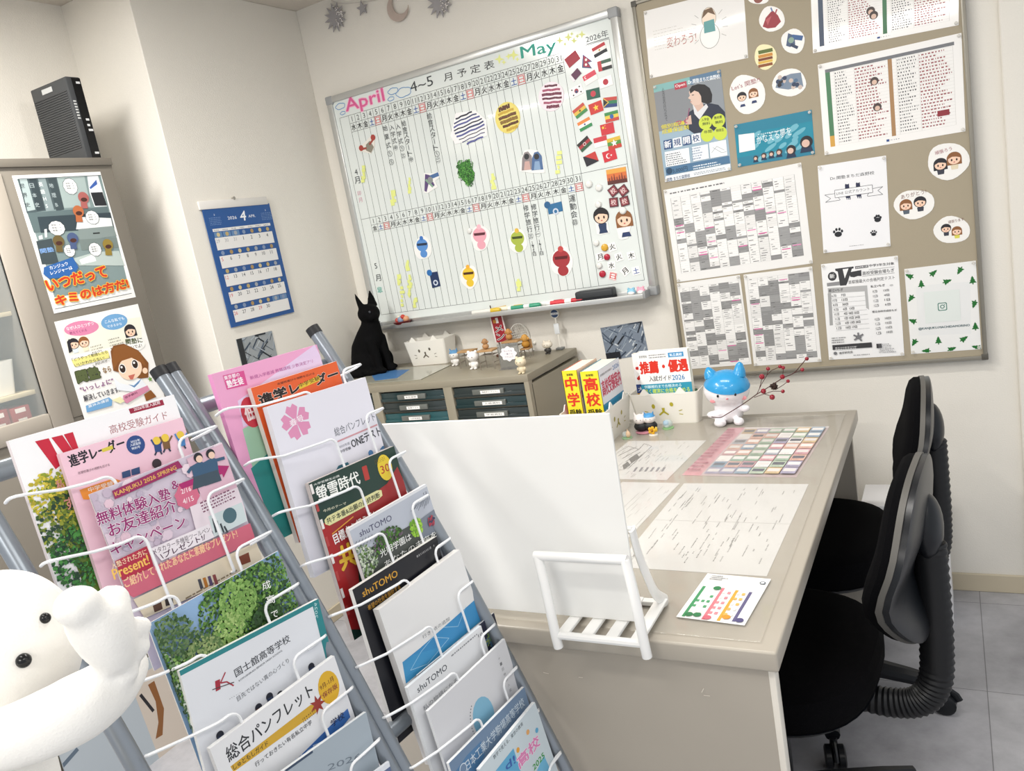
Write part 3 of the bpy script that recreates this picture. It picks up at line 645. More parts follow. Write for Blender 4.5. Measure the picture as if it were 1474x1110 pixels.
bmag('paper_cutout', 'paper cut-out of a drawn brown-haired girl in a navy skirt', 'cut-out', *A3(1284, 385), [A3(*p) for p in ((1250, 360), (1258, 325), (1290, 312), (1316, 340), (1316, 385), (1302, 440), (1275, 446), (1262, 440), (1252, 395))], draw=d_girl)
# things on the pen tray
def tray_x(px, py): return hit(px, py, 1, -.06).x
b = MB(); xa, xb = tray_x(832, 432), tray_x(886, 425)
er = thing('board_eraser', 'black whiteboard eraser lying on the right part of the pen tray', 'eraser', ((xa+xb)/2, -.06, TRZ))
b.box((xa, -.083, TRZ+.008), (xb, -.041, TRZ+.036), M('#34373a', .5), bev=.007, seg=3); b.build('grip', er)
b = MB(); b.box((xa+.002, -.082, TRZ), (xb-.002, -.042, TRZ+.009), M('#23252a', .9), bev=.001); b.build('felt_pad', er)
def marker(xc, y, L, body, capc, lb, band=None):
    t = thing('marker_pen', lb, 'marker', (xc, y, TRZ+.008), 'marker pens on the whiteboard tray'); r = .0078; X = V3((1, 0, 0))
    b = MB(); b.lathe([(0, 0), (r*.9, 0), (r, .004), (r, L*.68), (0, L*.68)], (xc-L/2, y, TRZ+.0082), M(body, .35), 14, X)
    if band: b.lathe([(r*1.01, L*.1), (r*1.012, L*.1), (r*1.012, L*.5), (r*1.01, L*.5)], (xc-L/2, y, TRZ+.0082), M(band, .4), 14, X)
    b.build('barrel', t)
    b = MB(); b.lathe([(0, L*.68), (r*1.06, L*.68), (r*1.06, L*.96), (r*.8, L), (0, L)], (xc-L/2, y, TRZ+.0082), M(capc, .35), 14, X); b.build('cap', t)
marker(tray_x(702, 449), -.070, .12, '#e8e6df', '#d9b83a', 'yellow-capped marker behind the red banner pole on the tray')
marker(tray_x(733, 446), -.054, .11, '#efe9d8', '#d9b83a', 'cream marker with yellow cap right of the red banner')
marker(tray_x(757, 442), -.072, .13, '#eef0ec', '#3f9a7a', 'white marker with green cap on the pen tray', '#3f9a7a')
marker(tray_x(790, 438), -.054, .11, '#efeeea', '#b3243a', 'short red-capped marker in the middle of the pen tray')
marker(tray_x(816, 434), -.074, .14, '#f0efec', '#c22f3a', 'white and red marker touching the black eraser', '#d8434c')
for px, py, col, lb in ((909, 420.5, '#8cc4dc', 'tiny pale blue bead head at the right end of the pen tray'), (922.5, 418, '#e9a9bc', 'tiny pink bead head at the right end of the pen tray')):
    c = hit(px, py, 1, -.075); c.z = TRZ+.0125; t = thing('bead_figure', lb, 'figurine', (c.x, c.y, TRZ), 'tiny bead heads on the pen tray')
    b = MB(); b.ell(c, (.0150, .009, .0125), M(col, .3)); 
    for sx in (-1, 1): b.ell(c+V3((sx*.009, 0, .011)), .0045, M(col, .3), u=10, v=6)
    b.ell(c+V3((0, -.003, -.003)), (.0125, .0075, .0085), M('#f3f1ee', .3)); b.build('head', t)
c = hit(580, 470, 1, -.065); t = thing('toy_dish', 'dark red toy dish of tiny coloured sweets at the left end of the pen tray', 'toy', (c.x, -.062, TRZ))
b = MB(); b.lathe([(0, 0), (.030, 0), (.038, .010), (.036, .011), (.028, .003), (0, .003)], (c.x, -.062, TRZ), M('#6b1f22', .3)); b.build('dish', t)
for k, (dx, dz, r, col) in enumerate(((-.022, .014, .011, '#c9564a'), (-.002, .016, .014, '#8a9db8'), (.020, .017, .013, '#d9a07a'), (.010, .026, .010, '#c23f34'), (-.012, .026, .008, '#e6dcc8'))):
    b = MB(); b.ell((c.x+dx, -.062-.004*(k % 2), TRZ+dz), r, M(col, .4), u=12, v=8); b.build('sweet', t)

# ---- garland under the ceiling
GM = M('#9d9a9c', .5); GL = M('#c9b9b0', .35, metal=.5, bump=.9, bscale=900, mottle=.35)
gy = -.012
b = MB(); b.tube(spline([hit(455, -22, 1, -.006), hit(482, 3, 1, -.006), hit(520, 3, 1, -.006), hit(570, -5, 1, -.006), hit(630, -14, 1, -.006), hit(668, -35, 1, -.006)]), .0008, M('#bdb9b4', .5), 5); tag(b.build('garland_string', origin=hit(520, 3, 1, -.006)), 'thin string of the star garland along the top of the back wall', 'string')
def orn(px, py, R, kind, label, n=12):
    c = hit(px, py, 1, gy); t = thing('garland_ornament', label, 'ornament', c, 'star garland ornaments'); b = MB(); X = V3((1, 0, 0)); Z = V3((0, 0, 1)); D = V3((0, .004, 0))
    if kind == 'sun': out = [c+X*math.cos(PI*j/n+.1)*(R if j % 2 == 0 else R*.52)+Z*math.sin(PI*j/n+.1)*(R if j % 2 == 0 else R*.52) for j in range(2*n)]
    elif kind == 'star': out = [c+X*math.cos(PI/2+PI*j/5)*(R if j % 2 == 0 else R*.45)+Z*math.sin(PI/2+PI*j/5)*(R if j % 2 == 0 else R*.45) for j in range(10)]
    else: out = [c+X*math.cos(a)*R+Z*math.sin(a)*R for a in [1.9+k*4.3/18 for k in range(19)]]+[c+X*(.32*R+math.cos(a)*R*.80)+Z*(.28*R+math.sin(a)*R*.80) for a in [5.65-k*3.35/14 for k in range(15)]]
    b.prism(out, D, GM if kind == 'star' else GL if kind != 'sun' else GM); b.build('plate', t, smooth=False)
    if kind == 'sun':
        b = MB(); rr = random.Random(px)
        for k in range(34):
            a = rr.uniform(-1.3, 1.5); q = R*math.sqrt(rr.uniform(.02, .6)); p = c+X*math.cos(a)*q+Z*math.sin(a)*q-V3((0, .001, 0)); b.ell(p, .0034, M('#d8d4d0', .2, metal=.8), u=6, v=4)
        b.build('glitter', t)['kind'] = 'stuff'
    b = MB(); b.tube([c+Z*R*.5+V3((0, .002, 0)), c+Z*(R+.03)+V3((0, .004, 0))], .0007, M('#bdb9b4', .5), 5); b.build('thread', t)
orn(482, 25, .052, 'sun', 'glittered sunburst garland ornament nearest the wall corner'); orn(521, 12, .026, 'star', 'small grey five-pointed star on the garland'); orn(572, 11, .046, 'moon', 'pinkish crescent moon on the garland'); orn(632, 3, .052, 'sun', 'glittered sunburst garland ornament right of the moon')
# ---------------------------------------------------------------- notice board
nb = thing('notice_board', 'large taupe felt notice board with thin metal frame on the right of the back wall', 'notice board', (1.77, -.01, .738))
NX0, NX1, NZ0, NZ1, YN = 1.328, 2.2155, .738, 1.946, -.025
b = MB(); b.box((NX0+.006, YN, NZ0+.006), (NX1-.006, -.005, NZ1-.006), M('#a79d89', .9, spec=.1, bump=.25, bscale=700)); b.build('felt_panel', nb)
FR = M('#8d897f', .35, metal=.4)
for lo, hi in (((NX0, -.030, NZ0), (NX1, -.003, NZ0+.011)), ((NX0, -.030, NZ1-.011), (NX1, -.003, NZ1)), ((NX0, -.030, NZ0), (NX0+.011, -.003, NZ1)), ((NX1-.011, -.030, NZ0), (NX1, -.003, NZ1))):
    b = MB(); b.box(lo, hi, FR, bev=.0015); b.build('frame_rail', nb)
for x in (NX0+.007, NX1-.007):
    for z in (NZ0+.007, NZ1-.007):
        b = MB(); b.box((x-.0085, -.0315, z-.0085), (x+.0085, -.003, z+.0085), M('#55524b', .5), bev=.002); b.build('corner_cap', nb)
YS = YN-.0002
A4 = K(900, 0, .36635); A5 = K(920, 220, .35278); Z5 = K(1160, 200, .10855); Z6 = K(1160, 340, .10855); Z7 = K(1280, 360, .10855); Z8 = K(1160, 460, .10855); Z9 = K(1280, 440, .10855)
PINM = M('#e9e6df', .1, alpha=.55, name='clear_pin')
def pins(s, nm, corners='abcd', inset=.006):
    for k, cn in enumerate('abcd'):
        if cn not in corners: continue
        lb = ('lower left', 'lower right', 'upper right', 'upper left')[k]; a, c = ((inset, inset), (s.w-inset, inset), (s.w-inset, s.h-inset), (inset, s.h-inset))[k]
        p = s.O+s.U*a+s.V*c+s.N*s.th; b = MB()
        b.lathe([(0, 0), (.0042, 0), (.0046, .001), (.0028, .0025), (.0025, .006), (.0038, .008), (.0036, .0092), (0, .0095)], p, PINM, 10, s.N)
        tag(b.build('push_pin', origin=p), 'clear push pin in the %s corner of %s' % (lb, nm), 'push pin', 'clear push pins on the notice board')
def nsheet(TL, TR, BR, BL, **k): return sheet4(TL, TR, BR, BL, 1, YS, **k)
LAM = dict(rough=.08)
# laminated sketch, upper left
s = nsheet(A4(65, 35), (1069, -15), A4(485, 215), A4(105, 318), base='#efedea', rough=.06)
s.ptext('変わろう!', A4(165, 190), A4(280, 165), A4(160, 148), '#b5766e'); c = s.L(*A4(330, 110))
s.circ((c[0], c[1]-.022), .030, '#8d8d86', .036); s.circ((c[0], c[1]-.022), .0285, '#f4f2ee', .0345); s.circ((c[0]+.001, c[1]+.028), .022, '#9a958a', .030); s.circ((c[0]+.001, c[1]+.028), .0207, '#f0dcc8', .0285); s.poly([(c[0]-.016, c[1]-.012), (c[0]+.018, c[1]-.012), (c[0]+.016, c[1]+.022), (c[0]-.015, c[1]+.020)], '#5f9c9c')
s.poly([(c[0]-.02, c[1]+.03), (c[0]-.012, c[1]+.052), (c[0]+.012, c[1]+.055), (c[0]+.021, c[1]+.032), (c[0], c[1]+.044)], '#6b5138')
s.lines([((c[0]+.04*math.cos(t), c[1]+.05*math.sin(t)), (c[0]+.055*math.cos(t), c[1]+.066*math.sin(t))) for t in (-.5, -.1, .3, .7, 2.4, 2.8, 3.3, 3.7)], .001, '#8a8a84')
s.dashes(.08, .30, .55, .62, 7, '#c2beb6', .5, .12)
s.make('laminated_sheet', 'glossy laminated sheet with a small hatching-egg sketch at the upper left of the notice board', 'sheet'); pins(s, 'the egg sketch', 'abd')
# opening poster
s = nsheet(A4(112, 335), A4(378, 274), A4(415, 668), A4(155, 718), base='#9db4c4', rough=.2)
s.frect(0, 0, 1, .07, '#7fb0ae'); s.frect(.0, .07, .6, .47, '#85888c'); s.frect(.55, 0, 1, .08, '#5b7a96'); s.frect(.6, .07, 1, .47, '#8c9298')
s.ptext('Dr.関塾まちだ森野校', A4(248, 332), A4(372, 308), A4(244, 315), '#f0f2f4', .02); s.ppoly([A4(*p) for p in ((192, 330), (240, 318), (243, 342), (196, 354))], '#b23a4a'); s.ptext('Open', A4(198, 348), A4(236, 338), A4(196, 334), '#f4eeee', .02)
s.ppoly([A4(*p) for p in ((236, 500), (252, 440), (290, 415), (330, 405), (366, 412), (392, 440), (397, 505), (270, 525))], '#2a3142')
s.ppoly([A4(*p) for p in ((268, 400), (300, 392), (312, 430), (285, 446), (270, 430))], '#d2b2a2'); s.ppoly([A4(*p) for p in ((264, 405), (285, 440), (318, 408), (326, 420), (292, 470), (272, 448))], '#d9dadd')
s.ppoly([A4(*p) for p in ((250, 362), (262, 342), (300, 338), (308, 395), (290, 412), (268, 414), (256, 402), (258, 392), (247, 386), (254, 376))], '#dcc0b0')
s.ppoly([A4(*p) for p in ((252, 352), (262, 338), (286, 330), (312, 332), (332, 346), (342, 372), (340, 402), (322, 408), (300, 402), (298, 378), (288, 362), (272, 356), (256, 368))], '#1f1d20'); s.pline([A4(262, 374), A4(270, 373)], .0022, '#2a2424'); s.pline([A4(254, 400), A4(262, 401)], .0015, '#a86a62')
s.ppoly([A4(*p) for p in ((240, 462), (258, 452), (262, 488), (238, 490))], '#d2b2a2'); s.pline([A4(252, 425), A4(245, 470)], .003, '#8a4a6a')
s.vtext('人生の始まりはいつだって', s.L(*A4(148, 345)), s.L(*A4(162, 475)), .008, '#4a4d52')
for p in ((315, 482), (366, 474), (323, 530), (374, 524)):
    s.circ(s.L(*A4(*p)), .0205, '#c9d84a')
for t, p in (('入学金', (300, 478)), ('無料', (304, 494)), ('教材費', (350, 470)), ('無料', (354, 488)), ('年間', (310, 526)), ('特待生', (358, 520))): s.ptext(t, A4(p[0], p[1]), A4(p[0]+30, p[1]-5), A4(p[0]-1, p[1]-12), '#3a4a2a', .02)
s.ptext('個別指導', A4(142, 508), A4(235, 490), A4(140, 492), '#e0d44a', .03); s.ptext('成績保証制', A4(146, 528), A4(250, 508), A4(144, 510), '#e0d44a', .03); s.ptext('つく', A4(200, 492), A4(245, 484), A4(198, 474), '#c23a6a', .04)
for k, g in enumerate('新規開校'):
    s.ppoly([A4(150+37*k, 553-8*k), A4(183+37*k, 546-8*k), A4(187+37*k, 582-8*k), A4(154+37*k, 589-8*k)], '#2f4d7d' if k % 2 == 0 else '#f2f3f4'); s.ptext(g, A4(156+37*k, 583-8*k), A4(182+37*k, 578-8*k), A4(153+37*k, 556-8*k), '#f4f5f6' if k % 2 == 0 else '#2f4d7d', .03)
s.ppoly([A4(*p) for p in ((155, 598), (250, 580), (256, 640), (161, 656))], '#f1f2f3'); s.ppoly([A4(*p) for p in ((262, 578), (325, 566), (330, 622), (268, 634))], '#e9eef2'); s.ppoly([A4(*p) for p in ((330, 562), (396, 549), (402, 610), (335, 622))], '#f1f2f3')
s.dashes(.06, .71, .38, .84, 6, '#4a5560', .6); s.dashes(.46, .70, .62, .83, 5, '#3d5d88', .7); s.pline([A4(340, 600), A4(360, 575), A4(390, 590)], .0014, '#9aa2a8'); s.pline([A4(345, 580), A4(380, 600), A4(398, 596)], .0014, '#9aa2a8')
s.ppoly([A4(*p) for p in ((158, 660), (408, 612), (412, 640), (162, 690))], '#4d7496'); s.circ(s.L(*A4(174, 672)), .010, '#24445f'); s.ptext('3,000円', A4(188, 682), A4(246, 670), A4(186, 664), '#25405a', .02); s.dashes(.45, .88, .86, .93, 2, '#e4ebf0')
s.ppoly([A4(*p) for p in ((160, 692), (413, 643), (415, 668), (155, 718))], '#e8ebee'); s.ptext('関塾 まちだ森野校', A4(166, 714), A4(256, 696), A4(165, 700), '#2a4a72', .02); s.dashes(.45, .955, .95, .985, 2, '#8a97a4')
s.make('opening_poster', 'grey-blue school opening poster with a girl in profile and lime green discs', 'poster'); pins(s, 'the opening poster')
# teal wide leaflet
s = nsheet(A4(428, 490), A4(733, 432), A4(745, 605), A4(443, 658), base='#2f8ca3', rough=.2)
s.frect(0, .0, 1, .25, '#2a7f98'); s.frect(0, .78, 1, 1, '#2b7e98')
for k in range(26):
    x, y = random.uniform(.25, .85), random.uniform(.12, .7); s.circ((x*s.w, y*s.h), .022*random.uniform(.4, 1), '#6fb3c4', .006, rot=.5)
s.ptext('かなえる夢を', A4(520, 568), A4(655, 530), A4(514, 535), '#e9f3f5', .0); s.dashes(.30, .30, .7, .36, 1, '#bcdbe2')
s.ppoly([A4(*p) for p in ((445, 530), (507, 522), (511, 588), (449, 600))], '#f2f2f0')
for x, y, k, hc in ((513, 622, 9, '#3a3436'), (545, 612, 10, '#463c3a'), (575, 605, 10, '#3a3436'), (605, 598, 11, '#4a3d38'), (652, 590, 17, '#26262c'), (712, 560, 22, '#25252b')):
    s.ppoly([A4(x-k*1.1, y+k*1.9), A4(x-k*.8, y+k*.6), A4(x+k*.8, y+k*.5), A4(x+k*1.2, y+k*1.5)], '#23344f'); s.circ(s.L(*A4(x, y-k*.1)), k*.0008, hc); s.circ(s.L(*A4(x-k*.12, y+k*.15)), k*.0005, '#d9b8a8')
s.make('teal_leaflet', 'wide teal leaflet with a row of uniformed pupils on the notice board', 'leaflet'); pins(s, 'the teal leaflet')
# two comparison tables
def table(TL, TR, BR, BL, seed, cols, label, nm, cs):
    s = nsheet(TL, TR, BR, BL, base='#f3f1ee', rough=.08); r = random.Random(seed)
    s.frect(.05, .07, .95, .105, '#74767a'); s.frect(.05, .105, .085, .92, cols[0]); s.frect(.50, .105, .53, .92, cols[1])
    if len(cols) > 2: s.frect(.05, .8, .085, .92, cols[2])
    n = s.up()
    for k in range(24):
        y = .115+.8*k/23; s.frect(.09, y, .50, y+.0012, '#bfbdb9', n); s.frect(.53, y, .94, y+.0012, '#bfbdb9', n)
    for x in (.115, .26, .50, .56, .71, .94): s.frect(x, .11, x+.0015, .915, '#bfbdb9', n)
    for (xa, xb, cc) in ((.12, .25, '#5a5a5c'), (.265, .49, '#9c5a5e'), (.565, .70, '#5a5a5c'), (.715, .93, '#9c5a5e')): s.dashes(xa, .115, xb, .90, 23, cc, .55, .42, rnd=r)
    for (x, y) in cs: s.circ((x*s.w, (1-y)*s.h), .011, '#4a3f3c'); s.circ((x*s.w, (1-y)*s.h-.003), .0065, '#d6b8a6')
    s.frect(.82, .74 if seed == 1 else .12, .90, .80 if seed == 1 else .18, '#8c2f38'); s.frect(.46, .945, .48, .97, '#2f4d8a'); s.dashes(.485, .95, .56, .965, 1, '#55607a')
    s.make('comparison_table', label, 'sheet', 'laminated comparison tables'); return s
s = table((1164, -22), (1378, -66), A4(1315, 90), A4(745, 215), 0, ('#4a5568', '#4d7a5a'), 'glossy laminated table cut by the top photo edge', 'x', ((.42, .55), (.44, .62))); pins(s, 'the upper laminated table', 'ab')
s = table(A4(755, 255), A4(1318, 130), A4(1340, 515), A4(785, 610), 1, ('#4f7f5c', '#a8825a', '#d0a04a'), 'laminated table with green and brown column bars, right of the teal leaflet', 'y', ((.40, .30), (.41, .58))); pins(s, 'the lower laminated table', 'abcd')
# annual schedules
def sched(TL, TR, BR, BL, seed, nc, nr, label, m, title=True):
    s = nsheet(TL, TR, BR, BL, base='#ecebe9', rough=.15); r = random.Random(seed); x0, x1, y0, y1 = m
    if title: s.dashes(x0, .035, x0+.42, .065, 1, '#6b6b6b', .9)
    cw_, ch = (x1-x0)/nc, (y1-y0)/nr; n = s.up(); n2 = s.up(); n3 = s.up(); n4 = s.up()
    for i in range(nc):
        j = r.randrange(0, 3)
        while j < nr:
            L = r.choice((1, 1, 2, 2, 3, 5)); c = r.choice(('#8c8c8c', '#f2f1ef', '#9a9a9a', '#efeeec', '#efeeec', '#e6e5e3'))
            s.frect(x0+cw_*i, y0+ch*j, x0+cw_*(i+1), min(y1, y0+ch*(j+L)), c, n)
            if r.random() < .07: s.frect(x0+cw_*(i+.1), y0+ch*j, x0+cw_*(i+.9), min(y1, y0+ch*(j+.45)), r.choice(('#d7619f', '#e08fba')), n3)
            j += L
        for j in range(nr):
            if r.random() < .62: 
                a = r.uniform(.05, .3); s.frect(x0+cw_*(i+a), y0+ch*(j+.35), x0+cw_*(i+a+r.uniform(.2, .6)), y0+ch*(j+.62), r.choice(('#5f5f5f', '#8a8a8a', '#a5a5a5')), n2)
    for i in range(nc+1): s.frect(x0+cw_*i-.0012, y0, x0+cw_*i+.0012, y1, '#8d8d8d', n4)
    for j in range(nr+1): s.frect(x0, y0+ch*j-.0005, x1, y0+ch*j+.0005, '#b5b5b3', n4)
    s.make('schedule_sheet', label, 'sheet', 'grey annual schedule sheets'); return s
s = sched(A5(105, 150), A5(665, 40), A5(705, 450), A5(150, 530), 5, 12, 33, 'wide grey and pink yearly schedule sheet, largest of the three schedules', (.045, .945, .10, .91)); pins(s, 'the wide schedule')
s = sched(A5(155, 531), A5(415, 500), A5(455, 860), A5(205, 885), 8, 6, 40, 'upright grey schedule sheet, left of the lower pair', (.03, .97, .06, .97), False); pins(s, 'the lower left schedule', 'cd')
s = sched(A5(430, 495), A5(710, 465), A5(740, 850), A5(465, 872), 11, 6, 40, 'upright grey schedule sheet, right of the lower pair', (.05, .95, .05, .95), False); pins(s, 'the lower middle schedule')
# account sheet
s = nsheet((1176.3, 239.1), (1274.5, 224.1), (1282.7, 354.1), (1186.1, 364.4), base='#eeeef0', rough=.2)
s.ptext('Dr.関塾まちだ森野校', Z5(325, 550), Z5(908, 470), Z5(318, 505), '#33363a', .01)
CATC = '#2a2d4a'
for x, y in ((548, 630), (692, 612)):
    s.ppoly([Z5(x-30, y-22), Z5(x-22, y-35), Z5(x-8, y-28), Z5(x+10, y-30), Z5(x+22, y-40), Z5(x+30, y+22), Z5(x-28, y+28)], CATC)
    for dx in (-18, 4, 24): s.pline([Z5(x+dx+12, y+120), Z5(x+dx+16, y+175)], .0022, CATC)
    s.ppoly([Z5(x-26, y+120), Z5(x+40, y+110), Z5(x+36, y+150), Z5(x-14, y+156)], CATC)
for pts in (((250, 745), (385, 725), (450, 800), (455, 810), (262, 842), (330, 790)), ((880, 660), (1020, 632), (955, 685), (1020, 735), (820, 762), (815, 745))): s.pline([Z5(*p) for p in pts+(pts[0],)], .0011, '#3a3d40')
s.ppoly([Z5(*p) for p in ((382, 682), (880, 608), (888, 710), (388, 782))], '#eeeef0'); s.pline([Z5(*p) for p in ((382, 682), (880, 608), (888, 710), (388, 782), (382, 682))], .0012, '#3a3d40')
s.ptext('LINE 公式アカウント', Z5(408, 748), Z5(848, 682), Z5(404, 706), '#3a3d40')
for cx, cy, k in ((952, 1065, 44), (1160+0, 0, 0),):
    if k:
        s.circ(s.L(*Z5(cx, cy+8)), .0085, '#22242a', .0065)
        for dx, dy in ((-36, -18), (-14, -42), (14, -44), (38, -24)): s.circ(s.L(*Z5(cx+dx, cy+dy)), .003, '#22242a', .004)
for px, py, q in ((1206.5, 335.5, 1.2), (1257.6, 336, .75)):
    c = s.L(px, py); s.circ((c[0], c[1]-.003*q), .0085*q, '#22242a', .0065*q)
    for dx, dy in ((-.009, .004), (-.0035, .009), (.0035, .009), (.009, .004)): s.circ((c[0]+dx*q, c[1]+dy*q), .0027*q, '#22242a', .0037*q)
s.dashes(.40, .945, .62, .957, 1, '#8a8a8c', .95)
s.make('account_sheet', 'white sheet with a ribbon banner, black cats and paw prints', 'sheet'); pins(s, 'the paw print sheet')
# mock exam sheet
s = nsheet((1181.4, 380.4), (1291.9, 368.2), (1302.2, 511.6), (1193.7, 518.1), base='#efefef', rough=.4)
BKK = '#3a3a3d'
s.circ(s.L(*Z6(350, 533)), .0125, BKK, .0135); s.ptext('新', Z6(318, 562), Z6(382, 555), Z6(314, 505), '#e8e8e8', .03)
s.ppoly([Z6(*p) for p in ((278, 622), (450, 600), (460, 650), (282, 668))], '#8d8d8f')
s.ppoly([Z6(*p) for p in ((388, 432), (632, 402), (634, 425), (610, 432), (558, 600), (535, 652), (455, 658), (422, 470), (392, 458))], BKK); s.ppoly([Z6(*p) for p in ((488, 438), (566, 428), (516, 560))], '#efefef')
s.ppoly([Z6(*p) for p in ((570, 480), (735, 448), (738, 530), (690, 528), (640, 545), (590, 540))], BKK)
s.ppoly([Z6(*p) for p in ((652, 400), (826, 380), (830, 415), (655, 436))], '#5a5a5c'); s.ptext('2026年度入試', Z6(662, 428), Z6(818, 408), Z6(660, 406), '#f0f0f0', .02)
s.ptext('中学3年生対象', Z6(840, 410), Z6(1172, 378), Z6(838, 374), BKK, .03); s.ptext('高校受験会場もぎ', Z6(752, 520), Z6(1174, 475), Z6(748, 470), BKK, .01); s.pline([Z6(745, 532), Z6(1178, 487)], .0008, BKK); s.pline([Z6(835, 445), Z6(1175, 405)], .0008, BKK)
s.ptext('首都圏最大の合格判定テスト', Z6(566, 636), Z6(1180, 570), Z6(562, 588), '#4a4a4c')
s.ppoly([Z6(*p) for p in ((290, 690), (812, 652), (838, 975), (800, 950), (780, 730), (295, 760))], '#b3b3b3'); s.ppoly([Z6(*p) for p in ((290, 760), (335, 755), (360, 1180), (318, 1184))], '#a5a5a5')
s.ptext('都立Vもぎ', Z6(305, 745), Z6(495, 728), Z6(302, 705), '#3a3a3c', .02); s.ptext('私立Vもぎ', Z6(860, 685), Z6(1050, 665), Z6(858, 652), '#3a3a3c', .02); s.circ(s.L(*Z6(1135, 650)), .005, '#c2c2c2', .003)
for k, (m_, d_) in enumerate((('6月', '7日'), ('7月', '12日'), ('8月', '30日'), ('9月', '6日  13日'), ('10月', '4日 18日 25日'), ('11月', '1日 15日 29日'), ('12月', '6日 13日 20日'), ('1月', '10日 17日'))):
    x = 372+9.5*k; y = 792+61*k
    s.circ(s.L(*Z6(x, y)), .0062, '#77777a', .0032); s.circ(s.L(*Z6(x, y)), .0058, '#f6f6f6', .0028); s.ptext(m_, Z6(x-28, y+18), Z6(x+30, y+13), Z6(x-30, y-14), '#3a3a3c', .01); w = 9*len(d_)*2+20
    s.ptext(d_, Z6(x+95, y+8), Z6(x+95+w, y+8-w*.08), Z6(x+93, y-26), '#3a3a3c', .02); s.pline([Z6(x-40, y+34), Z6(x+410, y-2)], .0006, '#9a9a9c')
for k, (m_, d_) in enumerate((('9月', '13日'), ('10月', '4日'), ('11月', '1日'), ('12月', '6日'))):
    x = 915+7*k; y = 732+62*k; s.circ(s.L(*Z6(x, y)), .006, '#77777a', .0032); s.circ(s.L(*Z6(x, y)), .0056, '#f6f6f6', .0028); s.ptext(m_, Z6(x-28, y+16), Z6(x+28, y+11), Z6(x-30, y-14), '#3a3a3c', .01); s.ptext(d_, Z6(x+115, y+2), Z6(x+185, y-4), Z6(x+113, y-28), '#3a3a3c', .02)
s.ptext('都立自校作成校もぎ', Z6(880, 1015), Z6(1208, 990), Z6(878, 988), '#3a3a3c', .02)
for k, (m_, d_) in enumerate((('10月', '18日'), ('11月', '15日'), ('12月', '13日'), ('1月', '10日'))):
    x = 946+7*k; y = 1100+61*k; s.circ(s.L(*Z6(x, y)), .006, '#77777a', .0032); s.circ(s.L(*Z6(x, y)), .0056, '#f6f6f6', .0028); s.ptext(m_, Z6(x-28, y+16), Z6(x+28, y+11), Z6(x-30, y-14), '#3a3a3c', .01); s.ptext(d_, Z6(x+105, y+2), Z6(x+180, y-4), Z6(x+103, y-28), '#3a3a3c', .02)
s.dashes(.06, .76, .26, .83, 3, '#5a5a5c', .6); s.ppoly([Z8(*p) for p in ((352, 338), (872, 300), (880, 365), (358, 400))], BKK); s.dashes(.1, .868, .48, .9, 2, '#d9d9d9', .7); c = s.L(*Z8(700, 230)); s.circ(c, .008, '#6a6a6c', .006)
for t in (.6, 1.6, 2.6, 3.8, 5.2): s.line(c, (c[0]+.016*math.cos(t), c[1]+.014*math.sin(t)), .005, '#77777a')
s.ppoly([Z8(*p) for p in ((935, 320), (1005, 315), (1010, 372), (940, 378))], BKK); s.dashes(.68, .86, .93, .96, 6, '#8a8a8c', .5); s.ptext('進学研究会', Z8(445, 458), Z8(625, 440), Z8(442, 428), '#4a4a4c', .02); s.dashes(.34, .955, .60, .972, 1, '#77777a'); s.circ(s.L(*Z8(392, 445)), .005, '#77777a')
s.make('exam_sheet', 'black and white mock exam date sheet headed by a large dark V', 'sheet'); pins(s, 'the mock exam sheet')
# tree pattern sheet
s = nsheet((1302.3, 388.8), (1404.8, 373.6), (1412.4, 504), (1311, 508.4), base='#ebebe9', rough=.3)
s.ppoly([Z7(*p) for p in ((355, 475), (1075, 418), (1085, 1110), (390, 1135))], '#e6e7e6')
def tree(x, y, k, a, Z):
    c = s.L(*Z(x, y)); ca, sa = math.cos(a), math.sin(a); o = []
    for px, py in ((0, 1), (.34, .42), (.2, .42), (.55, -.08), (.36, -.08), (.75, -.62), (.12, -.62), (.12, -.95), (-.12, -.95), (-.12, -.62), (-.75, -.62), (-.36, -.08), (-.55, -.08), (-.2, .42), (-.34, .42)): o.append((c[0]+k*(px*ca-py*sa), c[1]+k*(px*sa+py*ca)))
    o = [(min(max(p[0], .001), s.w-.001), min(max(p[1], .001), s.h-.001)) for p in o]; s.poly(o, '#1d6b2b')
for x, y, a in ((585, 305, -.9), (935, 272, 2.6), (1105, 400, .05), (268, 345, 1.0), (425, 450, 0), (768, 415, -1.3), (288, 640, 2.5), (1128, 715, 2.8), (310, 940, 1.1), (1142, 1012, 0)): tree(x, y, .0125, a, Z7)
for x, y, a in ((652, 462, 0), (990, 440, -1.0), (332, 488, 2.6), (490, 600, 1.5), (830, 575, -1.2), (1155, 552, 1.2)): tree(x, y, .0125, a, Z9)
s.ppoly([Z7(*p) for p in ((455, 560), (930, 518), (952, 930), (482, 975))], '#dfe5e1'); TEAL = '#4f7f72'
c = s.L(*Z7(705, 750)); R0 = .0118
def rrect(c, r, col, q=.35): s.poly([(c[0]+sx*(r-r*q)+r*q*math.cos(a), c[1]+sy*(r-r*q)+r*q*math.sin(a)) for sx, sy, a0 in ((1, 1, 0), (-1, 1, PI/2), (-1, -1, PI), (1, -1, 1.5*PI)) for a in (a0, a0+PI/6, a0+PI/3, a0+PI/2)], col)
rrect(c, R0, TEAL); rrect(c, R0*.80, '#dfe5e1'); s.circ(c, R0*.5, TEAL); s.circ(c, R0*.30, '#dfe5e1'); s.circ((c[0]+R0*.48, c[1]+R0*.48), R0*.12, TEAL)
s.ptext('@KANJUKU.MACHIDAMORINO', Z9(390, 330), Z9(1068, 280), Z9(388, 292), '#3f5f66', .03)
s.make('tree_pattern_sheet', 'sheet bordered with green fir trees around a camera emblem, lower right of the notice board', 'sheet'); pins(s, 'the fir tree sheet')
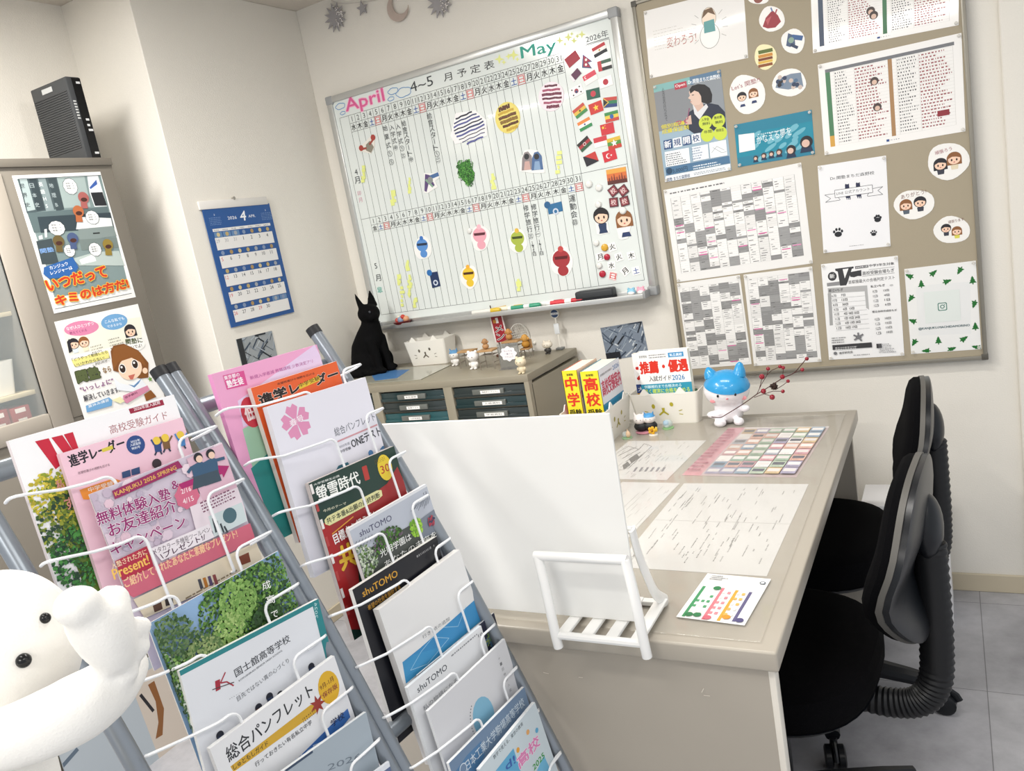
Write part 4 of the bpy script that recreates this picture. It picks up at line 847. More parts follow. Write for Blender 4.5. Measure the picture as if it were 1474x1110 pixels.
# round stickers, pinned
def stick(cx, cy, rx, ry, label, draw, base='#f0eeea', rot=0, wob=.03):
    s = blob_sheet(cx, cy, ovalpx(cx, cy, rx, ry, rot, 24, wob), 1, YS-.0003, (1, 0, 0), (0, 0, 1), base=base, th=.0008); draw(s)
    s.make('cutout_card', label, 'cut-out card', 'round cut-out cards on the notice board')
def d_heart(s):
    s.ppoly([A4(*p) for p in ((540, 105), (552, 70), (578, 40), (600, 60), (612, 85), (590, 108), (560, 112))], '#96303a'); s.ppoly([A4(*p) for p in ((552, 78), (575, 62), (560, 100))], '#b5545a'); s.pline([A4(578, 45), A4(572, 30)], .004, '#6b7fa8'); s.pline([A4(590, 52), A4(596, 36)], .004, '#a84a52')
stick(*A4(576, 75), 18.5, 18.5, 'cream card with a dark red heart organ on the notice board', d_heart, rot=-.6)
stick(*A4(524, -8), 16, 9, 'card cut off by the top photo edge above the heart card', lambda s: s.circ((0, 0), .014, '#8a4a40'))
def d_tool(s):
    s.ppoly([A4(*p) for p in ((640, 130), (665, 140), (668, 175), (648, 185), (632, 180))], '#4a5c78'); s.pline([A4(655, 145), A4(697, 150)], .013, '#3f5f90'); s.pline([A4(650, 175), A4(678, 188)], .008, '#33405a'); s.circ(s.L(*A4(652, 158)), .008, '#86a090')
stick(*A4(660, 162), 17, 18, 'white card with a blue tool drawing on the notice board', d_tool)
def d_burger(s):
    for y, c, h in ((196, '#5a6b2f', 14), (214, '#c98a3a', 12), (228, '#7a3f26', 10), (240, '#d9b04a', 9), (252, '#8a4f2a', 11)): s.ppoly([A4(522, y+4), A4(578, y-8), A4(580, y-8+h), A4(524, y+4+h)], c)
stick(*A4(551, 223), 16, 18.5, 'yellowish card with a stacked burger drawing on the notice board', d_burger, base='#f0e6b8')
def d_crowd(s):
    s.ppoly([A4(*p) for p in ((590, 345), (600, 310), (650, 290), (690, 285), (700, 340), (640, 352))], '#7a8a9c')
    for k in range(16): s.circ(s.L(*A4(600+random.random()*90, 300+random.random()*45)), .006, random.choice(['#2a2c34', '#55708c', '#c9b8ae', '#33405a']))
stick(*A4(645, 325), 24.5, 20, 'white card with a small crowd photo on the notice board', d_crowd, rot=-.15)
def people(cs, txt=None, tp=None, tcol='#a86a72'):
    def d(s):
        for (x, y, k, hair, top, bot, lng) in cs: chibi(s, s.L(*A4(x, y)), k, hair, top, bot, lng)
        if txt: s.ptext(txt, *[A4(*p) for p in tp], tcol)
    return d
stick(*A4(480, 370), 25.5, 28.5, 'round card with two drawn waving pupils under red writing', people(((458, 380, .015, '#26242a', '#f6f4f2', '#2d3d66', False), (503, 365, .015, '#8a5a34', '#f6f4f2', '#2d3d66', True)), "Let's 関塾!!", ((420, 358), (530, 322), (415, 338))), rot=-.3)
stick(1365, 232, 30.5, 26.5, 'round card with two drawn pupils reading, right of the paw print sheet', people(((1238, 645, .018, '#26242a', '#3a3c48', None, True), (1292, 622, .019, '#8a5a34', '#e0d4b8', None, True)), '頑張ろう', ((1218, 610), (1285, 590), (1215, 596))), rot=-.25)
A5p = K(920, 220, .35278)
def people5(cs, txt=None, tp=None):
    def d(s):
        for (x, y, k, hair, top, lng) in cs: chibi(s, s.L(*A5(x, y)), k, hair, top, None, lng)
        if txt: s.ptext(txt, *[A5(*p) for p in tp], '#8a6a62')
    return d
stick(1316, 294, 29.5, 21, 'oval thank-you card with two drawn pupils above the fir tree sheet', people5(((1088, 212, .017, '#8a5a34', '#55606c', True), (1146, 200, .017, '#26242a', '#3a3c48', False)), 'ありがとう!', ((1070, 190), (1172, 165), (1068, 172))), rot=-.1)
stick(1370, 331, 26.5, 19.5, 'oval card with two drawn cheering pupils and yellow pompoms', people5(((1252, 308, .0135, '#26242a', '#3a3c48', False), (1296, 318, .0135, '#8a5a34', '#d9d45a', True)), '頑張ります', ((1262, 290), (1326, 276), (1260, 278))), rot=0)
# art cards on the walls
def artcard(s, seed):
    r = random.Random(seed)
    for k in range(60):
        x, y = r.random(), r.random(); a = r.choice((.7, .9, 1.1, 2.4)); l = r.uniform(.08, .4); x2 = min(max(x+l*math.cos(a), .02), .98); y2 = min(max(y+l*math.sin(a), .02), .98)
        s.line((x*s.w, y*s.h), (x2*s.w, y2*s.h), s.w*r.uniform(.008, .035), r.choice(('#3a4656', '#525f70', '#20262f', '#8a97a5', '#aab4bd', '#c6ccd0')))
s = sheet4((864.5, 471), (924, 463.5), (934, 509), (874, 520), 1, -.0004, base='#7b8694', rough=.25, th=.001); artcard(s, 4); s.frect(0, .78, .35, 1, '#1d2028'); s.make('art_card', 'dark blue-grey abstract art card on the back wall above the yellow books', 'art card', 'abstract art cards')
s = sheet4((339.5, 489), (390, 476), (404, 530), (352.5, 545), 0, .0004, base='#9aa0a3', rough=.25, th=.001); artcard(s, 9); s.frect(0, 0, .14, 1, '#2a2d30'); s.make('art_card', 'grey and black abstract art card on the left wall under the calendar', 'art card', 'abstract art cards')
# ---------------------------------------------------------------- calendar, cabinet posters, router
s = sheet4((288.9, 300.7), (383.3, 293.4), (425.9, 448.2), (333.6, 471.9), 0, .004, base='#215190', rough=.35, th=.003)
cal = thing('wall_calendar', 'blue April wall calendar with five rows of dates on the left wall', 'calendar', tuple(s.O))
W_, H_ = s.w, s.h
b_ = '#e2e1df'
s.frect(.07, .172, .94, .196, b_); s.text('4', (W_*.50, H_*.872), (W_*.585, H_*.872), H_*.082, '#eef0f2', .03, italic=.15); s.text('2026', (W_*.32, H_*.892), (W_*.45, H_*.892), H_*.026, '#dfe5ee', .02); s.text('APR.', (W_*.63, H_*.892), (W_*.74, H_*.892), H_*.024, '#dfe5ee', .01)
for x in (.06, .83): s.dashes(x, .075, x+.17, .145, 5, '#8ea9cf', .9, .3); s.text('3' if x < .5 else '5', (W_*(x+.075), H_*.935), (W_*(x+.09), H_*.935), H_*.015, '#cfd9e8')
for i, t in enumerate(('SUN', 'MON', 'TUE', 'WED', 'THU', 'FRI', 'SAT')): s.text(t, (W_*(.085+.124*i), H_*.809), (W_*(.155+.124*i), H_*.809), H_*.010, '#4a4f5a')
MOON = ['#c9b98a', '#b5a06a', '#9aa0a8', '#7d8fae', '#a58a5a']
dd = [29, 30, 31]+list(range(1, 31))+[1, 2]
n1 = s.up(); n2 = s.up()
for k in range(5):
    y = .247+.1535*k; s.frect(.07, y, .94, y+.103, b_)
    for i in range(7):
        d_ = dd[k*7+i]; xc = .07+.1243*i
        if i: s.frect(xc-.003, y+.004, xc+.003, y+.103, '#3a4a66', n1)
        if (k == 0 and i < 3) or (k == 4 and i > 4): s.frect(xc+.006, y-.046, xc+.118, y-.002, '#5f83ac', n1)
        s.circ((W_*(xc+.062), H_*(1-y+.024)), W_*.024, MOON[(k*3+i) % 5], H_*.018, n2)
        col = '#c9545c' if i == 0 or (k == 4 and d_ == 29) else '#2f3540'
        if not (k == 4 and i > 4): s.ctext(str(d_), (W_*(xc+.034), H_*(1-y-.028)), H_*.030, col if not (k == 0 and i < 3) else '#a9a9ad', .01)
        if (k*7+i) % 4 == 0: s.frect(xc+.045, y+.086, xc+.08, y+.092, '#8a8d94', n2)
s.make('pages', parent=cal)
tl, tr = hit(285.5, 291.5, 0, .004), hit(381.5, 285, 0, .004); c = (tl+tr)/2
b = MB(); b.box((.0005, tl.y-.004, c.z-.024), (.009, tr.y+.004, c.z+.004), M('#dcd9d4', .4), bev=.002); b.build('header_bar', cal)
b = MB(); b.lathe([(0, 0), (.004, 0), (.004, .008), (.006, .010), (0, .012)], (.001, (tl.y+tr.y)/2, c.z+.006), M('#a8a49c', .3, metal=.6), 10, V3((1, 0, 0))); b.build('hanger_hook', cal)

XP = XF+.0004; Kp = K(0, 200, .16282); Kq = K(0, 380, .16282); Kr = K(0, 480, .16282)
s = sheet4((19.2, 253), (145, 247), (194.6, 428), (75.7, 451.7), 0, XP, base='#efefed', rough=.25)
pp = lambda pts, col: s.ppoly([Kp(*p) for p in pts], col)
qq = lambda pts, col: s.ppoly([Kq(*p) for p in pts], col)
pp(((150, 357), (890, 322), (1060, 990), (1140, 1315), (480, 1400), (400, 1100)), '#7f9191')
pp(((158, 357), (500, 338), (568, 612), (238, 660)), '#4c5a5e')
for x, cc in ((165, '#aebdbd'), (250, '#39454a'), (330, '#8c9b9d'), (420, '#3f4c50')): pp(((x+5, 352), (x+70, 348), (x+148, 625), (x+78, 640)), cc)
for t, x, cc in (('世界史', 185, '#3a4448'), ('日本史', 268, '#a9b6b8'), ('英語HS', 350, '#e2e8e8'), ('地理B', 440, '#a9b6b8')): s.vtext(t, s.L(*Kp(x, 370)), s.L(*Kp(x+72, 625)), .012, cc, .02)
pp(((500, 340), (745, 325), (800, 600), (566, 612)), '#a3b3b1'); pp(((770, 330), (865, 325), (945, 595), (835, 600), (790, 470)), '#e8ebee'); pp(((800, 475), (905, 470), (945, 590), (840, 592)), '#26282c'); pp(((790, 430), (850, 360), (860, 400), (800, 445)), '#3c5fa8')
pp(((240, 655), (950, 600), (990, 770), (300, 830)), '#5f7072'); pp(((330, 690), (975, 650), (1010, 790), (360, 830)), '#36434a'); pp(((680, 740), (700, 690), (980, 700), (995, 770), (672, 800)), '#dfe4e4')
pp(((690, 800), (1000, 770), (1030, 860), (705, 900)), '#84918f'); pp(((700, 890), (1030, 870), (1050, 960), (720, 985)), '#75827f'); pp(((820, 830), (880, 825), (882, 838), (822, 842)), '#2a2f30')
pp(((318, 905), (455, 880), (520, 1100), (370, 1110)), '#3f4b50'); pp(((340, 860), (372, 850), (378, 885), (345, 890)), '#e4e6e6'); pp(((390, 800), (412, 796), (416, 870), (396, 872)), '#dfe2e2')
s.ptext('関塾', Kp(362, 1015), Kp(478, 995), Kp(352, 972), '#7aa0d4', .05); pp(((640, 1060), (840, 1000), (1050, 990), (1100, 1120), (700, 1120)), '#b5c2be'); pp(((700, 1070), (830, 1015), (850, 1080), (720, 1110)), '#e6eaea')
def balloon(x, y, rx, ry, t3):
    c = s.L(*Kp(x, y)); e = s.L(*Kp(x+rx, y)); w = abs(e[0]-c[0]); s.poly([(c[0]+w*1.06*(1+.06*(k % 2))*math.cos(k*PI/11), c[1]+w*ry/rx*1.06*(1+.06*(k % 2))*math.sin(k*PI/11)) for k in range(22)], '#3a4447'); s.poly([(c[0]+w*(1+.06*(k % 2))*math.cos(k*PI/11), c[1]+w*ry/rx*(1+.06*(k % 2))*math.sin(k*PI/11)) for k in range(22)], '#f2f3f2')
    for j in range(3): s.text('勉強しよう'[:t3], (c[0]-w*.6, c[1]+w*.3-j*w*.34), (c[0]+w*.6, c[1]+w*.3-j*w*.34), w*.24, '#3f4547', .02)
balloon(620, 420, 58, 62, 4); balloon(815, 695, 55, 52, 4); balloon(500, 790, 68, 58, 4); balloon(612, 990, 45, 48, 3); balloon(838, 978, 52, 52, 3)
for x, y, cc in ((735, 520, '#a8605c'), (690, 640, '#b5683f'), (515, 905, '#6a5a34'), (640, 880, '#4a5a80'), (950, 935, '#8f7a34')):
    s.circ(s.L(*Kp(x, y)), .0165, cc); s.circ(s.L(*Kp(x+5, y+18)), .010, '#4a2a24', .006); pp(((x-25, y+40), (x+28, y+35), (x+40, y+95), (x-20, y+95)), cc)
qq(((385, 30), (640, -60), (690, 30), (660, 80), (700, 105), (620, 120), (430, 130), (380, 90)), '#2d62a4'); s.ptext('カンジュウ', Kq(440, 52), Kq(600, 10), Kq(432, 22), '#f0f2f4', .03); s.ptext('レンジャーは', Kq(450, 100), Kq(640, 48), Kq(440, 68), '#f0f2f4', .03)
s.ptext('いつだって', Kq(430, 245), Kq(950, 110), Kq(408, 140), '#c93a22', .07, '#e8b83a', .16); s.ptext('キミのは方だ!', Kq(505, 375), Kq(1140, 210), Kq(475, 285), '#c93a22', .07, '#e8b83a', .16)
s.pline([Kp(150, 357), Kp(890, 322)], .0015, '#3a4447'); s.pline([Kq(480, 400), Kq(1160, 260)], .0015, '#3a4447')
s.make('comic_poster', 'comic poster with grey panels and big red-orange lettering on the cabinet front', 'poster', 'posters on the cabinet')
s = sheet4((79, 463), (197.9, 437.8), (250, 616), (138, 660), 0, XP, base='#f0efec', rough=.25)
pp = lambda pts, col: s.ppoly([Kq(*p) for p in pts], col)
rr = lambda pts, col: s.ppoly([Kr(*p) for p in pts], col)
pp(((550, 570), (880, 520), (1240, 470), (1255, 650), (940, 745), (615, 815)), '#eceadb')
def ovl(Z, x, y, rx, ry, rot, col): s.poly(s.Ls([Z(*p) for p in ovalpx(x, y, rx, ry, rot)]), col)
ovl(Kq, 720, 568, 155, 66, -.12, '#d985a8'); ovl(Kq, 1010, 512, 118, 70, -.15, '#6fa3d0'); s.ptext('なぜ?人ひとつずつ', Kq(592, 590), Kq(830, 540), Kq(586, 558), '#fbf3f6', .02); s.ptext('教えてくれる', Kq(620, 628), Kq(770, 595), Kq(615, 602), '#a04a78', .02); s.ptext('こんな私でも', Kq(930, 528), Kq(1100, 492), Kq(924, 500), '#eef4fa', .02); s.ptext('できるかな', Kq(950, 566), Kq(1080, 538), Kq(946, 544), '#eef4fa', .02)
s.dashes(.30, .22, .46, .36, 7, '#8a887a', .7); s.dashes(.52, .20, .70, .33, 6, '#8a887a', .7)
for x, y, k, hc, tp in ((1150, 590, .021, '#27252c', '#e9eaee'), (650, 705, .017, '#27252c', '#d9e6ee'), (740, 690, .017, '#8f5a30', '#eee6c8')): chibi(s, s.L(*Kq(x, y)), k, hc, tp, None, k > .02)
pp(((590, 690), (610, 660), (640, 770), (610, 790)), '#27252c'); ovl(Kq, 1195, 715, 85, 52, -.1, '#f4f2ee'); s.ptext('関塾に', Kq(1115, 715), Kq(1260, 695), Kq(1110, 665), '#4f5a3a', .05); s.ptext('おいでよ!', Kq(1130, 758), Kq(1255, 735), Kq(1126, 728), '#3a3a3a', .03)
pp(((630, 850), (950, 765), (970, 830), (660, 912)), '#e8e08a'); s.ptext('「どうやって勉強したら', Kq(640, 865), Kq(950, 790), Kq(634, 835), '#3a3a2a', .02); s.ptext('いいかわからない!…」', Kq(660, 912), Kq(968, 832), Kq(655, 882), '#3a3a2a', .02); s.ptext('とお悩みの方へ', Kq(820, 905), Kq(970, 862), Kq(818, 888), '#4a4a4a')
s.ptext('関塾', Kq(690, 1055), Kq(890, 1005), Kq(668, 950), '#55603a', .06, '#2f3524', .12); s.ptext('なら', Kq(915, 970), Kq(985, 950), Kq(900, 920), '#8a6a3a', .04); s.ptext('"いっしょに"', Kr(715, 525), Kr(1005, 440), Kr(704, 478), '#8a5a86', .05); s.ptext('解決していきます!', Kr(745, 605), Kr(1060, 520), Kr(735, 550), '#4a4a50', .03)
# big drawn girl
rr(((975, 160), (1000, 110), (1090, 90), (1220, 150), (1310, 260), (1310, 390), (1240, 400), (1000, 330)), '#7d4c22'); c = s.L(*Kr(1150, 310)); s.circ(c, .040, '#f1d2b8', .034, rot=.1); rr(((985, 240), (1000, 130), (1100, 100), (1240, 170), (1290, 290), (1230, 250), (1160, 215), (1040, 255), (1000, 330)), '#8a5526'); s.circ(s.L(*Kr(1280, 330)), .009, '#f1d2b8')
for x, y in ((1080, 312), (1190, 272)): s.circ(s.L(*Kr(x, y)), .0115, '#f6f4f2', .0145); s.circ(s.L(*Kr(x, y)), .0095, '#33241e', .0125); s.circ(s.L(*Kr(x-8, y-12)), .0035, '#f6f4f2')
rr(((1130, 375), (1190, 358), (1172, 408), (1150, 408)), '#c46a5c'); rr(((1000, 390), (1060, 440), (1140, 460), (1240, 400), (1300, 470), (1200, 520), (1030, 500)), '#e9edf3'); rr(((1130, 450), (1180, 462), (1250, 395), (1225, 440), (1185, 480)), '#5f88b5')
s.poly([(s.L(*Kr(1325, 405))[0]+.009*(1 if k % 2 == 0 else .42)*math.cos(PI/2+k*PI/5), s.L(*Kr(1325, 405))[1]+.009*(1 if k % 2 == 0 else .42)*math.sin(PI/2+k*PI/5)) for k in range(10)], '#6f9a4a')
rr(((1085, 550), (1300, 460), (1320, 500), (1120, 620), (1090, 600)), '#d08aa6'); rr(((755, 640), (960, 565), (990, 590), (985, 640), (765, 700)), '#6fa3d0'); rr(((985, 590), (1060, 560), (1100, 600), (1060, 620)), '#e9e6b8'); rr(((1270, 540), (1330, 500), (1380, 560), (1290, 600)), '#8a5526'); s.ptext('苦手教科', Kr(1105, 580), Kr(1215, 530), Kr(1100, 560), '#7a3a5a', .02); s.ptext('夏休み講習', Kr(780, 660), Kr(960, 600), Kr(775, 635), '#e9f1f8', .02)
s.make('school_poster', 'white tutoring poster with a large drawn brown-haired girl below the comic poster', 'poster', 'posters on the cabinet')

# router on the cabinet
rt = thing('router', 'tall black ribbed internet router standing on top of the grey cabinet', 'router', (-.14, -.985, 1.752)); RK = M('#26272a', .45); RG = M('#3c3e40', .5)
x0r, x1r, yr0, yr1, zr = -.232, -.055, -1.008, -.962, 1.990
b = MB(); b.box((x0r, yr0, 1.753), (x1r, yr1, zr), RG, bev=.004); b.build('case', rt)
b = MB()
for k in range(26):
    z = 1.790+.0064*k; b.box((x0r+.006, yr0-.0022, z), (x1r-.010, yr0, z+.0034), RG, bev=.0006, seg=1)
b.build('ribbed_side', rt)
b = MB(); b.box((x0r+.055, yr0-.0012, zr-.026), (x0r+.105, yr0, zr-.012), M('#b9bbbb', .4)); b.build('logo_plate', rt)
b = MB(); b.box((x1r-.001, yr0+.017, 1.757), (x1r+.002, yr1-.002, zr-.004), M('#0e0f11', .12)); b.build('front_panel', rt)
for k in range(7):
    b = MB(); b.box((x1r, yr0+.005, 1.870+.008*k), (x1r+.0012, yr0+.013, 1.874+.008*k), M('#c9cbca', .4)); b.build('status_mark', rt)
for z, w in ((1.973, .012), (1.868, .010), (1.852, .008), (1.838, .014), (1.772, .013)):
    b = MB(); b.box((x1r+.002, yr0+.028, z-.003), (x1r+.0028, yr0+.028+w, z+.003), M('#d5d6d6', .4)); b.build('indicator', rt)
b = MB(); b.tube(spline([(x0r+.01, yr0+.02, 1.7575), (-.24, -1.06, 1.7572), (-.2, -1.15, 1.7572), (-.27, -1.3, 1.7572), (-.29, -1.5, 1.7572)]), .003, M('#2a2a2c', .5), 8); b.build('cable', rt)
# ---------------------------------------------------------------- magazine rack
RP0 = V3((1.29429, -1.87838, 1.17526)); RS = V3((.02538, .00048, -.07331)); RU = V3((.11916, .99287, 0)); RN = V3((.93918, -.11272, .3244))
WL = .25; C1U = -1.1072*WL; C1J = .2153                       # first column: shifted along RU, rows a little lower
STL = M('#8b929a', .32, metal=.55, name='grey_tube'); WIRE = M('#e9ebee', .3, name='white_wire'); BLK = M('#1b1c1f', .5)
def RP(j, u, t): return RP0+RS*j+RU*u-RN*t
TPOST = [(-1.15, .066), (-.5, .057), (0, .051), (1, .041), (2, .033), (3, .026), (4, .020), (5, .017), (6, .015), (7, .013), (8, .012), (9, .011), (10, .011), (12, .011), (14.6, .011)]
rack = thing('magazine_rack', 'grey tubular magazine rack with white wire pockets holding two columns of brochures', 'rack', tuple(RP(12, 0, .05).to_2d())+(0,))
posts = [C1U-.012, C1U+WL+.004, -.006, WL+.004]
for u in posts:
    b = MB(); pts = [RP(j, u, t+.004) for j, t in TPOST]; b.tube(spline(pts, 3), .0105, STL, 14)
    e = pts[-1]; b.tube([e-V3((0, 0, .01)), V3((e.x+.02, e.y, .012))], .0105, STL, 12) ; o = b.build('post', rack)
    b = MB(); d = (pts[0]-pts[1]).normalized(); b.tube([pts[0]-d*.010, pts[0]+d*.004], .0114, BLK, 14); b.build('end_cap', o)
    b = MB(); f = V3((e.x+.02, e.y, .010)); b.box(f-V3((.22, .014, .010)), f+V3((.06, .014, .010)), STL, bev=.004); b.build('foot', rack)
for j, t in ((-.35, .078), (6.5, .055), (12.5, .045)):
    b = MB(); b.tube([RP(j, C1U-.03, t), RP(j, WL+.012, t)], .012, M('#7d848b', .35, metal=.5), 12); b.build('crossbar', rack)
def hoop(j, u0, col):
    cl, cr = ((.100, .190), (.134, .205))[col]; D = (RS/RS.length-RN*.23).normalized()*.105; R = .012
    tk = max(.012, next(t for jj, t in TPOST if jj >= j))
    b = MB()
    def dn(p, u, k): return p+D*k
    A = RP(j+.17, u0+cl, -.001); pL = spline([RP(j, u0-.004, tk*.55), RP(j, u0, 0), RP(j+.12, u0+.045, .004)], 4)[:-1]+spline([RP(j+.12, u0+.045, .004), A-RU*R*2.2, A-RU*R], 3)[:-1]
    pL += [A-RU*R+RU*R*math.sin(a)+D.normalized()*R*(1-math.cos(a)) for a in (0, .4, .8, 1.2, 1.57)]+[A+D]
    b.tube(pL, .0019, WIRE, 6); 
    A = RP(j, u0+cr, -.001); pR = [A+D]+[A+RU*R-RU*R*math.sin(a)+D.normalized()*R*(1-math.cos(a)) for a in (1.57, 1.2, .8, .4, 0)]+[RP(j, u0+WL-.004, 0), RP(j, u0+WL+.001, .003), RP(j+.03, u0+WL-.008, .008), RP(j+.05, u0+WL-.028, tk*.6)]
    b.tube(pR, .0019, WIRE, 6)
    p0 = RP(j+.17, u0+cl, -.001)+D; p1 = RP(j, u0+cr, -.001)+D; bk = RN*-.03
    b.tube([p0, p0+bk], .0019, WIRE, 6); b.tube([p1, p1+bk], .0019, WIRE, 6)
    b.tube([p0+bk, p1+bk], .0019, WIRE, 6)
    return b
for col, u0, rows in ((0, C1U, [r+C1J for r in range(0, 11)]), (1, 0., list(range(0, 11)))):
    for j in rows: hoop(j, u0, col).build('wire_pocket', rack)

# ---- brochures: plane leans a little less than the rack, bottoms sit deeper
RD = (RS/RS.length-RN*.23).normalized()
def bro(j, TL, TR, H, a=.010, th=.005, base='#eceaea', side='#dedbd6', rough=.3, over=0.):
    Q = RP(j, 0, a); Vv = -RD; Vv = (Vv-RU*Vv.dot(RU)).normalized(); N = RU.cross(Vv)
    tl = hitp(*TL, Q, N); tr = hitp(*TR, Q, N); U = (tr-tl).normalized(); Vv = (Vv-U*Vv.dot(U)).normalized(); N = U.cross(Vv)
    return Sheet(tl-Vv*H-N*th, U, Vv, (tr-tl).length+over, H, th=th, base=base, side=side, rough=rough)
B0 = K(0, 540, .27137); C3 = K(280, 480, .27027); C4 = K(440, 640, .24423); C5 = K(440, 840, .2578); D4 = K(180, 820, .26135); E5 = K(480, 900, .2171); F5 = K(300, 860, .2253)
HB = .25
GREENS = ['#3f6a2c', '#5c8a3c', '#2b4a22', '#7aa052', '#93b56a', '#24401f']
BG = 'brochures in the rack'
def done(s, name, label): s.make(name, label, 'brochure' if name == 'brochure' else name.replace('_', ' '), BG)
# column one, top to bottom
s = bro(0+C1J, (12, 635), (250, 568), HB, a=.022, th=.007, base='#f4f4f6', side='#d8cfd0')
s.ptext('高校受験ガイド', B0(588, 315), B0(893, 232), B0(578, 268), '#a5656a', .0); s.ppoly([B0(*p) for p in ((682, 180), (862, 130), (872, 158), (692, 206))], '#9b2440'); s.ptext('2026年度入試用', B0(712, 192), B0(850, 154), B0(708, 172), '#f3e6e8', .02)
for p in (((185, 352), (258, 335), (330, 470), (295, 500)), ((272, 332), (330, 318), (400, 420), (368, 455)), ((338, 315), (386, 302), (420, 400), (398, 420))): s.ppoly([B0(*q) for q in p], '#c3253c')
s.ppoly([B0(*p) for p in ((225, 560), (420, 520), (640, 1150), (470, 1180))], '#5f7a2e'); c = s.L(*B0(330, 700))
s.blotch(s.L(*B0(300, 640)), .030, ['#c2b53a', '#d9c84a', '#8a9a2f', '#b5a834'], 50); s.blotch(s.L(*B0(370, 800)), .036, ['#6d7f2a', '#8f9a34', '#3a5a2c', '#24402f'], 60); s.blotch(s.L(*B0(440, 960)), .036, ['#2f5f2c', '#3a7a38', '#1f3f2a', '#4a8f42'], 60)
s.ptext('私', B0(300, 612), B0(342, 600), B0(292, 562), '#c98a80', .03); s.ptext('す', B0(345, 718), B0(392, 706), B0(334, 655), '#c98a80', .03)
done(s, 'brochure', 'white brochure with a big red W at the top left of the rack')
s = bro(0+C1J, (85, 654), (262, 601), HB*.92, a=.011, th=.007, base='#efc7d6', side='#d9b9c2')
s.ptext('進学レーダー', B0(378, 490), B0(668, 385), B0(366, 425), '#22222a', .05); s.ppoly([B0(*p) for p in ((538, 392), (596, 372), (600, 392), (544, 410))], '#d9c84a'); s.circ(s.L(*B0(720, 370)), .0115, '#2c4a86'); s.ptext('2025年', B0(694, 362), B0(744, 350), B0(691, 348), '#e8eef8', .02); s.ptext('入試直前', B0(692, 380), B0(748, 366), B0(690, 365), '#e8eef8', .02); s.ptext('特別号', B0(700, 398), B0(744, 386), B0(698, 384), '#e8eef8', .02)
for x, y, cc in ((835, 360, '#2f4a80'), (880, 345, '#7a5a3a'), (960, 330, '#4a86c0')):
    s.ppoly([B0(x-20, y+8), B0(x+18, y+2), B0(x+24, y+45), B0(x-12, y+50)], cc); s.circ(s.L(*B0(x-5, y-12)), .005, '#e9c84a'); s.pline([B0(x-18, y+10), B0(x-34, y-18)], .0022, cc); s.pline([B0(x+16, y+6), B0(x+32, y-24)], .0022, cc); s.pline([B0(x-6, y+48), B0(x-14, y+66)], .0022, '#333a50'); s.pline([B0(x+14, y+44), B0(x+24, y+60)], .0022, '#333a50')
s.ptext('志望校選びの視野を広げる', B0(414, 528), B0(582, 482), B0(411, 514), '#5a3a4a'); s.ppoly([B0(*p) for p in ((420, 610), (600, 548), (640, 560), (470, 660), (440, 660))], '#e8923c'); s.ptext('中学受験', B0(470, 622), B0(600, 585), B0(464, 598), '#f6e9dc', .03)
for x, y in ((660, 520), (710, 505)): s.ppoly([B0(x-16, y-4), B0(x+28, y-18), B0(x+32, y+16), B0(x-12, y+28)], '#34507a')
s.circ(s.L(*B0(830, 470)), .006, '#3a3236'); s.ppoly([B0(*p) for p in ((805, 480), (850, 468), (850, 455), (830, 458), (812, 466))], '#3a3236')
done(s, 'brochure', 'pink brochure with black heading and small cheering figures in front of the big W')
s = bro(1+C1J, (128, 712), (318, 637), HB*.88, a=.009, th=.0016, base='#cfc3d2', rough=.35)
for k in range(70): s.circ((random.random()*s.w*.97+.002, s.h*random.uniform(.45, .99)), .006*random.uniform(.4, 1.5), random.choice(['#c2b2c4', '#d9c6d4', '#b9adc0', '#e2c4d2', '#e6d4de']), k=7)
s.ppoly([B0(*p) for p in ((985, 445), (1180, 362), (1290, 610), (1080, 690))], '#d8b4c4')
s.ppoly([B0(*p) for p in ((590, 615), (940, 455), (965, 490), (920, 505), (935, 512), (605, 660))], '#94295c'); s.ptext('KANJUKU 2026 SPRING', B0(612, 650), B0(935, 505), B0(602, 622), '#e0b25a', .03)
s.ptext('無料体験入塾', B0(518, 800), B0(905, 655), B0(508, 730), '#8f2a6a', .03, '#efe4ec', .07); s.ptext('&', B0(912, 610), B0(948, 596), B0(904, 566), '#8f2a6a', .03, '#efe4ec', .07)
s.ptext('お友達紹介', B0(580, 862), B0(938, 720), B0(568, 790), '#8f2a6a', .03, '#efe4ec', .07); s.ptext('キャンペーン', B0(590, 962), B0(985, 805), B0(574, 895), '#8f2a6a', .03, '#efe4ec', .07)
c = s.L(*B0(988, 640)); s.poly([(c[0]+.017*(1 if k % 2 else .88)*math.cos(k*PI/8), c[1]+.017*(1 if k % 2 else .88)*math.sin(k*PI/8)) for k in range(16)], '#cf6a86'); s.ptext('2/16', B0(958, 632), B0(1010, 614), B0(952, 608), '#f6e3e8', .02); s.ptext('4/15', B0(968, 686), B0(1024, 664), B0(962, 660), '#f6e3e8', .02)
s.ppoly([B0(*p) for p in ((940, 580), (1150, 500), (1142, 480), (1210, 482), (1180, 545), (1172, 525), (960, 605))], '#a8266a')
for x, y in ((1045, 480), (1110, 460)):
    s.ppoly([B0(x-38, y+5), B0(x+10, y-22), B0(x+34, y-14), B0(x+44, y+50), B0(x-20, y+78)], '#3a5a78'); s.ppoly([B0(x-24, y+62), B0(x+40, y+42), B0(x+60, y+100), B0(x-30, y+130)], '#3f4f5c'); s.circ(s.L(*B0(x, y-42)), .0062, '#26262c'); s.circ(s.L(*B0(x+6, y-34)), .0045, '#eac9b4')
s.pline([B0(1130, 455), B0(1185, 440)], .004, '#3a5a78'); s.pline([B0(1010, 490), B0(990, 520)], .004, '#3a5a78')
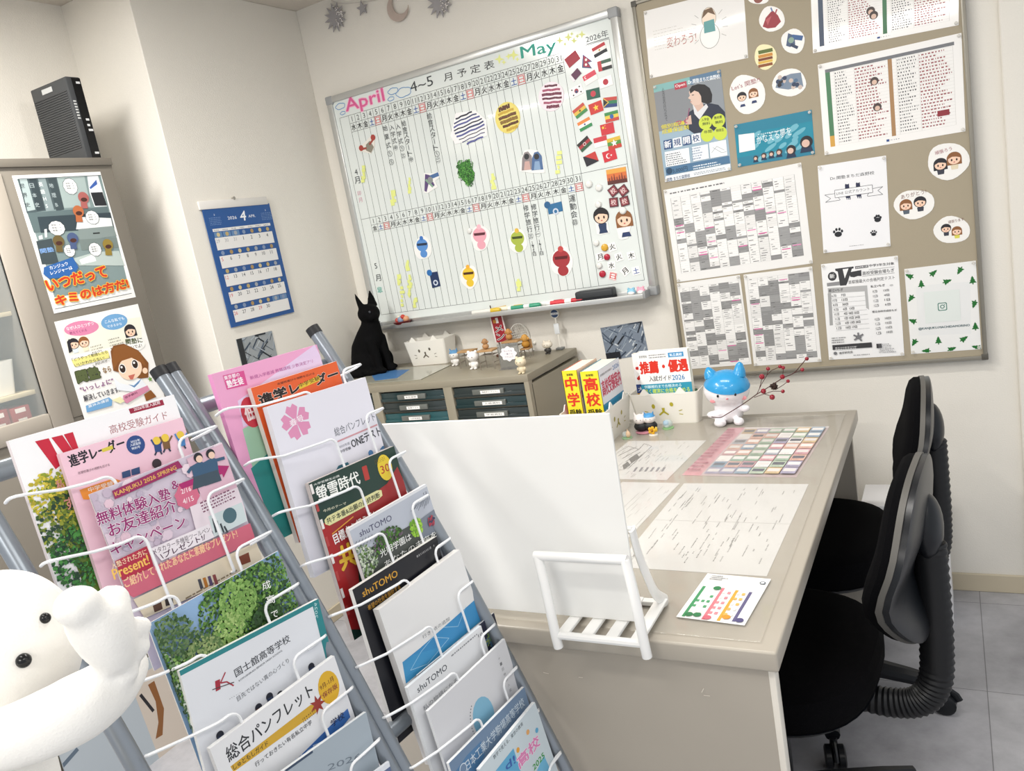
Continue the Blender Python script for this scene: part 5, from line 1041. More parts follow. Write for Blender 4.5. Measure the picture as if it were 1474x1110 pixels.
s.ppoly([B0(*p) for p in ((1000, 700), (1265, 590), (1305, 770), (1040, 850))], '#e3d6de'); s.dashes(.68, .27, .98, .34, 4, '#7a4a64', .8); s.ppoly([B0(*p) for p in ((1098, 750), (1275, 675), (1305, 775), (1130, 860))], '#c9d6d8'); s.circ(s.L(*B0(1212, 745)), .010, '#4a6a74')
for k in range(4): s.pline([B0(1122+20*k, 760+14*k), B0(1140+20*k, 835)], .0025, '#3a4248')
s.ppoly([B0(*p) for p in ((795, 920), (1100, 790), (1130, 860), (850, 985))], '#e9e2e8'); s.ptext('メタカラー多機能ツールペン', B0(808, 955), B0(1110, 830), B0(800, 925), '#4a3a4a'); s.ptext('\\プレゼント!/', B0(850, 978), B0(1085, 870), B0(842, 945), '#4a2a44', .03)
s.ppoly([B0(*p) for p in ((555, 1010), (775, 905), (808, 1015), (595, 1110))], '#b02b45'); s.ptext('入塾された方に', B0(588, 1032), B0(775, 950), B0(580, 1000), '#f2d9b4', .02); s.ptext('Present!', B0(600, 1085), B0(788, 1000), B0(592, 1030), '#f0c060', .04)
s.ppoly([B0(*p) for p in ((600, 1110), (1330, 780), (1345, 880), (700, 1180))], '#c9657a'); s.ptext('ご紹介してくれたあなたに素敵なプレゼント!', B0(660, 1130), B0(1255, 860), B0(650, 1078), '#f0c49a', .03)
s.ppoly([B0(*p) for p in ((700, 1190), (1350, 885), (1400, 1000), (760, 1290))], '#ddd0b8'); s.dashes(.35, .72, .98, .86, 7, '#8a7a62', .6); 
for k, cc in enumerate(('#4a4a52', '#b5742f', '#5a4a6a', '#8a4a4a')): s.ppoly([B0(1040+26*k, 1085-8*k), B0(1056+26*k, 1080-8*k), B0(1072+26*k, 1130-8*k), B0(1055+26*k, 1136-8*k)], cc)
s.ppoly([B0(*p) for p in ((1255, 965), (1310, 940), (1322, 990), (1265, 1012))], '#7a3f2c'); s.ppoly([B0(*p) for p in ((800, 1215), (845, 1195), (855, 1240), (812, 1258))], '#5a4034'); s.ppoly([B0(*p) for p in ((865, 1185), (905, 1170), (912, 1212), (872, 1226))], '#3a322e')
done(s, 'brochure', 'lilac and pink campaign flyer with two running pupils in the second pocket')
s = bro(3+C1J, (212, 899), (400, 793), HB, a=.010, th=.002, base='#8fb0d4', rough=.25)
s.blotch(s.L(*D4(640, 260)), .056, GREENS[:4], 120, 1.0, 1.15); s.blotch(s.L(*D4(800, 160)), .05, GREENS[:4], 110, 1, 1.2); s.blotch(s.L(*D4(610, 170)), .026, ['#6f9a4a', '#8fb562', '#7aa052'], 70); s.blotch(s.L(*D4(560, 340)), .022, ['#86a85a', '#a3bf74', '#6f9a4a'], 60); s.blotch(s.L(*D4(780, 300)), .026, ['#24401f', '#2b4a22', '#35592a'], 80); s.blotch(s.L(*D4(230, 520)), .046, ['#5f7a52', '#476a3c', '#6f8a5a', '#39572f'], 120, 1.0, 1.3); s.blotch(s.L(*D4(150, 560)), .03, ['#5f7a52', '#476a3c', '#6f8a5a', '#39572f'], 80, .8, 1.6); s.blotch(s.L(*D4(215, 900)), .034, ['#5f7a52', '#8fa08c', '#6f8a5a', '#39572f'], 90, .7, 2.2); s.blotch(s.L(*D4(420, 470)), .024, ['#7a8f5a', '#4f6f3c', '#93a56a'], 60); s.blotch(s.L(*D4(290, 800)), .046, GREENS+['#6f8a66', '#a9b8a4'], 120, .8, 1.6); s.blotch(s.L(*D4(330, 1000)), .045, ['#8fa08c', '#5a7a52', '#c2cbc0', '#3f5f38'], 70, .8, 1.3)
s.ptext('成', D4(722, 115), D4(768, 98), D4(716, 70), '#f2f4f0', .01); s.ptext('高', D4(742, 195), D4(790, 178), D4(736, 148), '#f2f4f0', .01); s.ptext('で', D4(770, 268), D4(808, 254), D4(764, 232), '#f2f4f0', .01)
done(s, 'brochure', 'photo brochure of blue sky and green trees in the rack beside the plush toy')
s = bro(4+C1J, (258, 966), (458, 862), HB, a=.010, th=.006, base='#dfe2e8', side='#e4e4e2')
s.rect(0, s.h-.006, s.w, s.h, '#2a8288'); s.rect(s.w-.011, s.h-.085, s.w, s.h, '#2a8288'); s.ptext('2026', (1048*.26135+180, 822+262*.26135), (1042*.26135+180, 868), D4(1062, 262), '#bfe0e0')
s.ptext('国士舘高等学校', D4(612, 595), D4(912, 395), D4(600, 550), '#34383e', .01); s.ptext('KOKUSHIKAN SENIOR HIGH SCHOOL', D4(628, 618), D4(868, 448), D4(626, 608), '#4a4e54', .01); s.ptext('目先ではない真の心づくり', D4(622, 728), D4(905, 510), D4(612, 702), '#62666c')
s.ppoly([D4(*p) for p in ((495, 615), (522, 603), (526, 658), (500, 672))], '#a32a3c'); s.pline([D4(552, 565), D4(525, 625), D4(560, 618), D4(598, 640)], .0016, '#a32a3c'); s.pline([D4(480, 662), D4(600, 620)], .001, '#4a3a3c'); s.dashes(.24, .235, .34, .24, 1, '#77777c')
for x, y in ((795, 700), (735, 760), (1025, 535), (855, 690), (522, 912)): s.circ(s.L(*D4(x, y)), .005, '#2c2f3a'); s.ppoly([D4(x-14, y+12), D4(x+20, y-4), D4(x+30, y+40), D4(x-8, y+48)], '#8a5a4a' if x == 735 else '#34405c')
done(s, 'brochure', 'pale grey brochure with teal edge and small red emblem in the left rack column')
s = bro(5+C1J, (302, 1078), (481, 944), HB, a=.009, th=.007, base='#e6e7ea', side='#dcdcdc')
s.ptext('総合パンフレット', D4(575, 1065), D4(1042, 690), D4(552, 985), '#2a2d32', .02)
s.ppoly([D4(*p) for p in ((580, 1085), (1022, 745), (1075, 748), (1050, 790), (598, 1115))], '#d0a534'); s.ptext('しゅともしガイド', D4(600, 1106), D4(790, 968), D4(592, 1078), '#3a3222', .02); s.dashes(.62, .17, .74, .2, 2, '#7a5f1f', .9)
c = s.L(*D4(1122, 648)); s.circ(c, .0165, '#dcae2c', .0215); s.ptext('9月-1月', D4(1078, 668), D4(1150, 612), D4(1072, 640), '#6a3a1c', .02); s.ptext('保存版', D4(1092, 712), D4(1172, 650), D4(1086, 682), '#8a3a2c', .03)
c = s.L(*D4(1060, 742)); s.poly([(c[0]+.0125*(1 if k % 2 == 0 else .45)*math.cos(PI/2+k*PI/7), c[1]+.0125*(1 if k % 2 == 0 else .45)*math.sin(PI/2+k*PI/7)) for k in range(14)], '#97352f')
s.ptext('行っておきたい有名私立中学', D4(720, 1090), D4(1030, 850), D4(712, 1064), '#33363c', .01); s.ppoly([D4(*p) for p in ((880, 1110), (1225, 765), (1240, 812), (1000, 1110))], '#3a6ab0'); s.ptext('学校', D4(1140, 870), D4(1210, 815), D4(1134, 830), '#1f2c52', .03)
for k in range(5): s.pline([D4(930+26*k, 1075-26*k), D4(940+34*k, 1040-22*k)], .0012, '#cfe0f4')
done(s, 'brochure', 'white guide brochure with yellow disc and red maple leaf in the left rack column')
s = bro(6+C1J, (352, 1150), (527, 1025), .2, a=.009, th=.005, base='#a4b0ba', side='#d3d7da')
s.ptext('2026', (545*.26+330, 1110), (520, 1092), (545*.26+327, 1102), '#6d7884'); s.rect(s.w*.3, s.h-.003, s.w*.52, s.h, '#3a4a62')
done(s, 'brochure', 'plain grey-blue brochure near the bottom photo edge, left rack column')
s = bro(7+C1J, (392, 1222), (560, 1096), .14, a=.009, th=.004, base='#dfe3ea', side='#cfd3d8'); s.frect(.2, .05, 1, .12, '#5f6f92'); done(s, 'brochure', 'pale blue brochure corner at the bottom photo edge, left rack column')
# column two
s = bro(0, (304, 539), (456, 496), HB, a=.026, th=.009, base='#e6a3c8', side='#d98fbc')
s.ppoly([C3(*p) for p in ((230, 360), (640, 60), (700, 180), (420, 420), (260, 500))], '#dfc9e6'); s.ppoly([C3(*p) for p in ((255, 510), (420, 420), (600, 640), (310, 720))], '#9cc4a8'); s.ppoly([C3(*p) for p in ((300, 720), (480, 560), (700, 1200), (490, 1230))], '#2c8a86')
s.ppoly([C3(*p) for p in ((150, 225), (262, 198), (282, 275), (172, 300))], '#d3508f'); s.ptext('東京都の', C3(160, 250), C3(242, 228), C3(155, 228), '#f5e6ef', .04); s.ptext('塾生徒', C3(178, 292), C3(264, 268), C3(168, 252), '#f8edf3', .05); s.ptext('新規入学者減 教職課程 少数決定アリ', C3(298, 248), C3(632, 155), C3(294, 228), '#b55a9a')
s.circ(s.L(*C3(300, 420)), .0155, '#c93a4a', .022); s.ptext('低', C3(280, 470), C3(325, 455), C3(268, 395), '#f6e6e6', .05)
for t, y in (('12月', 680), ('1月', 785)): s.ptext(t, C3(400+(y-680)*.45, y), C3(460+(y-680)*.45, y-20), C3(392+(y-680)*.45, y-42), '#1a4a5a', .04)
s.ptext('12', C3(492, 895), C3(535, 882), C3(482, 855), '#dfe0a0', .04)
done(s, 'brochure', 'pink, green and teal brochure at the top left of the right rack column')
s = bro(0, (361, 559), (484, 520), HB*.92, a=.012, th=.009, base='#e0612f', side='#d8cfc6')
s.ptext('進学レーダー', C3(352, 385), C3(770, 235), C3(338, 330), '#241c1a', .07, '#f0e6dc', .11); s.ptext('志望校選びの視野を広げる', C3(442, 276), C3(640, 218), C3(440, 264), '#5a2a1c', .02); s.ppoly([C3(*p) for p in ((552, 275), (660, 225), (672, 248), (560, 298))], '#e0c23a'); s.ptext('中学受験', C3(560, 290), C3(668, 246), C3(554, 268), '#6a4a1a', .03)
done(s, 'brochure', 'orange brochure with heavy black heading in the right rack column')
s = bro(1, (384, 586), (526, 543), HB, a=.009, th=.010, base='#e1e0ea', side='#dcdce0')
c = s.L(*C3(542, 470))
for k in range(5):
    a = PI/2+k*2*PI/5+.15; s.poly([c, (c[0]+.022*math.cos(a-.55), c[1]+.022*math.sin(a-.55)), (c[0]+.0265*math.cos(a-.2), c[1]+.0265*math.sin(a-.2)), (c[0]+.022*math.cos(a), c[1]+.022*math.sin(a)), (c[0]+.0265*math.cos(a+.2), c[1]+.0265*math.sin(a+.2)), (c[0]+.022*math.cos(a+.55), c[1]+.022*math.sin(a+.55))], '#d98fb4', s.th+3*STEP)
s.lay = 5; s.ptext('春号', C3(515, 500), C3(585, 462), C3(500, 468), '#f6e9f1', .03)
s.ptext('総合パンフレット', C3(752, 550), C3(965, 462), C3(742, 505), '#6a6d76'); s.ppoly([C3(*p) for p in ((760, 572), (972, 482), (974, 490), (762, 580))], '#c9949c'); s.ptext('ONEテスト', C3(842, 612), C3(995, 540), C3(832, 565), '#33353c', .03); s.ptext('2025年度', C3(772, 612), C3(828, 590), C3(769, 598), '#8a8d96'); s.ptext('中学受験', C3(776, 640), C3(834, 616), C3(772, 624), '#4a4d56', .01); s.ppoly([C3(*p) for p in ((750, 735), (765, 705), (815, 685), (828, 705))], '#3f6f80'); s.ppoly([C3(*p) for p in ((985, 620), (1000, 600), (1015, 598), (1020, 612))], '#3f6f9a'); s.circ(s.L(*C3(938, 638)), .005, '#4f7fb0')
done(s, 'brochure', 'thick pale lilac brochure with a pink cherry blossom emblem')
s = bro(2, (444, 696), (567, 642), HB*.95, a=.009, th=.008, base='#1f3a32', side='#b9b0ac')
s.ppoly([C4(*p) for p in ((90, 480), (250, 400), (480, 230), (540, 130), (620, 310), (300, 560), (330, 1090), (240, 1090))], '#982a2c'); s.ppoly([C4(*p) for p in ((90, 470), (140, 455), (330, 1080), (250, 1090))], '#a32224')
s.ptext('螢雪時代', C4(75, 335), C4(325, 230), C4(50, 255), '#eef0ec', .03); s.ptext('1', C4(352, 212), C4(376, 202), C4(329, 135), '#b03a34', .05); s.ptext('大学受験生必携', C4(48, 245), C4(200, 190), C4(44, 232), '#d9ddd8', .02); s.ptext('今月のテーマ', C4(104, 402), C4(240, 352), C4(99, 386), '#e3e2c8', .01)
s.ppoly([C4(*p) for p in ((110, 445), (128, 422), (420, 270), (446, 268), (452, 300), (430, 322), (140, 478), (115, 470))], '#dcd9a0'); s.ptext('共テ本番&出願の最終判断', C4(128, 470), C4(440, 310), C4(120, 436), '#25352c', .03)
c = s.L(*C4(467, 135)); s.circ(c, .0148, '#e0c63a', .0205); s.ptext('30', C4(448, 175), C4(498, 152), C4(440, 128), '#b03a2c', .02); s.dashes(.73, .035, .86, .065, 3, '#6a5a1c', .9)
s.pline([C4(155, 528), C4(280, 425)], .0016, '#e0a040'); s.ptext('目標点を超える!', C4(175, 590), C4(415, 440), C4(160, 530), '#f3eeee', .03); s.ptext('共', C4(215, 745), C4(305, 700), C4(190, 610), '#e3b83a', .06)
for k in range(8): s.rect(.0005, s.h*(.93-.11*k), .005, s.h*(.99-.11*k), ('#e9e4e2', '#b3403f')[k % 2])
done(s, 'brochure', 'dark green and red magazine with a yellow disc in the right rack column')
s = bro(3, (502, 761), (613.5, 697), HB*.95, a=.009, th=.007, base='#b4bac6', side='#e2e2e4')
s.ptext('shuTOMO', C4(322, 545), C4(510, 445), C4(314, 510), '#4a4a66', .02); s.rect(0, s.h-.004, s.w, s.h-.0005, '#d9dbe0'); s.ptext('12', C4(695, 298), C4(716, 288), C4(692, 284), '#4a4d58')
for k in range(10): s.pline([C4(620+11*k, 395-4*k+10*math.sin(k*2)), C4(640+10*k, 360-6*k)], .0009, '#5f646f')
for k in range(6): s.pline([C4(280+20*k, 620-10*k), C4(300+18*k, 570-8*k)], .0009, '#5f646f')
s.ppoly([C4(*p) for p in ((255, 680), (660, 450), (760, 380), (820, 500), (800, 560), (280, 830))], '#4a4f4c'); s.ppoly([C4(*p) for p in ((660, 450), (770, 372), (815, 490), (690, 560))], '#7a8290'); s.blotch(s.L(*C4(650, 490)), .014, ['#8fc23a', '#6fa52c', '#a9d44f'], 40); s.blotch(s.L(*C4(330, 700)), .024, ['#a9b8a0', '#cfd6c6', '#5a7a3c', '#7a8a78'], 60, 1.3, 1); s.blotch(s.L(*C4(480, 560)), .020, ['#4a7a2c', '#3a5a28', '#6a5a6a', '#2f4a24'], 60, 1.6, .8)
s.blotch(s.L(*C4(735, 450)), .008, ['#a53a4a', '#3a3f5a'], 14); s.ptext('光明学園は', C4(440, 668), C4(620, 560), C4(428, 625), '#eef0ee', .01); s.ptext('あなたの未来を', C4(465, 728), C4(770, 540), C4(455, 690), '#eef0ee', .01)
done(s, 'brochure', 'grey and leafy photo magazine with dark heading, fourth row of the right rack column')
s = bro(4, (507, 849), (628, 772.5), HB*.95, a=.009, th=.008, base='#17181f', side='#d9d7d4')
s.ptext('shuTOMO', C4(340, 900), C4(545, 775), C4(330, 860), '#c9962f', .03); s.ptext('希望の社会を設計する', C4(372, 980), C4(560, 850), C4(364, 950), '#b98a34', .02); s.dashes(.72, .03, .95, .06, 1, '#8a8a8c'); s.ptext('11', C4(735, 612), C4(758, 600), C4(732, 602), '#9a9a9c')
done(s, 'brochure', 'black magazine with golden heading in the right rack column')
s = bro(5, (545, 878), (661.5, 791), HB, a=.008, th=.012, base='#e3e3e3', side='#dad8d6')
s.ppoly([C5(*p) for p in ((540, 440), (640, 360), (985, 55), (1010, 165), (990, 200), (560, 560))], '#3f93c6'); s.ppoly([C5(*p) for p in ((540, 440), (640, 360), (985, 55), (1010, 165), (800, 340), (600, 400))], '#3a8cc2'); s.ptext('行き1点の追加', C5(655, 312), C5(805, 205), C5(648, 292), '#6a7076'); s.pline([C5(585, 485), C5(645, 380), C5(710, 300), C5(800, 305), C5(680, 450), C5(585, 485)], .0007, '#a9d3ea'); s.pline([C5(770, 245), C5(850, 240), C5(895, 125)], .0007, '#a9d3ea')
done(s, 'brochure', 'thick white brochure with a blue diagonal block in the right rack column')
s = bro(6, (601, 972), (711, 882), HB*.9, a=.017, th=.003, base='#23283f', side='#d0d0d0'); s.blotch(s.L(*C5(1035, 310)), .012, ['#6a8a4a', '#4a6a8a', '#8a9a5a'], 20); s.ptext('10', C5(1012, 228), C5(1034, 214), C5(1010, 218), '#c9ccd6'); done(s, 'brochure', 'navy brochure corner peeping out behind a white magazine in the right rack column')
s = bro(6, (586.5, 990), (692.5, 900.5), HB*.95, a=.009, th=.006, base='#dfe1e4', side='#dfe2e4')
s.ptext('shuTOMO', C5(628, 612), C5(792, 478), C5(618, 580), '#3f444e', .02); s.ptext('私の物語になる', C5(660, 715), C5(850, 550), C5(650, 690), '#777c84'); s.dashes(.55, .02, .95, .04, 1, '#8a8d92'); s.ptext('10', C5(965, 302), C5(988, 286), C5(962, 286), '#4a4d55')
done(s, 'brochure', 'white magazine with dark grey heading below the blue diagonal block')
s = bro(7, (616, 1024), (726.5, 919.5), HB*.95, a=.009, th=.005, base='#d3d4d8', side='#e2e4e6')
c = s.L(*C5(995, 745)); s.circ(c, .0245, '#7fb4cf', .031); s.vtext('十一回特別入試', s.L(*C5(1075, 405)), s.L(*C5(1148, 610)), .005, '#77787c')
for k in range(12): a = 2.2+k*.13; s.circ((c[0]+.030*math.cos(a), c[1]+.037*math.sin(a)), .0012, '#6a6d72', k=6)
done(s, 'brochure', 'pale brochure with a large light blue circle in the right rack column')
s = bro(8, (646, 1099), (754.5, 989), HB*.9, a=.009, th=.005, base='#6f87a3', side='#e2e4e6')
s.ppoly([C5(*p) for p in ((830, 1060), (900, 960), (980, 880), (1000, 960), (940, 1060))], '#4f7aa3'); s.ptext('日本工業大学駒場高等学校', C5(905, 1050), C5(1225, 680), C5(885, 1000), '#cfdbe6', .01, '#4f6a88', .04); s.circ(s.L(*C5(880, 1035)), .008, '#cfdbe6'); s.circ(s.L(*C5(880, 1035)), .0066, '#6f87a3')
done(s, 'brochure', 'slate blue brochure with pale outlined heading near the bottom of the right rack column')
s = bro(9, (690, 1108), (770, 1011), .2, a=.009, th=.006, base='#c9d6dd', side='#e2e4e6', over=0)
s.ptext('数字で見える、東京の教育', C5(1052, 985), C5(1215, 790), C5(1042, 968), '#4a5560', .01); s.ppoly([C5(*p) for p in ((1060, 1047), (1160, 920), (1200, 1047))], '#5fa8cf'); s.ppoly([C5(*p) for p in ((1290, 1047), (1330, 960), (1370, 1047))], '#6fb4d6')
s.ptext('高校', C5(1195, 1040), C5(1310, 900), C5(1170, 985), '#d981b4', .05, '#f0e2ec', .09); s.ptext('2025', C5(1275, 1046), C5(1335, 968), C5(1266, 1018), '#3f9a4a', .05); s.ptext('d!', C5(1120, 1046), C5(1172, 1000), C5(1104, 1010), '#3a5fa8', .05)
for x, y, cc in ((1185, 930, '#e0a040'), (1240, 830, '#e0a86a'), (1290, 820, '#5fa8cf')): s.circ(s.L(*C5(x, y)), .004, cc)
done(s, 'brochure', 'colourful pale blue brochure with pink lettering at the bottom of the right rack column')
# board behind the rack
tl = hit(60, 1012, 0, .0); tr = hit(240, 958, 0, .0)
s = Sheet((.0, tl.y, 0), (0, 1, 0), (0, 0, 1), tr.y-tl.y, (tl.z+tr.z)/2, th=.004, base='#b4bec6')
L = s.Ls([(186, 980), (240, 950), (300, 1110), (236, 1110)]); s.poly(L, '#cfc4b8')
s.pline([(84, 1110), (112, 1078)], .012, '#5f6f80'); s.pline([(202, 1000), (221, 1024)], .009, '#26242a')
s.ppoly([(213, 986), (222, 980), (236, 1020), (234, 1058), (224, 1064), (228, 1040), (224, 1010)], '#8a5a30')
s.make('drawing_board', 'pale board with a brown curved stroke leaning at the cabinet foot behind the rack', 'board')
# ---------------------------------------------------------------- on the drawer cabinet
DZ = .8801
def fuse(parts, vox, m, name, parent, smooth=8):
    """one continuous skin over a set of overlapping solids"""
    b = MB(); parts(b, m); me = bpy.data.meshes.new('tmp'); b.bm.to_mesh(me); b.bm.free(); o = bpy.data.objects.new('tmp', me); C.objects.link(o)
    md = o.modifiers.new('r', 'REMESH'); md.mode = 'VOXEL'; md.voxel_size = vox
    if smooth:
        ms = o.modifiers.new('s', 'SMOOTH'); ms.iterations = smooth; ms.factor = .5
    dg = bpy.context.evaluated_depsgraph_get(); n = bpy.data.meshes.new_from_object(o.evaluated_get(dg)); bpy.data.objects.remove(o)
    n.materials.clear(); n.materials.append(m); n.shade_smooth(); n.name = name
    org = ROOT_LOC[parent.name]
    for v in n.vertices: v.co -= org
    r = bpy.data.objects.new(name, n); C.objects.link(r); r.parent = parent; ROOT_LOC[r.name] = org; return r
def cone(b, c, tip, r, m, flat=.6):
    c = V3(c); tip = V3(tip); b.tube([c, c*.6+tip*.4, c*.25+tip*.75, tip], [r, r*.72, r*.38, r*.08], m, 10, flat=flat)
CT = M('#060607', .85, spec=.15, bump=.3, bscale=400, name='black_flock')
cx, cy = .150, -.170; cat = thing('cat_statue', 'black sitting cat statue on the drawer cabinet beside the wall corner', 'statue', (cx, cy, DZ))
E1 = V3((.90, -.20, 0)).normalized(); S1 = V3((-E1.y, E1.x, 0))
def CP(f, sd, z): return V3((cx, cy, DZ+z))+E1*f+S1*sd
def catp(b, m):
    b.tube([CP(-.035, 0, .055), CP(-.020, 0, .10), CP(.010, 0, .15), CP(.028, 0, .19), CP(.030, 0, .215)], [.066, .064, .052, .038, .032], m, 16)
    b.ell(CP(-.035, 0, .055), (.070, .060, .060), m); b.ell(CP(.022, 0, .145), (.042, .044, .055), m)
    b.ell(CP(.038, -.006, .235), (.044, .043, .038), m); b.ell(CP(.070, -.014, .224), (.020, .022, .017), m)
    for sd in (-1, 1):
        cone(b, CP(.030, sd*.026, .258), CP(.022, sd*.038-.004, .325), .022, m); b.ell(CP(-.010, sd*.052, .045), (.052, .026, .048), m)
        b.tube([CP(.036, sd*.026, .14), CP(.052, sd*.024, .07), CP(.058, sd*.024, .015)], [.022, .017, .014], m, 10); b.ell(CP(.066, sd*.024, .013), (.024, .015, .014), m); b.ell(CP(.030, sd*.052, .012), (.036, .017, .013), m)
    b.tube(spline([CP(-.085, 0, .03), CP(-.10, -.04, .014), CP(-.05, -.085, .013), CP(.02, -.080, .012)]), .012, m, 10)
fuse(catp, .0055, CT, 'body', cat, 4)
for sd in (-1, 1):
    b = MB(); b.ell(CP(.073, sd*.018-.010, .243), (.004, .005, .005), M('#3c3f45', .15), u=10, v=8); b.build('eye', cat)
tub('storage_box', 'empty white eared box with cat-face cut-outs between the black cat and the toys', (.262, -.112, DZ), (.452, -.018, DZ+.098), WPL, 'white eared storage boxes', 'y-')
# clear folder lying flat
F = [hit(x, y, 2, DZ) for x, y in ((506, 549), (562, 531), (650, 525.5), (606, 547), (530, 552.5))]
b = MB(); b.prism([p+V3((0, 0, .0005)) for p in F], (0, 0, .002), M('#a9a99c', .2, coat=.3)); fo = thing('clear_folder', 'clear folder with blue print lying flat in front of the black cat', 'folder', tuple(F[1])); b.build('sleeve', fo)
b = MB(); G = [hit(x, y, 2, DZ) for x, y in ((535, 541), (562, 534), (590, 533), (572, 545), (540, 549))]; b.prism([p+V3((0, 0, .0026)) for p in G], (0, 0, .0004), M('#4f7fb5', .3)); b.build('insert', fo)
def figure(px, py, h, body, head, label, ears='round', cap=None, z=DZ, grp=None, name='toy_figure', hw=1.0, extra=None, y=None):
    p = hit(px, py, 2, z) if y is None else hit(px, py, 1, y); p.z = z if y is None else p.z
    t = thing(name, label, 'figurine', tuple(p), grp); r = h*.30; mb, mh = M(body, .4), M(head, .4)
    b = MB(); b.ell(p+V3((0, 0, h*.24)), (r*.72, r*.66, h*.24), mb, u=14, v=10)
    for sx in (-1, 1):
        b.ell(p+V3((sx*r*.72, -r*.2, h*.28)), (r*.24, r*.24, r*.34), mb, u=8, v=6); b.ell(p+V3((sx*r*.4, -r*.45, h*.05)), (r*.28, r*.4, h*.06), mb, u=8, v=6)
    b.build('body', t)
    hc = p+V3((0, -r*.05, h*.66)); b = MB(); b.ell(hc, (r*1.08*hw, r*.95, r*.92), mh, u=16, v=12); b.build('head', t)
    me_ = M(cap, .4) if cap else mh; b = MB()
    if cap:
        b.ell(hc+V3((0, 0, r*.04)), (r*1.11*hw, r*.98, r*.95), me_, u=18, v=14); slice_off(b, hc+V3((0, 0, r*.36)), (0, 0, 1))
        b.build('cap', t)
    for sx in (-1, 1):
        b = MB()
        if ears == 'round': b.ell(hc+V3((sx*r*.72, 0, r*.78)), r*.30, me_, u=10, v=8)
        else: cone(b, hc+V3((sx*r*.62, 0, r*.62)), hc+V3((sx*r*.86, 0, r*1.32)), r*.36, me_, .7)
        b.build('ear', t)
    for sx in (-1, 1):
        b = MB(); b.ell(hc+V3((sx*r*.36, -r*.90, r*.02)), r*.085, M('#1c1a1c', .3), u=8, v=6); b.build('eye', t)
    return t
GT = 'toy figures on the drawer cabinet'
WD = M('#b58f62', .5); WR = M('#9d958a', .35, metal=.5)
def toydesk(px, py, w, d, h, label, rot=0.):
    p = hit(px, py, 2, DZ); t = thing('toy_school_desk', label, 'toy', tuple(p), 'toy school desks')
    b = MB(); b.box(p+V3((-w/2, -d/2, h-.006)), p+V3((w/2, d/2, h)), WD, bev=.001); b.build('desktop', t)
    for sx in (-1, 1):
        for sy in (-1, 1):
            b = MB(); b.tube([p+V3((sx*w*.44, sy*d*.42, h-.006)), p+V3((sx*w*.46, sy*d*.42, 0))], .0016, WR, 6); b.build('leg', t)
    b = MB(); b.tube([p+V3((-w*.44, -d*.42, h*.35)), p+V3((-w*.44, d*.42, h*.35))], .0014, WR, 6); b.tube([p+V3((w*.44, -d*.42, h*.35)), p+V3((w*.44, d*.42, h*.35))], .0014, WR, 6); b.box(p+V3((-w*.42, -d*.38, h-.020)), p+V3((w*.42, d*.4, h-.018)), WR); b.build('under_shelf', t)
    return p
p1 = toydesk(677, 528, .062, .045, .062, 'left toy school desk with wooden top and wire legs')
p2 = toydesk(707, 530, .062, .050, .068, 'middle toy school desk with wooden top, under the tan poodle figure')
p3 = toydesk(742, 516, .066, .050, .068, 'right toy school desk behind the small cloud sign')
figure(657, 526, .062, '#e8e6e2', '#efece8', 'small white figure with blue cap seated left of the toy desks', 'point', '#5f92bd', grp=GT)
figure(684, 531, .068, '#efece8', '#f2efec', 'small plain white figure in front of the left toy desk', 'round', grp=GT)
def desk_toy(p, dz, h, body, head, label): 
    t = thing('toy_figure', label, 'figurine', (p.x, p.y, DZ+dz), GT); r = h*.3; q = V3((p.x, p.y, DZ+dz)); b = MB(); b.ell(q+V3((0, 0, h*.25)), (r, r*.9, h*.25), M(body, .6, bump=.6, bscale=600), u=12, v=8); b.build('body', t)
    b = MB(); b.ell(q+V3((0, 0, h*.66)), (r*.85, r*.8, h*.28), M(head, .6, bump=.6, bscale=600), u=12, v=8)
    for sx in (-1, 1): b.ell(q+V3((sx*r*.85, 0, h*.62)), r*.33, M(head, .6), u=8, v=6)
    b.build('head', t)
desk_toy(p2+V3((-.006, 0, 0)), .068, .040, '#b58a5e', '#a97f55', 'tan curly poodle figure sitting on the middle toy desk')
desk_toy(p3+V3((-.016, .01, 0)), .068, .044, '#b9824a', '#c08a50', 'orange-brown figure on the right toy desk below the red banner')
figure(752.5, 537.5, .058, '#dccfb0', '#e3d6b8', 'cream figure standing alone at the front edge of the drawer cabinet', 'round', grp=GT)
figure(790, 509, .050, '#3a3836', '#e0d8c8', 'cream figure with dark body lying before the grey dome', 'round', grp=GT, hw=1.25)
# seated brown figure in a tiny chair
p4 = hit(760, 514, 2, DZ); t = thing('toy_chair', 'tiny wooden toy chair right of the cloud sign', 'toy', tuple(p4)); b = MB(); b.box(p4+V3((-.018, -.016, .030)), p4+V3((.018, .016, .034)), WD); b.box(p4+V3((-.018, .013, .034)), p4+V3((.018, .016, .062)), WD, bev=.001); b.build('seat', t)
for sx in (-1, 1):
    for sy in (-1, 1): b = MB(); b.tube([p4+V3((sx*.016, sy*.014, .03)), p4+V3((sx*.016, sy*.014, 0))], .0015, WR, 6); b.build('leg', t)
q = p4+V3((0, 0, .0345)); desk_toy(q, .0345, .052, '#b9832f', '#c9964a', 'golden-brown figure seated in the tiny toy chair')
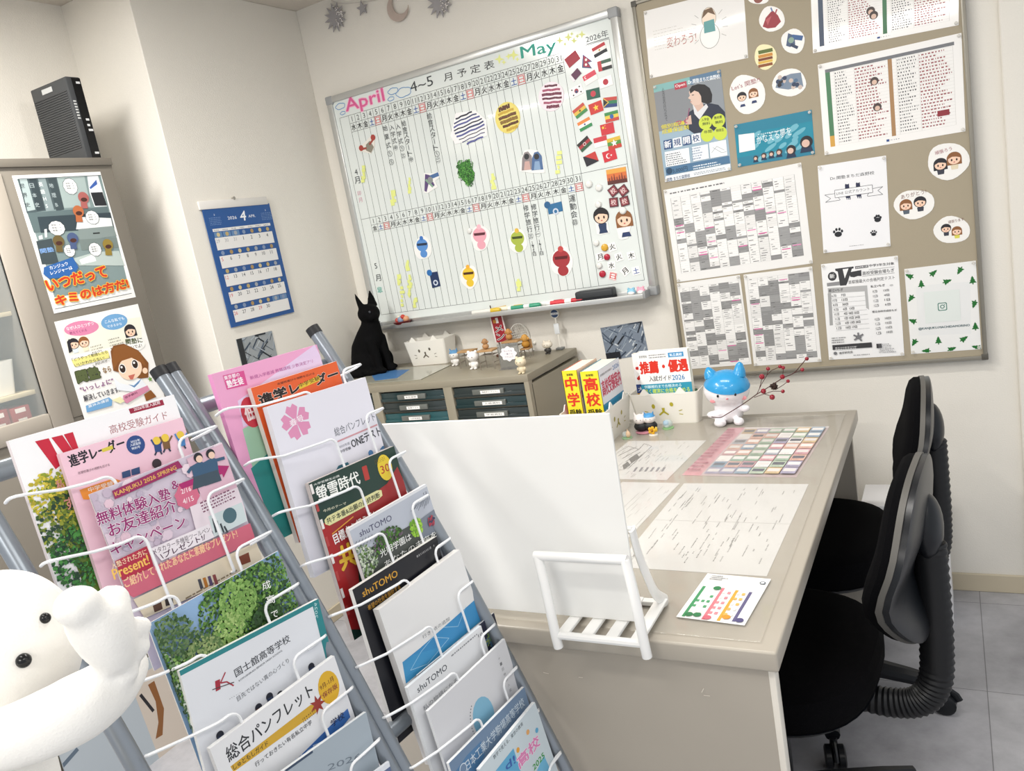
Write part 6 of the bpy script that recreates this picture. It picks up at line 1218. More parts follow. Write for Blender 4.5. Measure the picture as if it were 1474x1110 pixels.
# clear stand with cloud sign
pc = hit(736, 531, 2, DZ); t = thing('sign_stand', 'clear grey stand with a white cloud sign among the toys', 'sign', tuple(pc)); b = MB(); b.box(pc+V3((-.040, 0, 0)), pc+V3((.040, .003, .086)), M('#8d8f8c', .1, alpha=.45, coat=.3), bev=.001); b.box(pc+V3((-.040, -.012, 0)), pc+V3((.040, .015, .003)), M('#8d8f8c', .1, alpha=.45, coat=.3)); b.build('clear_plate', t)
s = Sheet(pc+V3((0, -.0003, .052)), (1, 0, 0), (0, 0, 1), 0, 0, outline=[(.030*(1+.10*math.cos(8*a))*math.cos(a), .024*(1+.10*math.cos(8*a))*math.sin(a)) for a in [2*PI*j/40 for j in range(40)]], base='#f1eef0', th=.001)
for k, t_ in enumerate(('ちいさな', '一番くじ', 'つうじょう')): s.text(t_, (-.016, .007-.010*k), (.016, .007-.010*k), .006, '#7a6a86', .01)
s.make('cloud_sign', parent=t)
# banner
bp = hit(722, 512, 2, DZ); bt = thing('banner_flag', 'small red banner with white-edged black lettering standing behind the toy desks', 'banner', tuple(bp)); YB_ = bp.y
b = MB(); b.lathe([(0, 0), (.020, 0), (.020, .006), (.006, .010), (0, .010)], bp, M('#5a3a2a', .5), 16); b.build('base', bt)
s = sheet4((704, 445), (722, 442), (730.5, 490), (711.5, 494), 1, YB_, base='#9b2530', th=.0012)
s.frect(-.0, 0, .1, 1, '#e6dcd8'); s.frect(.9, 0, 1, 1, '#e6dcd8')
w_, h_ = s.w, s.h
for k, (g, cc, oc) in enumerate((('ラ', '#f3efec', '#1d1a1c'), ('ー', '#f3efec', '#1d1a1c'), ('メ', '#1d1a1c', '#f3efec'), ('ン', '#1d1a1c', '#f3efec'))):
    yc = h_*(.86-.235*k)
    if g == 'ー': s.rect(w_*.40, yc-h_*.07, w_*.60, yc+h_*.09, cc); s.text('即', (w_*.2, yc-h_*.06), (w_*.42, yc-h_*.06), h_*.10, '#e0a83a', .04); continue
    s.text(g, (w_*.2, yc-h_*.09), (w_*.8, yc-h_*.09), h_*.18, oc, .10); s.text(g, (w_*.2, yc-h_*.09), (w_*.8, yc-h_*.09), h_*.18, cc, .02)
s.make('banner_cloth', parent=bt)
topc = hit(713, 443, 1, YB_); b = MB(); b.tube([bp+V3((0, .004, .008)), V3((bp.x-.012, YB_+.004, topc.z+.010))], .0022, M('#4a2f22', .5), 8); b.tube([hit(699, 447, 1, YB_)+V3((0, .002, .002)), hit(728, 441, 1, YB_)+V3((0, .002, .002))], .0018, M('#d8b45a', .5), 6); b.build('pole', bt)
# white wire basket standing on end
wb_ = hit(752, 507, 2, DZ); t = thing('wire_basket', 'small white wire basket chair behind the toys', 'basket', tuple(wb_)); b = MB()
o_ = wb_+V3((0, 0, .055)); R_ = V3((.92, .3, .1)).normalized(); U_ = V3((0, -.15, 1)).normalized()
b.tube([o_+R_*.036*math.cos(a)+U_*.055*math.sin(a) for a in [2*PI*k/28 for k in range(28)]], .0022, WPL, 6, closed=True); b.build('rim', t)
b = MB()
for k in range(-4, 5):
    x = k*.0075; hh = .055*math.sqrt(max(0, 1-(x/.036)**2)); b.tube([o_+R_*x+U_*hh*v+V3((0, .010*(1-v*v), 0)) for v in (-1, -.5, 0, .5, 1)], .0009, WPL, 5)
for k in range(-5, 6):
    z = k*.0095; ww = .036*math.sqrt(max(0, 1-(z/.055)**2)); b.tube([o_+U_*z+R_*ww*v+V3((0, .010*(1-v*v), 0)) for v in (-1, -.5, 0, .5, 1)], .0009, WPL, 5)
b.build('mesh_back', t)
b = MB(); b.tube(spline([wb_+V3((-.030, .02, .001)), wb_+V3((-.045, .02, .06)), wb_+V3((-.030, .02, .115)), wb_+V3((.004, .02, .132))]), .0024, WPL, 6); b.tube([wb_+V3((.045*math.cos(a), .02+.02*math.sin(a), .0024)) for a in [2*PI*k/20 for k in range(20)]], .0022, WPL, 6, closed=True); b.build('hanging_stand', t)
# grey dome
dm = hit(782, 503, 2, DZ); t = thing('toy_dome', 'translucent grey dome with a white knob behind the bus stop toy', 'toy', tuple(dm)); b = MB(); b.box(dm+V3((-.038, 0, 0)), dm+V3((.038, .02, .045)), M('#9aa0a0', .3), bev=.002); b.lathe([(.038, 0), (.038, .02), (0, .02)], dm+V3((0, 0, .045)), M('#9aa0a0', .3), 28, V3((0, 1, 0))); b.build('hood', t)
b = MB(); b.ell(dm+V3((-.030, -.004, .028)), .006, WPL, u=12, v=8); b.build('knob', t)
# bus stop
bs = hit(807, 503, 2, DZ); t = thing('toy_bus_stop', 'white toy bus stop with round blue sign at the drawer cabinet right end', 'toy', tuple(bs))
b = MB(); b.box(bs+V3((-.014, -.012, 0)), bs+V3((.014, .012, .008)), M('#7d807f', .4), bev=.002); b.build('base', t)
b = MB(); b.tube([bs+V3((0, 0, .006)), bs+V3((0, 0, .118))], .0026, WPL, 8); b.build('pole', t)
b = MB(); b.box(bs+V3((-.010, -.005, .058)), bs+V3((.010, -.002, .096)), M('#d9dddf', .2), bev=.001); b.build('timetable_board', t)
b = MB(); b.lathe([(0, 0), (.0165, 0), (.0165, .004), (0, .004)], bs+V3((0, .002, .132)), WPL, 24, V3((0, -1, 0))); b.build('sign_disc', t)
s = Sheet(bs+V3((0, -.0021, .132)), (1, 0, 0), (0, 0, 1), 0, 0, th=.0002); s.circ((0, 0), .0145, '#2f4a74'); s.rect(-.0145, -.004, .0145, .004, '#e6eaee'); s.dashes; s.text('バス', (-.008, -.0025), (.008, -.0025), .005, '#2f4a74', .02); s.make('sign_print', parent=t)

# ---------------------------------------------------------------- on the desk
TZ = .7001
MATM = M('#cfcabf', .08, alpha=.16, coat=.6, name='clear_mat')
def dsheet(TL, TR, BR, BL, **k): return sheet4(TL, TR, BR, BL, 2, TZ+.0003, **k)
G7 = K(780, 460, .31208); H1_ = K(700, 560, .36635)
s = dsheet(G7(835, 500), G7(1300, 495), G7(1205, 728), G7(675, 720), base='#c9b4b8', th=.0004, rough=.3)
r_ = random.Random(5); s.frect(0, 0, 1, .03, '#e9e2e2'); s.frect(0, .0, .17, 1, '#d59aa6')
for i in range(6):
    for j in range(8):
        x = .19+.133*i; y = .04+.117*j; s.frect(x, y, x+.122, y+.108, r_.choice(('#8fa3b5', '#b5c4b0', '#d9b0a0', '#b0b5bd', '#cdb58f', '#9fb5a0', '#a6a0b5', '#c99aa0', '#e6e2de'))); s.frect(x+.01, y+.02, x+.112, y+.07, r_.choice(('#e2dfdb', '#d5d0cd', '#6a6a70')))
        s.dashes(x+.01, y+.075, x+.11, y+.10, 2, r_.choice(('#4a4a50', '#7a4a4a')), .6)
s.dashes(.02, .05, .15, .95, 14, '#8a4a5a', .6)
s.make('table_sheet', 'pinkish colour table sheet under the desk mat nearest the white figurine', 'sheet')
def textpaper(TL, TR, BR, BL, seed, label, deco=None):
    s = dsheet(TL, TR, BR, BL, base='#dadada', th=.0004, rough=.35); r = random.Random(seed); n = s.up()
    for k in range(int(s.w*190)):
        x = r.random()*.9+.04
        for q in range(r.randrange(1, 4)):
            y = r.random()*.85+.05; l = r.uniform(.02, .10)
            yy = y
            while yy < min(y+l, .96):
                dl = r.uniform(.004, .012); s.frect(x, yy, x+.008, min(yy+dl, .97), r.choice(('#48484c', '#6a6a6e', '#8a8a8c')), n); yy += dl+.005
    if deco: deco(s)
    s.make('printed_paper', label, 'paper', 'printed papers under the desk mat')
textpaper((969, 695.5), (1160, 698), (1108.5, 829), (905, 818), 1, 'wide text-covered paper under the middle of the desk mat', lambda s: s.frect(.0, .49, 1, .495, '#b9b9b9'))
textpaper((880, 694), (962, 696), (896, 805), (800, 798), 2, 'paper with faint pink print under the mat beside the white board')
def d_fig(s):
    s.pline([H1_(515, 250), H1_(560, 225), H1_(600, 238), H1_(620, 215), H1_(650, 225), H1_(560, 310), H1_(525, 320)], .002, '#5a5a5e')
    for k in range(4): s.pline([H1_(520+14*k, 262+12*k), H1_(590+8*k, 228+10*k)], .003, '#55555a')
    s.ppoly([H1_(*p) for p in ((560, 275), (590, 255), (605, 270), (570, 292))], '#4a4a50'); s.ppoly([H1_(*p) for p in ((535, 300), (556, 285), (566, 300), (540, 318))], '#4a4a50')
    for k in range(6): s.pline([H1_(580+22*k, 325), H1_(592+22*k, 308)], .006, '#7a7a86')
textpaper(H1_(545, 205), H1_(850, 203), H1_(725, 358), H1_(395, 352), 3, 'paper with a dark zigzag drawing under the mat in front of the sushi figures', d_fig)
b = MB(); mat_pts = [hit(x, y, 2, TZ) for x, y in ((1112, 936.5), (1206, 640))]
b.box((1.16, -1.555, TZ+.0012), (1.872, -.40, TZ+.0030), MATM, bev=.0006, seg=1); mt = b.build('desk_mat', origin=(1.51, -.97, TZ)); tag(mt, 'clear glossy mat covering the grey-beige desk top', 'desk mat')
MZ = TZ+.0032
s = sheet4((1013, 826), (1105.5, 833), (1076.4, 902), (979.4, 888), 2, MZ, base='#f1f1ef', th=.0005, rough=.35)
def band(y0, y1, xx, col):   # columns run along the card
    s.frect(xx, y0, xx+.045, y1, col)
for xx, y0, y1, col in ((.10, .30, .98, '#3f8f5c'), (.40, .30, .99, '#d97a84'), (.62, .32, .98, '#e0a13c'), (.83, .33, .96, '#5f5a80')):
    s.frect(xx-.03, y0, xx+.02, y1, col)
r_ = random.Random(2)
for i, (x, col) in enumerate(((.14, '#4f9a6a'), (.22, '#4f9a6a'), (.30, '#4f9a6a'), (.44, '#d98a92'), (.52, '#d98a92'), (.66, '#e0b060'), (.74, '#e0b060'))):
    for j in range(5): s.frect(x-.02, .38+.11*j, x+.028, .43+.11*j, col if r_.random() < .55 else '#dcdcd8')
for x, y, col in ((.16, .93, '#2f7a4a'), (.28, .92, '#2f7a4a'), (.31, .33, '#2f7a4a'), (.44, .95, '#cf6a78'), (.70, .90, '#d9902c'), (.90, .93, '#4f4a76')): s.circ((x*s.w, (1-y)*s.h), .0065, col)
s.circ((.92*s.w, .88*s.h), .005, '#55606c'); s.circ((.92*s.w, .88*s.h), .003, '#f1f1ef'); s.dashes(.1, .04, .4, .16, 3, '#55555a', .6)
s.make('year_calendar_card', 'small white card with green, pink, orange and purple columns on the desk mat', 'card')
def book(lo, hi, cover, spine_dir, label, draw_front=None, draw_spine=None, pages='#ecead9'):
    """thick paperback: block of pages, cover round three sides"""
    (ax, ay, az), (bx, by, bz) = lo, hi; t = thing('guide_book', label, 'book', ((ax+bx)/2, (ay+by)/2, az), 'thick exam guide books'); c = M(cover, .25, coat=.2); th = .0012
    b = MB(); b.box((ax+th, ay+th, az+.002), (bx-th, by-th, bz-.002), M(pages, .7)); b.build('page_block', t)
    b = MB()
    if spine_dir == 'y-': b.box((ax, ay, az), (ax+th, by, bz), c); b.box((bx-th, ay, az), (bx, by, bz), c); b.box((ax, ay, az), (bx, ay+th, bz), M('#e9d92f', .25, coat=.2))
    else: b.box((ax, ay, az), (bx, ay+th, bz), c); b.box((ax, by-th, az), (bx, by, bz), c); b.box((ax, ay, az), (ax+th, by, bz), c)
    b.build('cover', t)
    if draw_spine:
        s = Sheet((ax, ay-.0003, az), (1, 0, 0), (0, 0, 1), 0, 0, th=.0003); s.w, s.h = bx-ax, bz-az; draw_spine(s); s.make('spine_print', parent=t)
    if draw_front:
        s = Sheet((bx+.0002, ay, az), (0, 1, 0), (0, 0, 1), 0, 0, th=.0003) if spine_dir == 'y-' else Sheet((ax, ay-.0003, az), (1, 0, 0), (0, 0, 1), 0, 0, th=.0003)
        s.w, s.h = (by-ay if spine_dir == 'y-' else bx-ax), bz-az; draw_front(s); s.make('cover_print', parent=t)
    return t
def spine(tx):
    def d(s):
        w, h = s.w, s.h; s.text('首都圏', (w*.3, h*.93), (w*.7, h*.93), h*.03, '#4a4420', .02)
        for k, g in enumerate(tx): s.text(g, (w*.14, h*(.73-.215*k)), (w*.86, h*(.73-.215*k)), h*.18, '#d4331f', .05)
        s.text('受験', (w*.12, h*.36), (w*.88, h*.36), h*.11, '#22211c', .03); s.text('案内', (w*.12, h*.22), (w*.88, h*.22), h*.11, '#22211c', .03)
    return d
def front_k(s):
    w, h = s.w, s.h; s.rect(0, h*.5, w, h, '#e6e9ee'); s.rect(0, h*.30, w, h*.52, '#2f8fb5'); s.rect(0, h*.1, w, h*.30, '#3f9a6a'); s.rect(0, 0, w, h*.1, '#d9cf3a'); s.text('高校受験案内', (w*.05, h*.62), (w*.95, h*.62), h*.22, '#c23a5a', .04); s.text('2026', (w*.65, h*.88), (w*.95, h*.88), h*.06, '#2f6fb0', .03); s.text('首都圏版 高校受験案内', (w*.05, h*.90), (w*.6, h*.90), h*.03, '#4a4a50'); s.text('早く確実に合格ガイド', (w*.06, h*.38), (w*.9, h*.38), h*.06, '#eaf3f5', .02); s.dashes(.05, .72, .9, .86, 3, '#d9ead9', .8)
def front_c(s):
    w, h = s.w, s.h; s.rect(0, h*.4, w, h, '#e9c9b0'); s.rect(0, 0, w, h*.4, '#b5442a'); s.text('中学受験案内', (w*.05, h*.55), (w*.95, h*.55), h*.2, '#c23a2a', .04)
book((1.158, -.597, TZ+.004), (1.206, -.449, TZ+.219), '#c9563a', 'y-', 'yellow-spined book with orange cover, left one in the sideways eared box', front_c, spine('中学'))
book((1.212, -.593, TZ+.004), (1.268, -.430, TZ+.212), '#3f8fae', 'y-', 'yellow-spined book with a blue cover, right one in the sideways eared box', front_k, spine('高校'))
tub('storage_box', 'white eared box turned sideways on the desk, holding the two yellow-spined books', (1.142, -.632, TZ), (1.285, -.418, TZ+.100), WPL, 'white eared storage boxes', 'x+', facecol='#a39a3a')
def front_s(s):
    w, h = s.w, s.h; s.rect(0, 0, w, h, '#eeeeec'); s.text('推薦・優遇', (w*.03, h*.70), (w*.97, h*.70), h*.165, '#d4301f', .06); s.text('入試ガイド', (w*.18, h*.585), (w*.62, h*.585), h*.075, '#26262a', .02); s.text('2026', (w*.64, h*.585), (w*.88, h*.585), h*.07, '#2f7fb5', .03); s.text('首都圏版', (w*.04, h*.92), (w*.2, h*.92), h*.035, '#333333'); s.rect(w*.62, h*.90, w*.92, h*.965, '#3a8fc4'); s.text('私立高校', (w*.65, h*.912), (w*.89, h*.912), h*.04, '#eef4f8', .03); s.dashes(.24, .035, .58, .10, 2, '#77777a', .9)
    s.rect(0, h*.40, w, h*.55, '#2f93b0'); s.text('併願確約まで合格決める', (w*.06, h*.49), (w*.8, h*.49), h*.045, '#dff0f2', .01); s.text('早く確実に合格を決める', (w*.05, h*.415), (w*.95, h*.415), h*.065, '#c9dc4a', .03); s.rect(0, h*.36, w, h*.40, '#dfe13a'); s.rect(0, 0, w, h*.36, '#2f93b0')
def front_d(s):
    w, h = s.w, s.h; s.rect(0, h*.55, w, h, '#efeeec'); s.text('大学', (w*.05, h*.62), (w*.75, h*.62), h*.26, '#c4281f', .06); s.rect(0, h*.42, w, h*.55, '#27407a'); s.text('大学受験', (w*.03, h*.445), (w*.5, h*.445), h*.07, '#e3e7ee', .02); s.rect(0, 0, w, h*.42, '#b58a2a')
book((1.322, -.4195, TZ+.004), (1.474, -.399, TZ+.219), '#efeeec', 'x', 'white-covered book with red title standing in the eared box left of the white figurine', front_s)
book((1.298, -.397, TZ+.004), (1.446, -.3815, TZ+.212), '#ded9d2', 'x', 'book with large red character half hidden behind the white-covered book', front_d)
for k in range(4):
    x = 1.447+.0077*k; b = MB(); b.box((x, -.397, TZ+.004), (x+.007, -.3815, TZ+.092), M(('#c2452a', '#3f8a4a', '#d9902c', '#2f5a3c')[k], .4), bev=.001); tag(b.build('small_booklet', origin=(x, -.386, TZ+.004)), '%s booklet low in the eared box behind the white-covered book' % ('red', 'light green', 'orange', 'dark green')[k], 'booklet', 'booklets in the desk box')
tub('storage_box', 'white eared box with yellow showing through its cat-face cut-outs, left of the white figurine', (1.283, -.437, TZ), (1.492, -.365, TZ+.096), WPL, 'white eared storage boxes', 'y-', facecol='#b3a832')
# big figurine with the berry twig
fp = V3((1.570, -.432, TZ)); fg = thing('cat_figurine', 'glossy white cat figurine with a blue cap beside the eared box on the desk', 'figurine', tuple(fp)); FW = M('#eeecf0', .22, coat=.3); FB = M('#2f97d0', .25, coat=.3)
def figp(b, m):
    b.ell(fp+V3((.004, 0, .040)), (.042, .038, .042), m, u=24, v=16); b.ell(fp+V3((.004, 0, .098)), (.064, .056, .053), m, u=32, v=20)
    b.ell(fp+V3((-.030, -.034, .034)), (.022, .014, .011), m); b.ell(fp+V3((.052, -.018, .044)), (.015, .012, .011), m)
    b.ell(fp+V3((-.014, -.044, .012)), (.018, .014, .012), m); b.ell(fp+V3((.036, -.036, .012)), (.015, .014, .012), m)
fuse(figp, .0035, FW, 'body', fg, 5)
b = MB(); hc = fp+V3((.004, 0, .098)); b.ell(hc, (.0652, .0572, .0542), FB, u=40, v=28); slice_off(b, hc+V3((0, 0, .014)), (.18, -.28, 1)); b.build('cap', fg)
for sx, hh in ((-1, .0), (1, .008)):
    b = MB(); c = hc+V3((sx*.038, 0, .038)); b.tube([c, c+V3((sx*.004, 0, .012)), c+V3((sx*.006, 0, .022+hh)), c+V3((sx*.007, 0, .027+hh))], [.020, .016, .009, .003], FB, 16); b.build('ear', fg)
def onface(ax, az): 
    x, z = ax, az; k = max(0, 1-(x/.064)**2-(z/.053)**2); return hc+V3((x, -.056*math.sqrt(k)-.0006, z))
for x in (-.012, .034): b = MB(); b.ell(onface(x, -.006), (.0032, .002, .0042), M('#17171a', .2), u=10, v=8); b.build('eye', fg)
b = MB(); b.ell(onface(.012, -.016), (.0035, .002, .0025), M('#c97a84', .3), u=10, v=8); b.build('nose', fg)
for x in (-.030, .050): b = MB(); b.ell(onface(x, -.022), (.0085, .0015, .006), M('#e79aa0', .4), u=12, v=8); b.build('cheek', fg)
J = K(990, 500, .1289); yt = -.494
tw = thing('berry_twig', 'dry twig with dark red berries and a small cone held by the white figurine', 'twig', tuple(hit(*J(620, 630), 1, yt))); STM = M('#4a2a26', .7)
def tp(x, y, dy=0): return hit(*J(x, y), 1, yt+dy)
b = MB(); b.tube(spline([tp(265, 778), tp(360, 785), tp(430, 750), tp(620, 632), tp(770, 525), tp(870, 465), tp(1060, 345), tp(1180, 290), tp(1260, 205), tp(1318, 135)]), .0013, STM, 6)
for pts in (((770, 525), (830, 400), (880, 320), (898, 250)), ((800, 460), (828, 345)), ((740, 560), (860, 520), (950, 490), (1058, 492)), ((860, 522), (940, 550)), ((980, 475), (1060, 425), (1118, 382)), ((885, 310), (940, 255), (1030, 218)), ((1060, 330), (1068, 235)), ((1180, 290), (1278, 252))): b.tube([tp(*p) for p in pts], .0009, STM, 5)
b.build('stem', tw)
for x, y, r in ((828, 328, 31), (897, 240, 22), (1030, 215, 20), (1066, 228, 21), (1057, 330, 27), (1120, 378, 20), (1062, 492, 21), (943, 557, 30), (845, 490, 29), (1330, 127, 21), (1280, 250, 22)):
    b = MB(); b.ell(tp(x, y, -.002), r*.1289*.00198*.95, M('#8c1226', .12, coat=.5), u=14, v=10); b.build('berry', tw)
b = MB(); c = tp(960, 435, -.003); r_ = random.Random(1)
for k in range(26):
    a = r_.random()*6.28; e = r_.uniform(-1.2, 1.2); b.ell(c+V3((math.cos(a)*math.cos(e)*.0075, math.sin(a)*math.cos(e)*.0075, math.sin(e)*.0075)), (.0038, .0038, .0022), M('#33201a', .7), u=7, v=5)
b.ell(c, .0075, M('#2a1a15', .7), u=10, v=8); b.build('cone', tw)['kind'] = 'stuff'
# small toys in front of the boxes
sp = hit(930, 622, 2, TZ); st = thing('sushi_toy', 'two small rice-ball heads wrapped in one black band on a pink plate', 'toy', tuple(sp))
b = MB(); b.lathe([(0, 0), (.026, 0), (.030, .004), (.024, .005), (0, .004)], sp, M('#c98a98', .35), 24); b.build('plate', st)
b = MB(); b.ell(sp+V3((-.012, 0, .018)), (.021, .017, .015), BLK); b.ell(sp+V3((.014, .004, .018)), (.021, .017, .015), BLK); b.build('seaweed_band', st)
for dx, dy, cp in ((-.013, -.002, None), (.014, .003, '#4a93c8')):
    c = sp+V3((dx, dy, .040)); b = MB(); b.ell(c, (.019, .0165, .0155), M('#efe9e6', .4), u=18, v=12); h_ = b.build('rice_head', st)
    b = MB()
    for sx in (-1, 1): cone(b, c+V3((sx*.011, 0, .010)), c+V3((sx*.015, 0, .021)), .006, M(cp or '#efe9e6', .4))
    if cp:
        b2 = MB(); b2.ell(c, (.0195, .017, .016), M(cp, .4), u=20, v=14); slice_off(b2, c+V3((0, 0, .006)), (0, 0, 1)); b2.build('cap', h_)
    b.build('ears', h_)
    for sx in (-1, 1): b = MB(); b.ell(c+V3((sx*.006+.002, -.0162, .001)), .0012, M('#2a2628', .3), u=6, v=5); b.build('eye', h_)
mp_ = hit(941, 626, 2, TZ); t = thing('flower_toy', 'tiny yellow flower figure on a white base before the rice-ball heads', 'toy', tuple(mp_)); b = MB(); b.lathe([(0, 0), (.0135, 0), (.0125, .003), (0, .003)], mp_, WPL, 18); b.build('base', t)
b = MB()
for k in range(5): a = k*1.2566; b.ell(mp_+V3((-.002+math.cos(a)*.007, -.003, .014+math.sin(a)*.007)), (.0055, .003, .0055), M('#d9a520', .4), u=10, v=6)
b.ell(mp_+V3((-.002, -.005, .014)), .004, M('#a8701a', .4), u=8, v=6); b.ell(mp_+V3((.010, 0, .016)), (.004, .003, .008), M('#d9b53a', .4), u=8, v=6); b.tube([mp_+V3((-.002, -.002, .003)), mp_+V3((-.002, -.002, .008))], .0016, M('#5a8a3a', .5), 6); b.build('flower', t)
sp2 = hit(962, 617, 2, TZ); t = thing('globe_toy', 'tiny clear globe with a blue roof on a green base right of the rice-ball heads', 'toy', tuple(sp2)); b = MB(); b.lathe([(0, 0), (.0165, 0), (.0165, .004), (0, .005)], sp2, M('#86b57a', .4), 20); b.build('base', t)
b = MB(); b.ell(sp2+V3((0, 0, .015)), (.0145, .0145, .013), M('#d6e6e4', .06, alpha=.4)); b.build('globe', t)
b = MB(); b.ell(sp2+V3((-.003, -.004, .018)), (.009, .008, .008), M('#6aa0cc', .4), u=12, v=8); b.ell(sp2+V3((-.002, -.004, .009)), (.007, .006, .006), M('#e6eae6', .4), u=10, v=8); b.build('inner_figure', t)
sp3 = hit(903, 631, 2, TZ); t = thing('snail_toy', 'tiny clear-shelled toy with a peach head on a green base beside the sideways box', 'toy', tuple(sp3)); b = MB(); b.lathe([(0, 0), (.015, 0), (.015, .003), (0, .004)], sp3, M('#8fb58a', .4), 18); b.build('base', t)
b = MB(); b.ell(sp3+V3((-.004, 0, .012)), (.010, .009, .009), M('#d5dfe0', .06, alpha=.45)); b.build('shell', t); b = MB(); b.ell(sp3+V3((.006, -.004, .013)), (.007, .006, .010), M('#e3c3a0', .4), u=12, v=8); cone(b, sp3+V3((.006, -.004, .021)), sp3+V3((.005, -.004, .030)), .003, M('#e3c3a0', .4)); b.build('head', t)
# ---------------------------------------------------------------- white board on its stand
b = MB(); R1 = Matrix.Rotation(math.radians(-1.5), 3, 'X')
b.box((1.262, -1.5535, .7165), (1.691, -1.5495, 1.051), M('#e8e8e5', .35, mottle=.01, bscale=4, name='white_card'), bev=.0008, seg=1, R=R1, o=(1.5, -1.5515, .7165))
tag(b.build('display_board', origin=(1.476, -1.5515, .7165)), 'large blank white board standing upright on the front edge of the desk', 'board')
SW = M('#eeeeec', .28, coat=.2, name='white_stand')
sd = thing('display_stand', 'white plastic easel stand with an arched front frame on the desk front edge', 'stand', (1.64, -1.55, TZ)); XL, XR = 1.566, 1.712
def arch(x): return [V3((x+.004, -1.606, .692)), V3((x+.003, -1.607, .715)), V3((x, -1.604, .755)), V3((x-.005, -1.598, .795)), V3((x-.012, -1.590, .828)), V3((x-.015, -1.588, .838))]
b = MB(); A_, B_ = spline(arch(XL), 4), spline(arch(XR), 4)
b.tube(A_, [.0078]*(len(A_)-1)+[.0072], SW, 12); b.tube(B_, [.0078]*(len(B_)-1)+[.0072], SW, 12); b.tube([A_[-1]+V3((-.004, 0, 0)), B_[-1]+V3((.004, 0, 0))], .0075, SW, 12); b.build('front_arch', sd)
b = MB(); b.tube([V3((XL, -1.606, .713)), V3((XR, -1.606, .713))], .0065, SW, 10); b.build('front_bar', sd)
for k in range(4):
    x = XL+.012+.0405*k; b = MB(); b.box((x-.010, -1.606, .7088), (x+.010, -1.47, .7148), SW, bev=.002); b.build('base_slat', sd)
b = MB(); b.box((XL-.004, -1.482, .704), (XR-.004, -1.468, .7125), SW, bev=.002); b.build('rear_bar', sd)
for x in (XL+.004, XR-.016):
    b = MB(); P_ = spline([V3((x-.004, -1.531, .862)), V3((x-.003, -1.524, .82)), V3((x, -1.511, .775)), V3((x+.003, -1.492, .733)), V3((x+.006, -1.462, .7055))], 5); b.tube(P_, .011, SW, 12, flat=.42, up=V3((1, 0, 0))); b.build('rear_leg', sd)
b = MB(); b.tube([V3((XL, -1.531, .86)), V3((XR-.02, -1.531, .86))], .006, SW, 10); b.build('top_bar', sd)

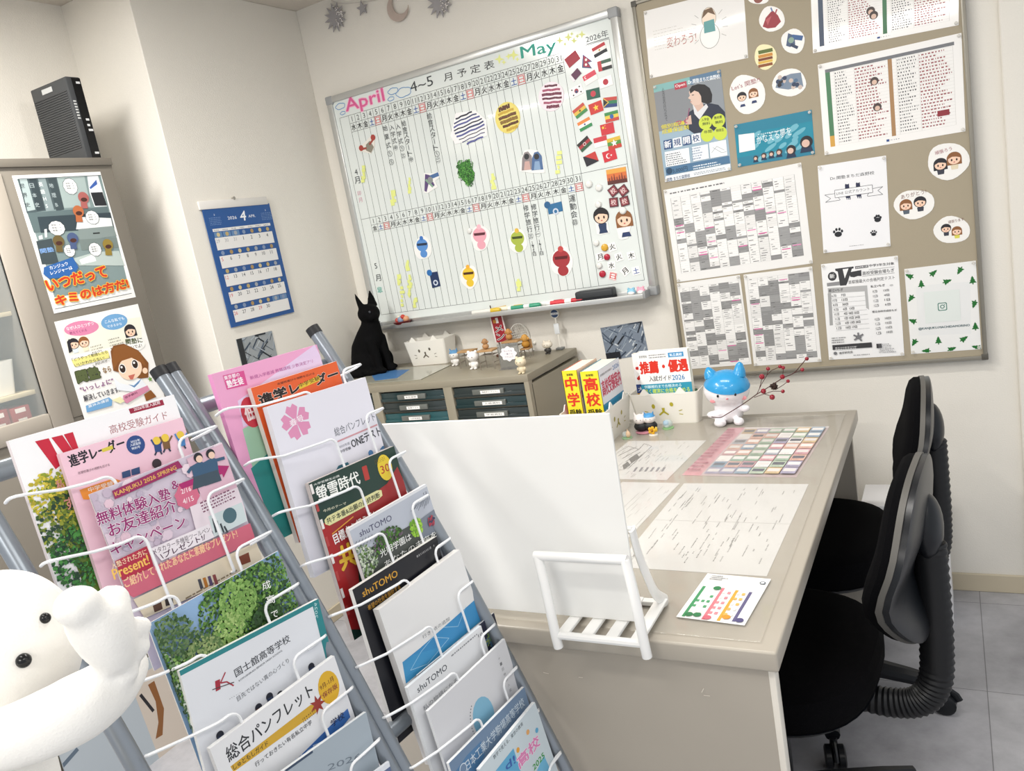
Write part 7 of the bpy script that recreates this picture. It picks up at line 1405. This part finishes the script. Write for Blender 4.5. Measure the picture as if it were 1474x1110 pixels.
# ---------------------------------------------------------------- office chairs
CF = M('#08080a', .95, spec=.08, bump=.5, bscale=900, name='chair_fabric'); CPL = M('#101318', .32, spec=.45, name='chair_plastic'); CGR = M('#55534f', .5, name='chair_edge'); CBL = M('#0c0d10', .45, name='chair_bellows')
def sgn(v, p): return math.copysign(abs(v)**p, v)
def make_chair(label, loc, rz, a0):
    t = thing('office_chair', label, 'chair', loc, 'black office chairs at the desk', rz)
    for k in range(5):
        a = k*2*PI/5+a0-rz; d = V3((math.cos(a), math.sin(a), 0)); b = MB()
        b.tube([V3((0, 0, .105))+d*.02, V3((0, 0, .10))+d*.10, V3((0, 0, .085))+d*.22, V3((0, 0, .075))+d*.285], [.028, .026, .021, .017], CPL, 10); g = b.build('leg', t, local=True)
        e = d*.285; sdv = V3((-d.y, d.x, 0)); b = MB()
        for q in (-1, 1): b.lathe([(0, -.009), (.022, -.009), (.027, -.006), (.027, .006), (.022, .009), (0, .009)], e+sdv*.014*q+d*.010+V3((0, 0, .0275)), CPL, 18, sdv)
        b.tube([e+V3((0, 0, .07)), e+V3((0, 0, .045)), e+d*.010+V3((0, 0, .0275))], .009, CPL, 8)
        c = e+d*.010+V3((0, 0, .0275)); b.tube([c+d*.030*math.cos(u)+V3((0, 0, .030*math.sin(u))) for u in (.2, .7, 1.2, 1.7, 2.3, 2.8)], .012, CPL, 8, flat=.5, up=sdv); b.build('caster', g, local=True)
    b = MB(); b.lathe([(0, .07), (.040, .07), (.040, .12), (.028, .13), (.028, .26), (.018, .262), (.018, .37), (0, .37)], (0, 0, 0), CPL, 20); b.build('column', t, local=True)
    b = MB(); b.box((-.13, -.07, .355), (.10, .07, .392), CPL, bev=.012, seg=3); b.build('tilt_mechanism', t, local=True)
    b = MB(); b.tube([V3((.02, -.06, .372)), V3((.02, -.20, .368)), V3((.03, -.235, .366))], .006, CPL, 8); b.build('lever', t, local=True)
    def cushion(b, zs, m, cx=.0):
        rings = []
        for z, k in zs: rings.append([b.bm.verts.new((cx+.215*k*sgn(math.cos(a), .72), .225*k*sgn(math.sin(a), .72), z-(.012*max(0, sgn(math.cos(a), .72))**3 if z > .41 else 0))) for a in [2*PI*j/40 for j in range(40)]])
        i = b.mi(m)
        for A, B in zip(rings, rings[1:]):
            for j in range(40): b.bm.faces.new((A[j], A[(j+1) % 40], B[(j+1) % 40], B[j])).material_index = i
        b.bm.faces.new(rings[0][::-1]).material_index = i; b.bm.faces.new(rings[-1]).material_index = i
    b = MB(); cushion(b, [(.385, .80), (.392, .93), (.405, .985)], CPL); b.build('seat_shell', t, local=True)
    b = MB(); cushion(b, [(.404, .97), (.418, 1.0), (.445, 1.0), (.462, .965), (.471, .88), (.474, .70), (.470, .35)], CF); b.build('seat', t, local=True)
    # ribbed spine
    P_ = spline([(-.06, 0, .372), (-.15, 0, .366), (-.225, 0, .360), (-.278, 0, .375), (-.305, 0, .42), (-.312, 0, .50), (-.313, 0, .60), (-.313, 0, .69)], 12)
    b = MB(); b.tube(P_, [.029*(1 if (k % 2) else .91) for k in range(len(P_))], CBL, 14, flat=.80, up=V3((0, 1, 0))); b.build('spine', t, local=True)
    b = MB(); b.ell((-.312, 0, .720), (.026, .042, .060), CPL); b.build('spine_housing', t, local=True)
    # back pad: outline wide above, pointed below
    def pad(off_f, off_b, k, m, name, bulge):
        b = MB(); i = b.mi(m); N = 40; L = 7; fr, bk = [], []
        def outl(a): 
            z = math.sin(a); y = math.cos(a); wz = .205*(1-.22*max(0, -z)-.10*max(0, z)**2); return sgn(y, .8)*wz*k*.95, .680+sgn(z, .85)*.155*k
        def surf(y, z):
            u = (z-.68)/.155; return -.290+.030*math.exp(-((u+.28)/.45)**2)-.004*u+.28*y*y
        def ring(sc, off):
            r = []
            for j in range(N):
                y, z = outl(2*PI*j/N); y *= sc; z = .68+(z-.68)*sc; r.append(b.bm.verts.new((surf(y, z)+off, y, z)))
            return r
        rings = [ring(s_, off_f+bulge*math.sqrt(max(0, 1-s_**3))) for s_ in (.12, .4, .65, .85, .96, 1.0)]+[ring(s_, off_b-(.5*bulge)*math.sqrt(max(0, 1-s_**3))) for s_ in (1.0, .96, .85, .6, .3, .1)]
        for A, B in zip(rings, rings[1:]):
            for j in range(N): b.bm.faces.new((A[j], A[(j+1) % N], B[(j+1) % N], B[j])).material_index = i
        b.bm.faces.new(rings[0][::-1]).material_index = i; b.bm.faces.new(rings[-1]).material_index = i
        return b.build(name, t, local=True)
    pad(.010, -.004, .985, CF, 'back_cushion', .026); pad(-.002, -.012, 1.0, CGR, 'back_edge_trim', .0); pad(-.010, -.022, .985, CPL, 'back_shell', .012)
make_chair('black office chair nearer the front of the desk, its shiny back towards the viewer', (1.768, -1.14, 0), math.radians(175), .576)
make_chair('black office chair at the far end of the desk, beside the white carton', (1.768, -.62, 0), math.radians(183), -.07)

# ---------------------------------------------------------------- white plush toy at the lower left
PW = M('#f1efea', .9, spec=.1, bump=.25, bscale=500, name='plush_fabric'); PS = M('#e9e4da', .9, spec=.1, bump=.25, bscale=500)
XPL = 1.5
def PX(px, py, dx=0): return hit(px, py, 0, XPL+dx)
base = V3((1.47, -2.415, .862))
pl = thing('plush_toy', 'plain white plush toy with one arm raised in front of the magazine rack', 'plush toy', tuple(base))
def plp(b, m):
    hc_ = PX(8, 935, -.03); b.ell(hc_, (.052, .056, .064), m, u=28, v=18); b.tube([hc_+V3((0, -.004, -.02)), PX(-34, 1060, -.05), PX(-70, 1180, -.05)], [.050, .058, .085], m, 20)
    b.ell(base+V3((-.005, .0, .095)), (.095, .105, .098), m, u=28, v=18)
    A = [PX(-90, 1085, .0), PX(-20, 1072, .03), PX(60, 1045, .055), PX(115, 1018, .065), PX(155, 990, .062), PX(185, 958, .05)]; R_ = [.020, .021, .0245, .0255, .0225, .0165]
    S_ = spline(A, 5); b.tube(S_, [R_[min(5, k//5)]+(R_[min(5, k//5+1)]-R_[min(5, k//5)])*(k % 5)/5 for k in range(len(S_))], m, 18); b.ell(PX(185, 958, .05), (.015, .016, .017), m)
    H0 = .085
    b.tube(spline([PX(136, 872, H0), PX(142, 892, H0), PX(152, 915, H0), PX(163, 940, H0), PX(172, 962, H0)], 4), [.0205, .0215, .0222, .0226, .0228, .0228, .0226, .0222, .0216, .0208, .0198, .0186, .0172, .0156, .0138, .0116, .009], m, 18)
    b.ell(PX(112, 872, H0+.006), (.017, .0165, .0145), m); b.ell(PX(160, 866, H0), (.014, .0145, .0125), m)
    for x, y, r_ in ((207, 902, .0092), (206, 932, .0090), (190, 968, .0088)): b.ell(PX(x-5, y, H0), (r_, r_, r_*.95), m)
fuse(plp, .0042, PW, 'body', pl, 6)
for x, y, r in ((65, 890, .0042), (34, 951, .0055)):
    p = PX(x, y, -.03); hc_ = PX(8, 935, -.03); v = (CAM-p).normalized(); o_ = p-hc_
    a2 = sum((v[i]/e)**2 for i, e in enumerate((.052, .056, .064))); b2 = 2*sum(o_[i]*v[i]/e**2 for i, e in enumerate((.052, .056, .064))); c2 = sum((o_[i]/e)**2 for i, e in enumerate((.052, .056, .064)))-1
    dsc = max(0, b2*b2-4*a2*c2); q = p+v*((-b2+math.sqrt(dsc))/(2*a2)); b = MB(); b.ell(q, r, M('#0c0c0e', .25), u=14, v=10); b.build('eye', pl)
b = MB(); b.box((1.33, -2.56, 0), (1.60, -2.30, .8615), M('#dddad4', .5), bev=.006); tag(b.build('plinth', origin=(1.465, -2.43, 0)), 'white plinth under the white plush toy', 'plinth')
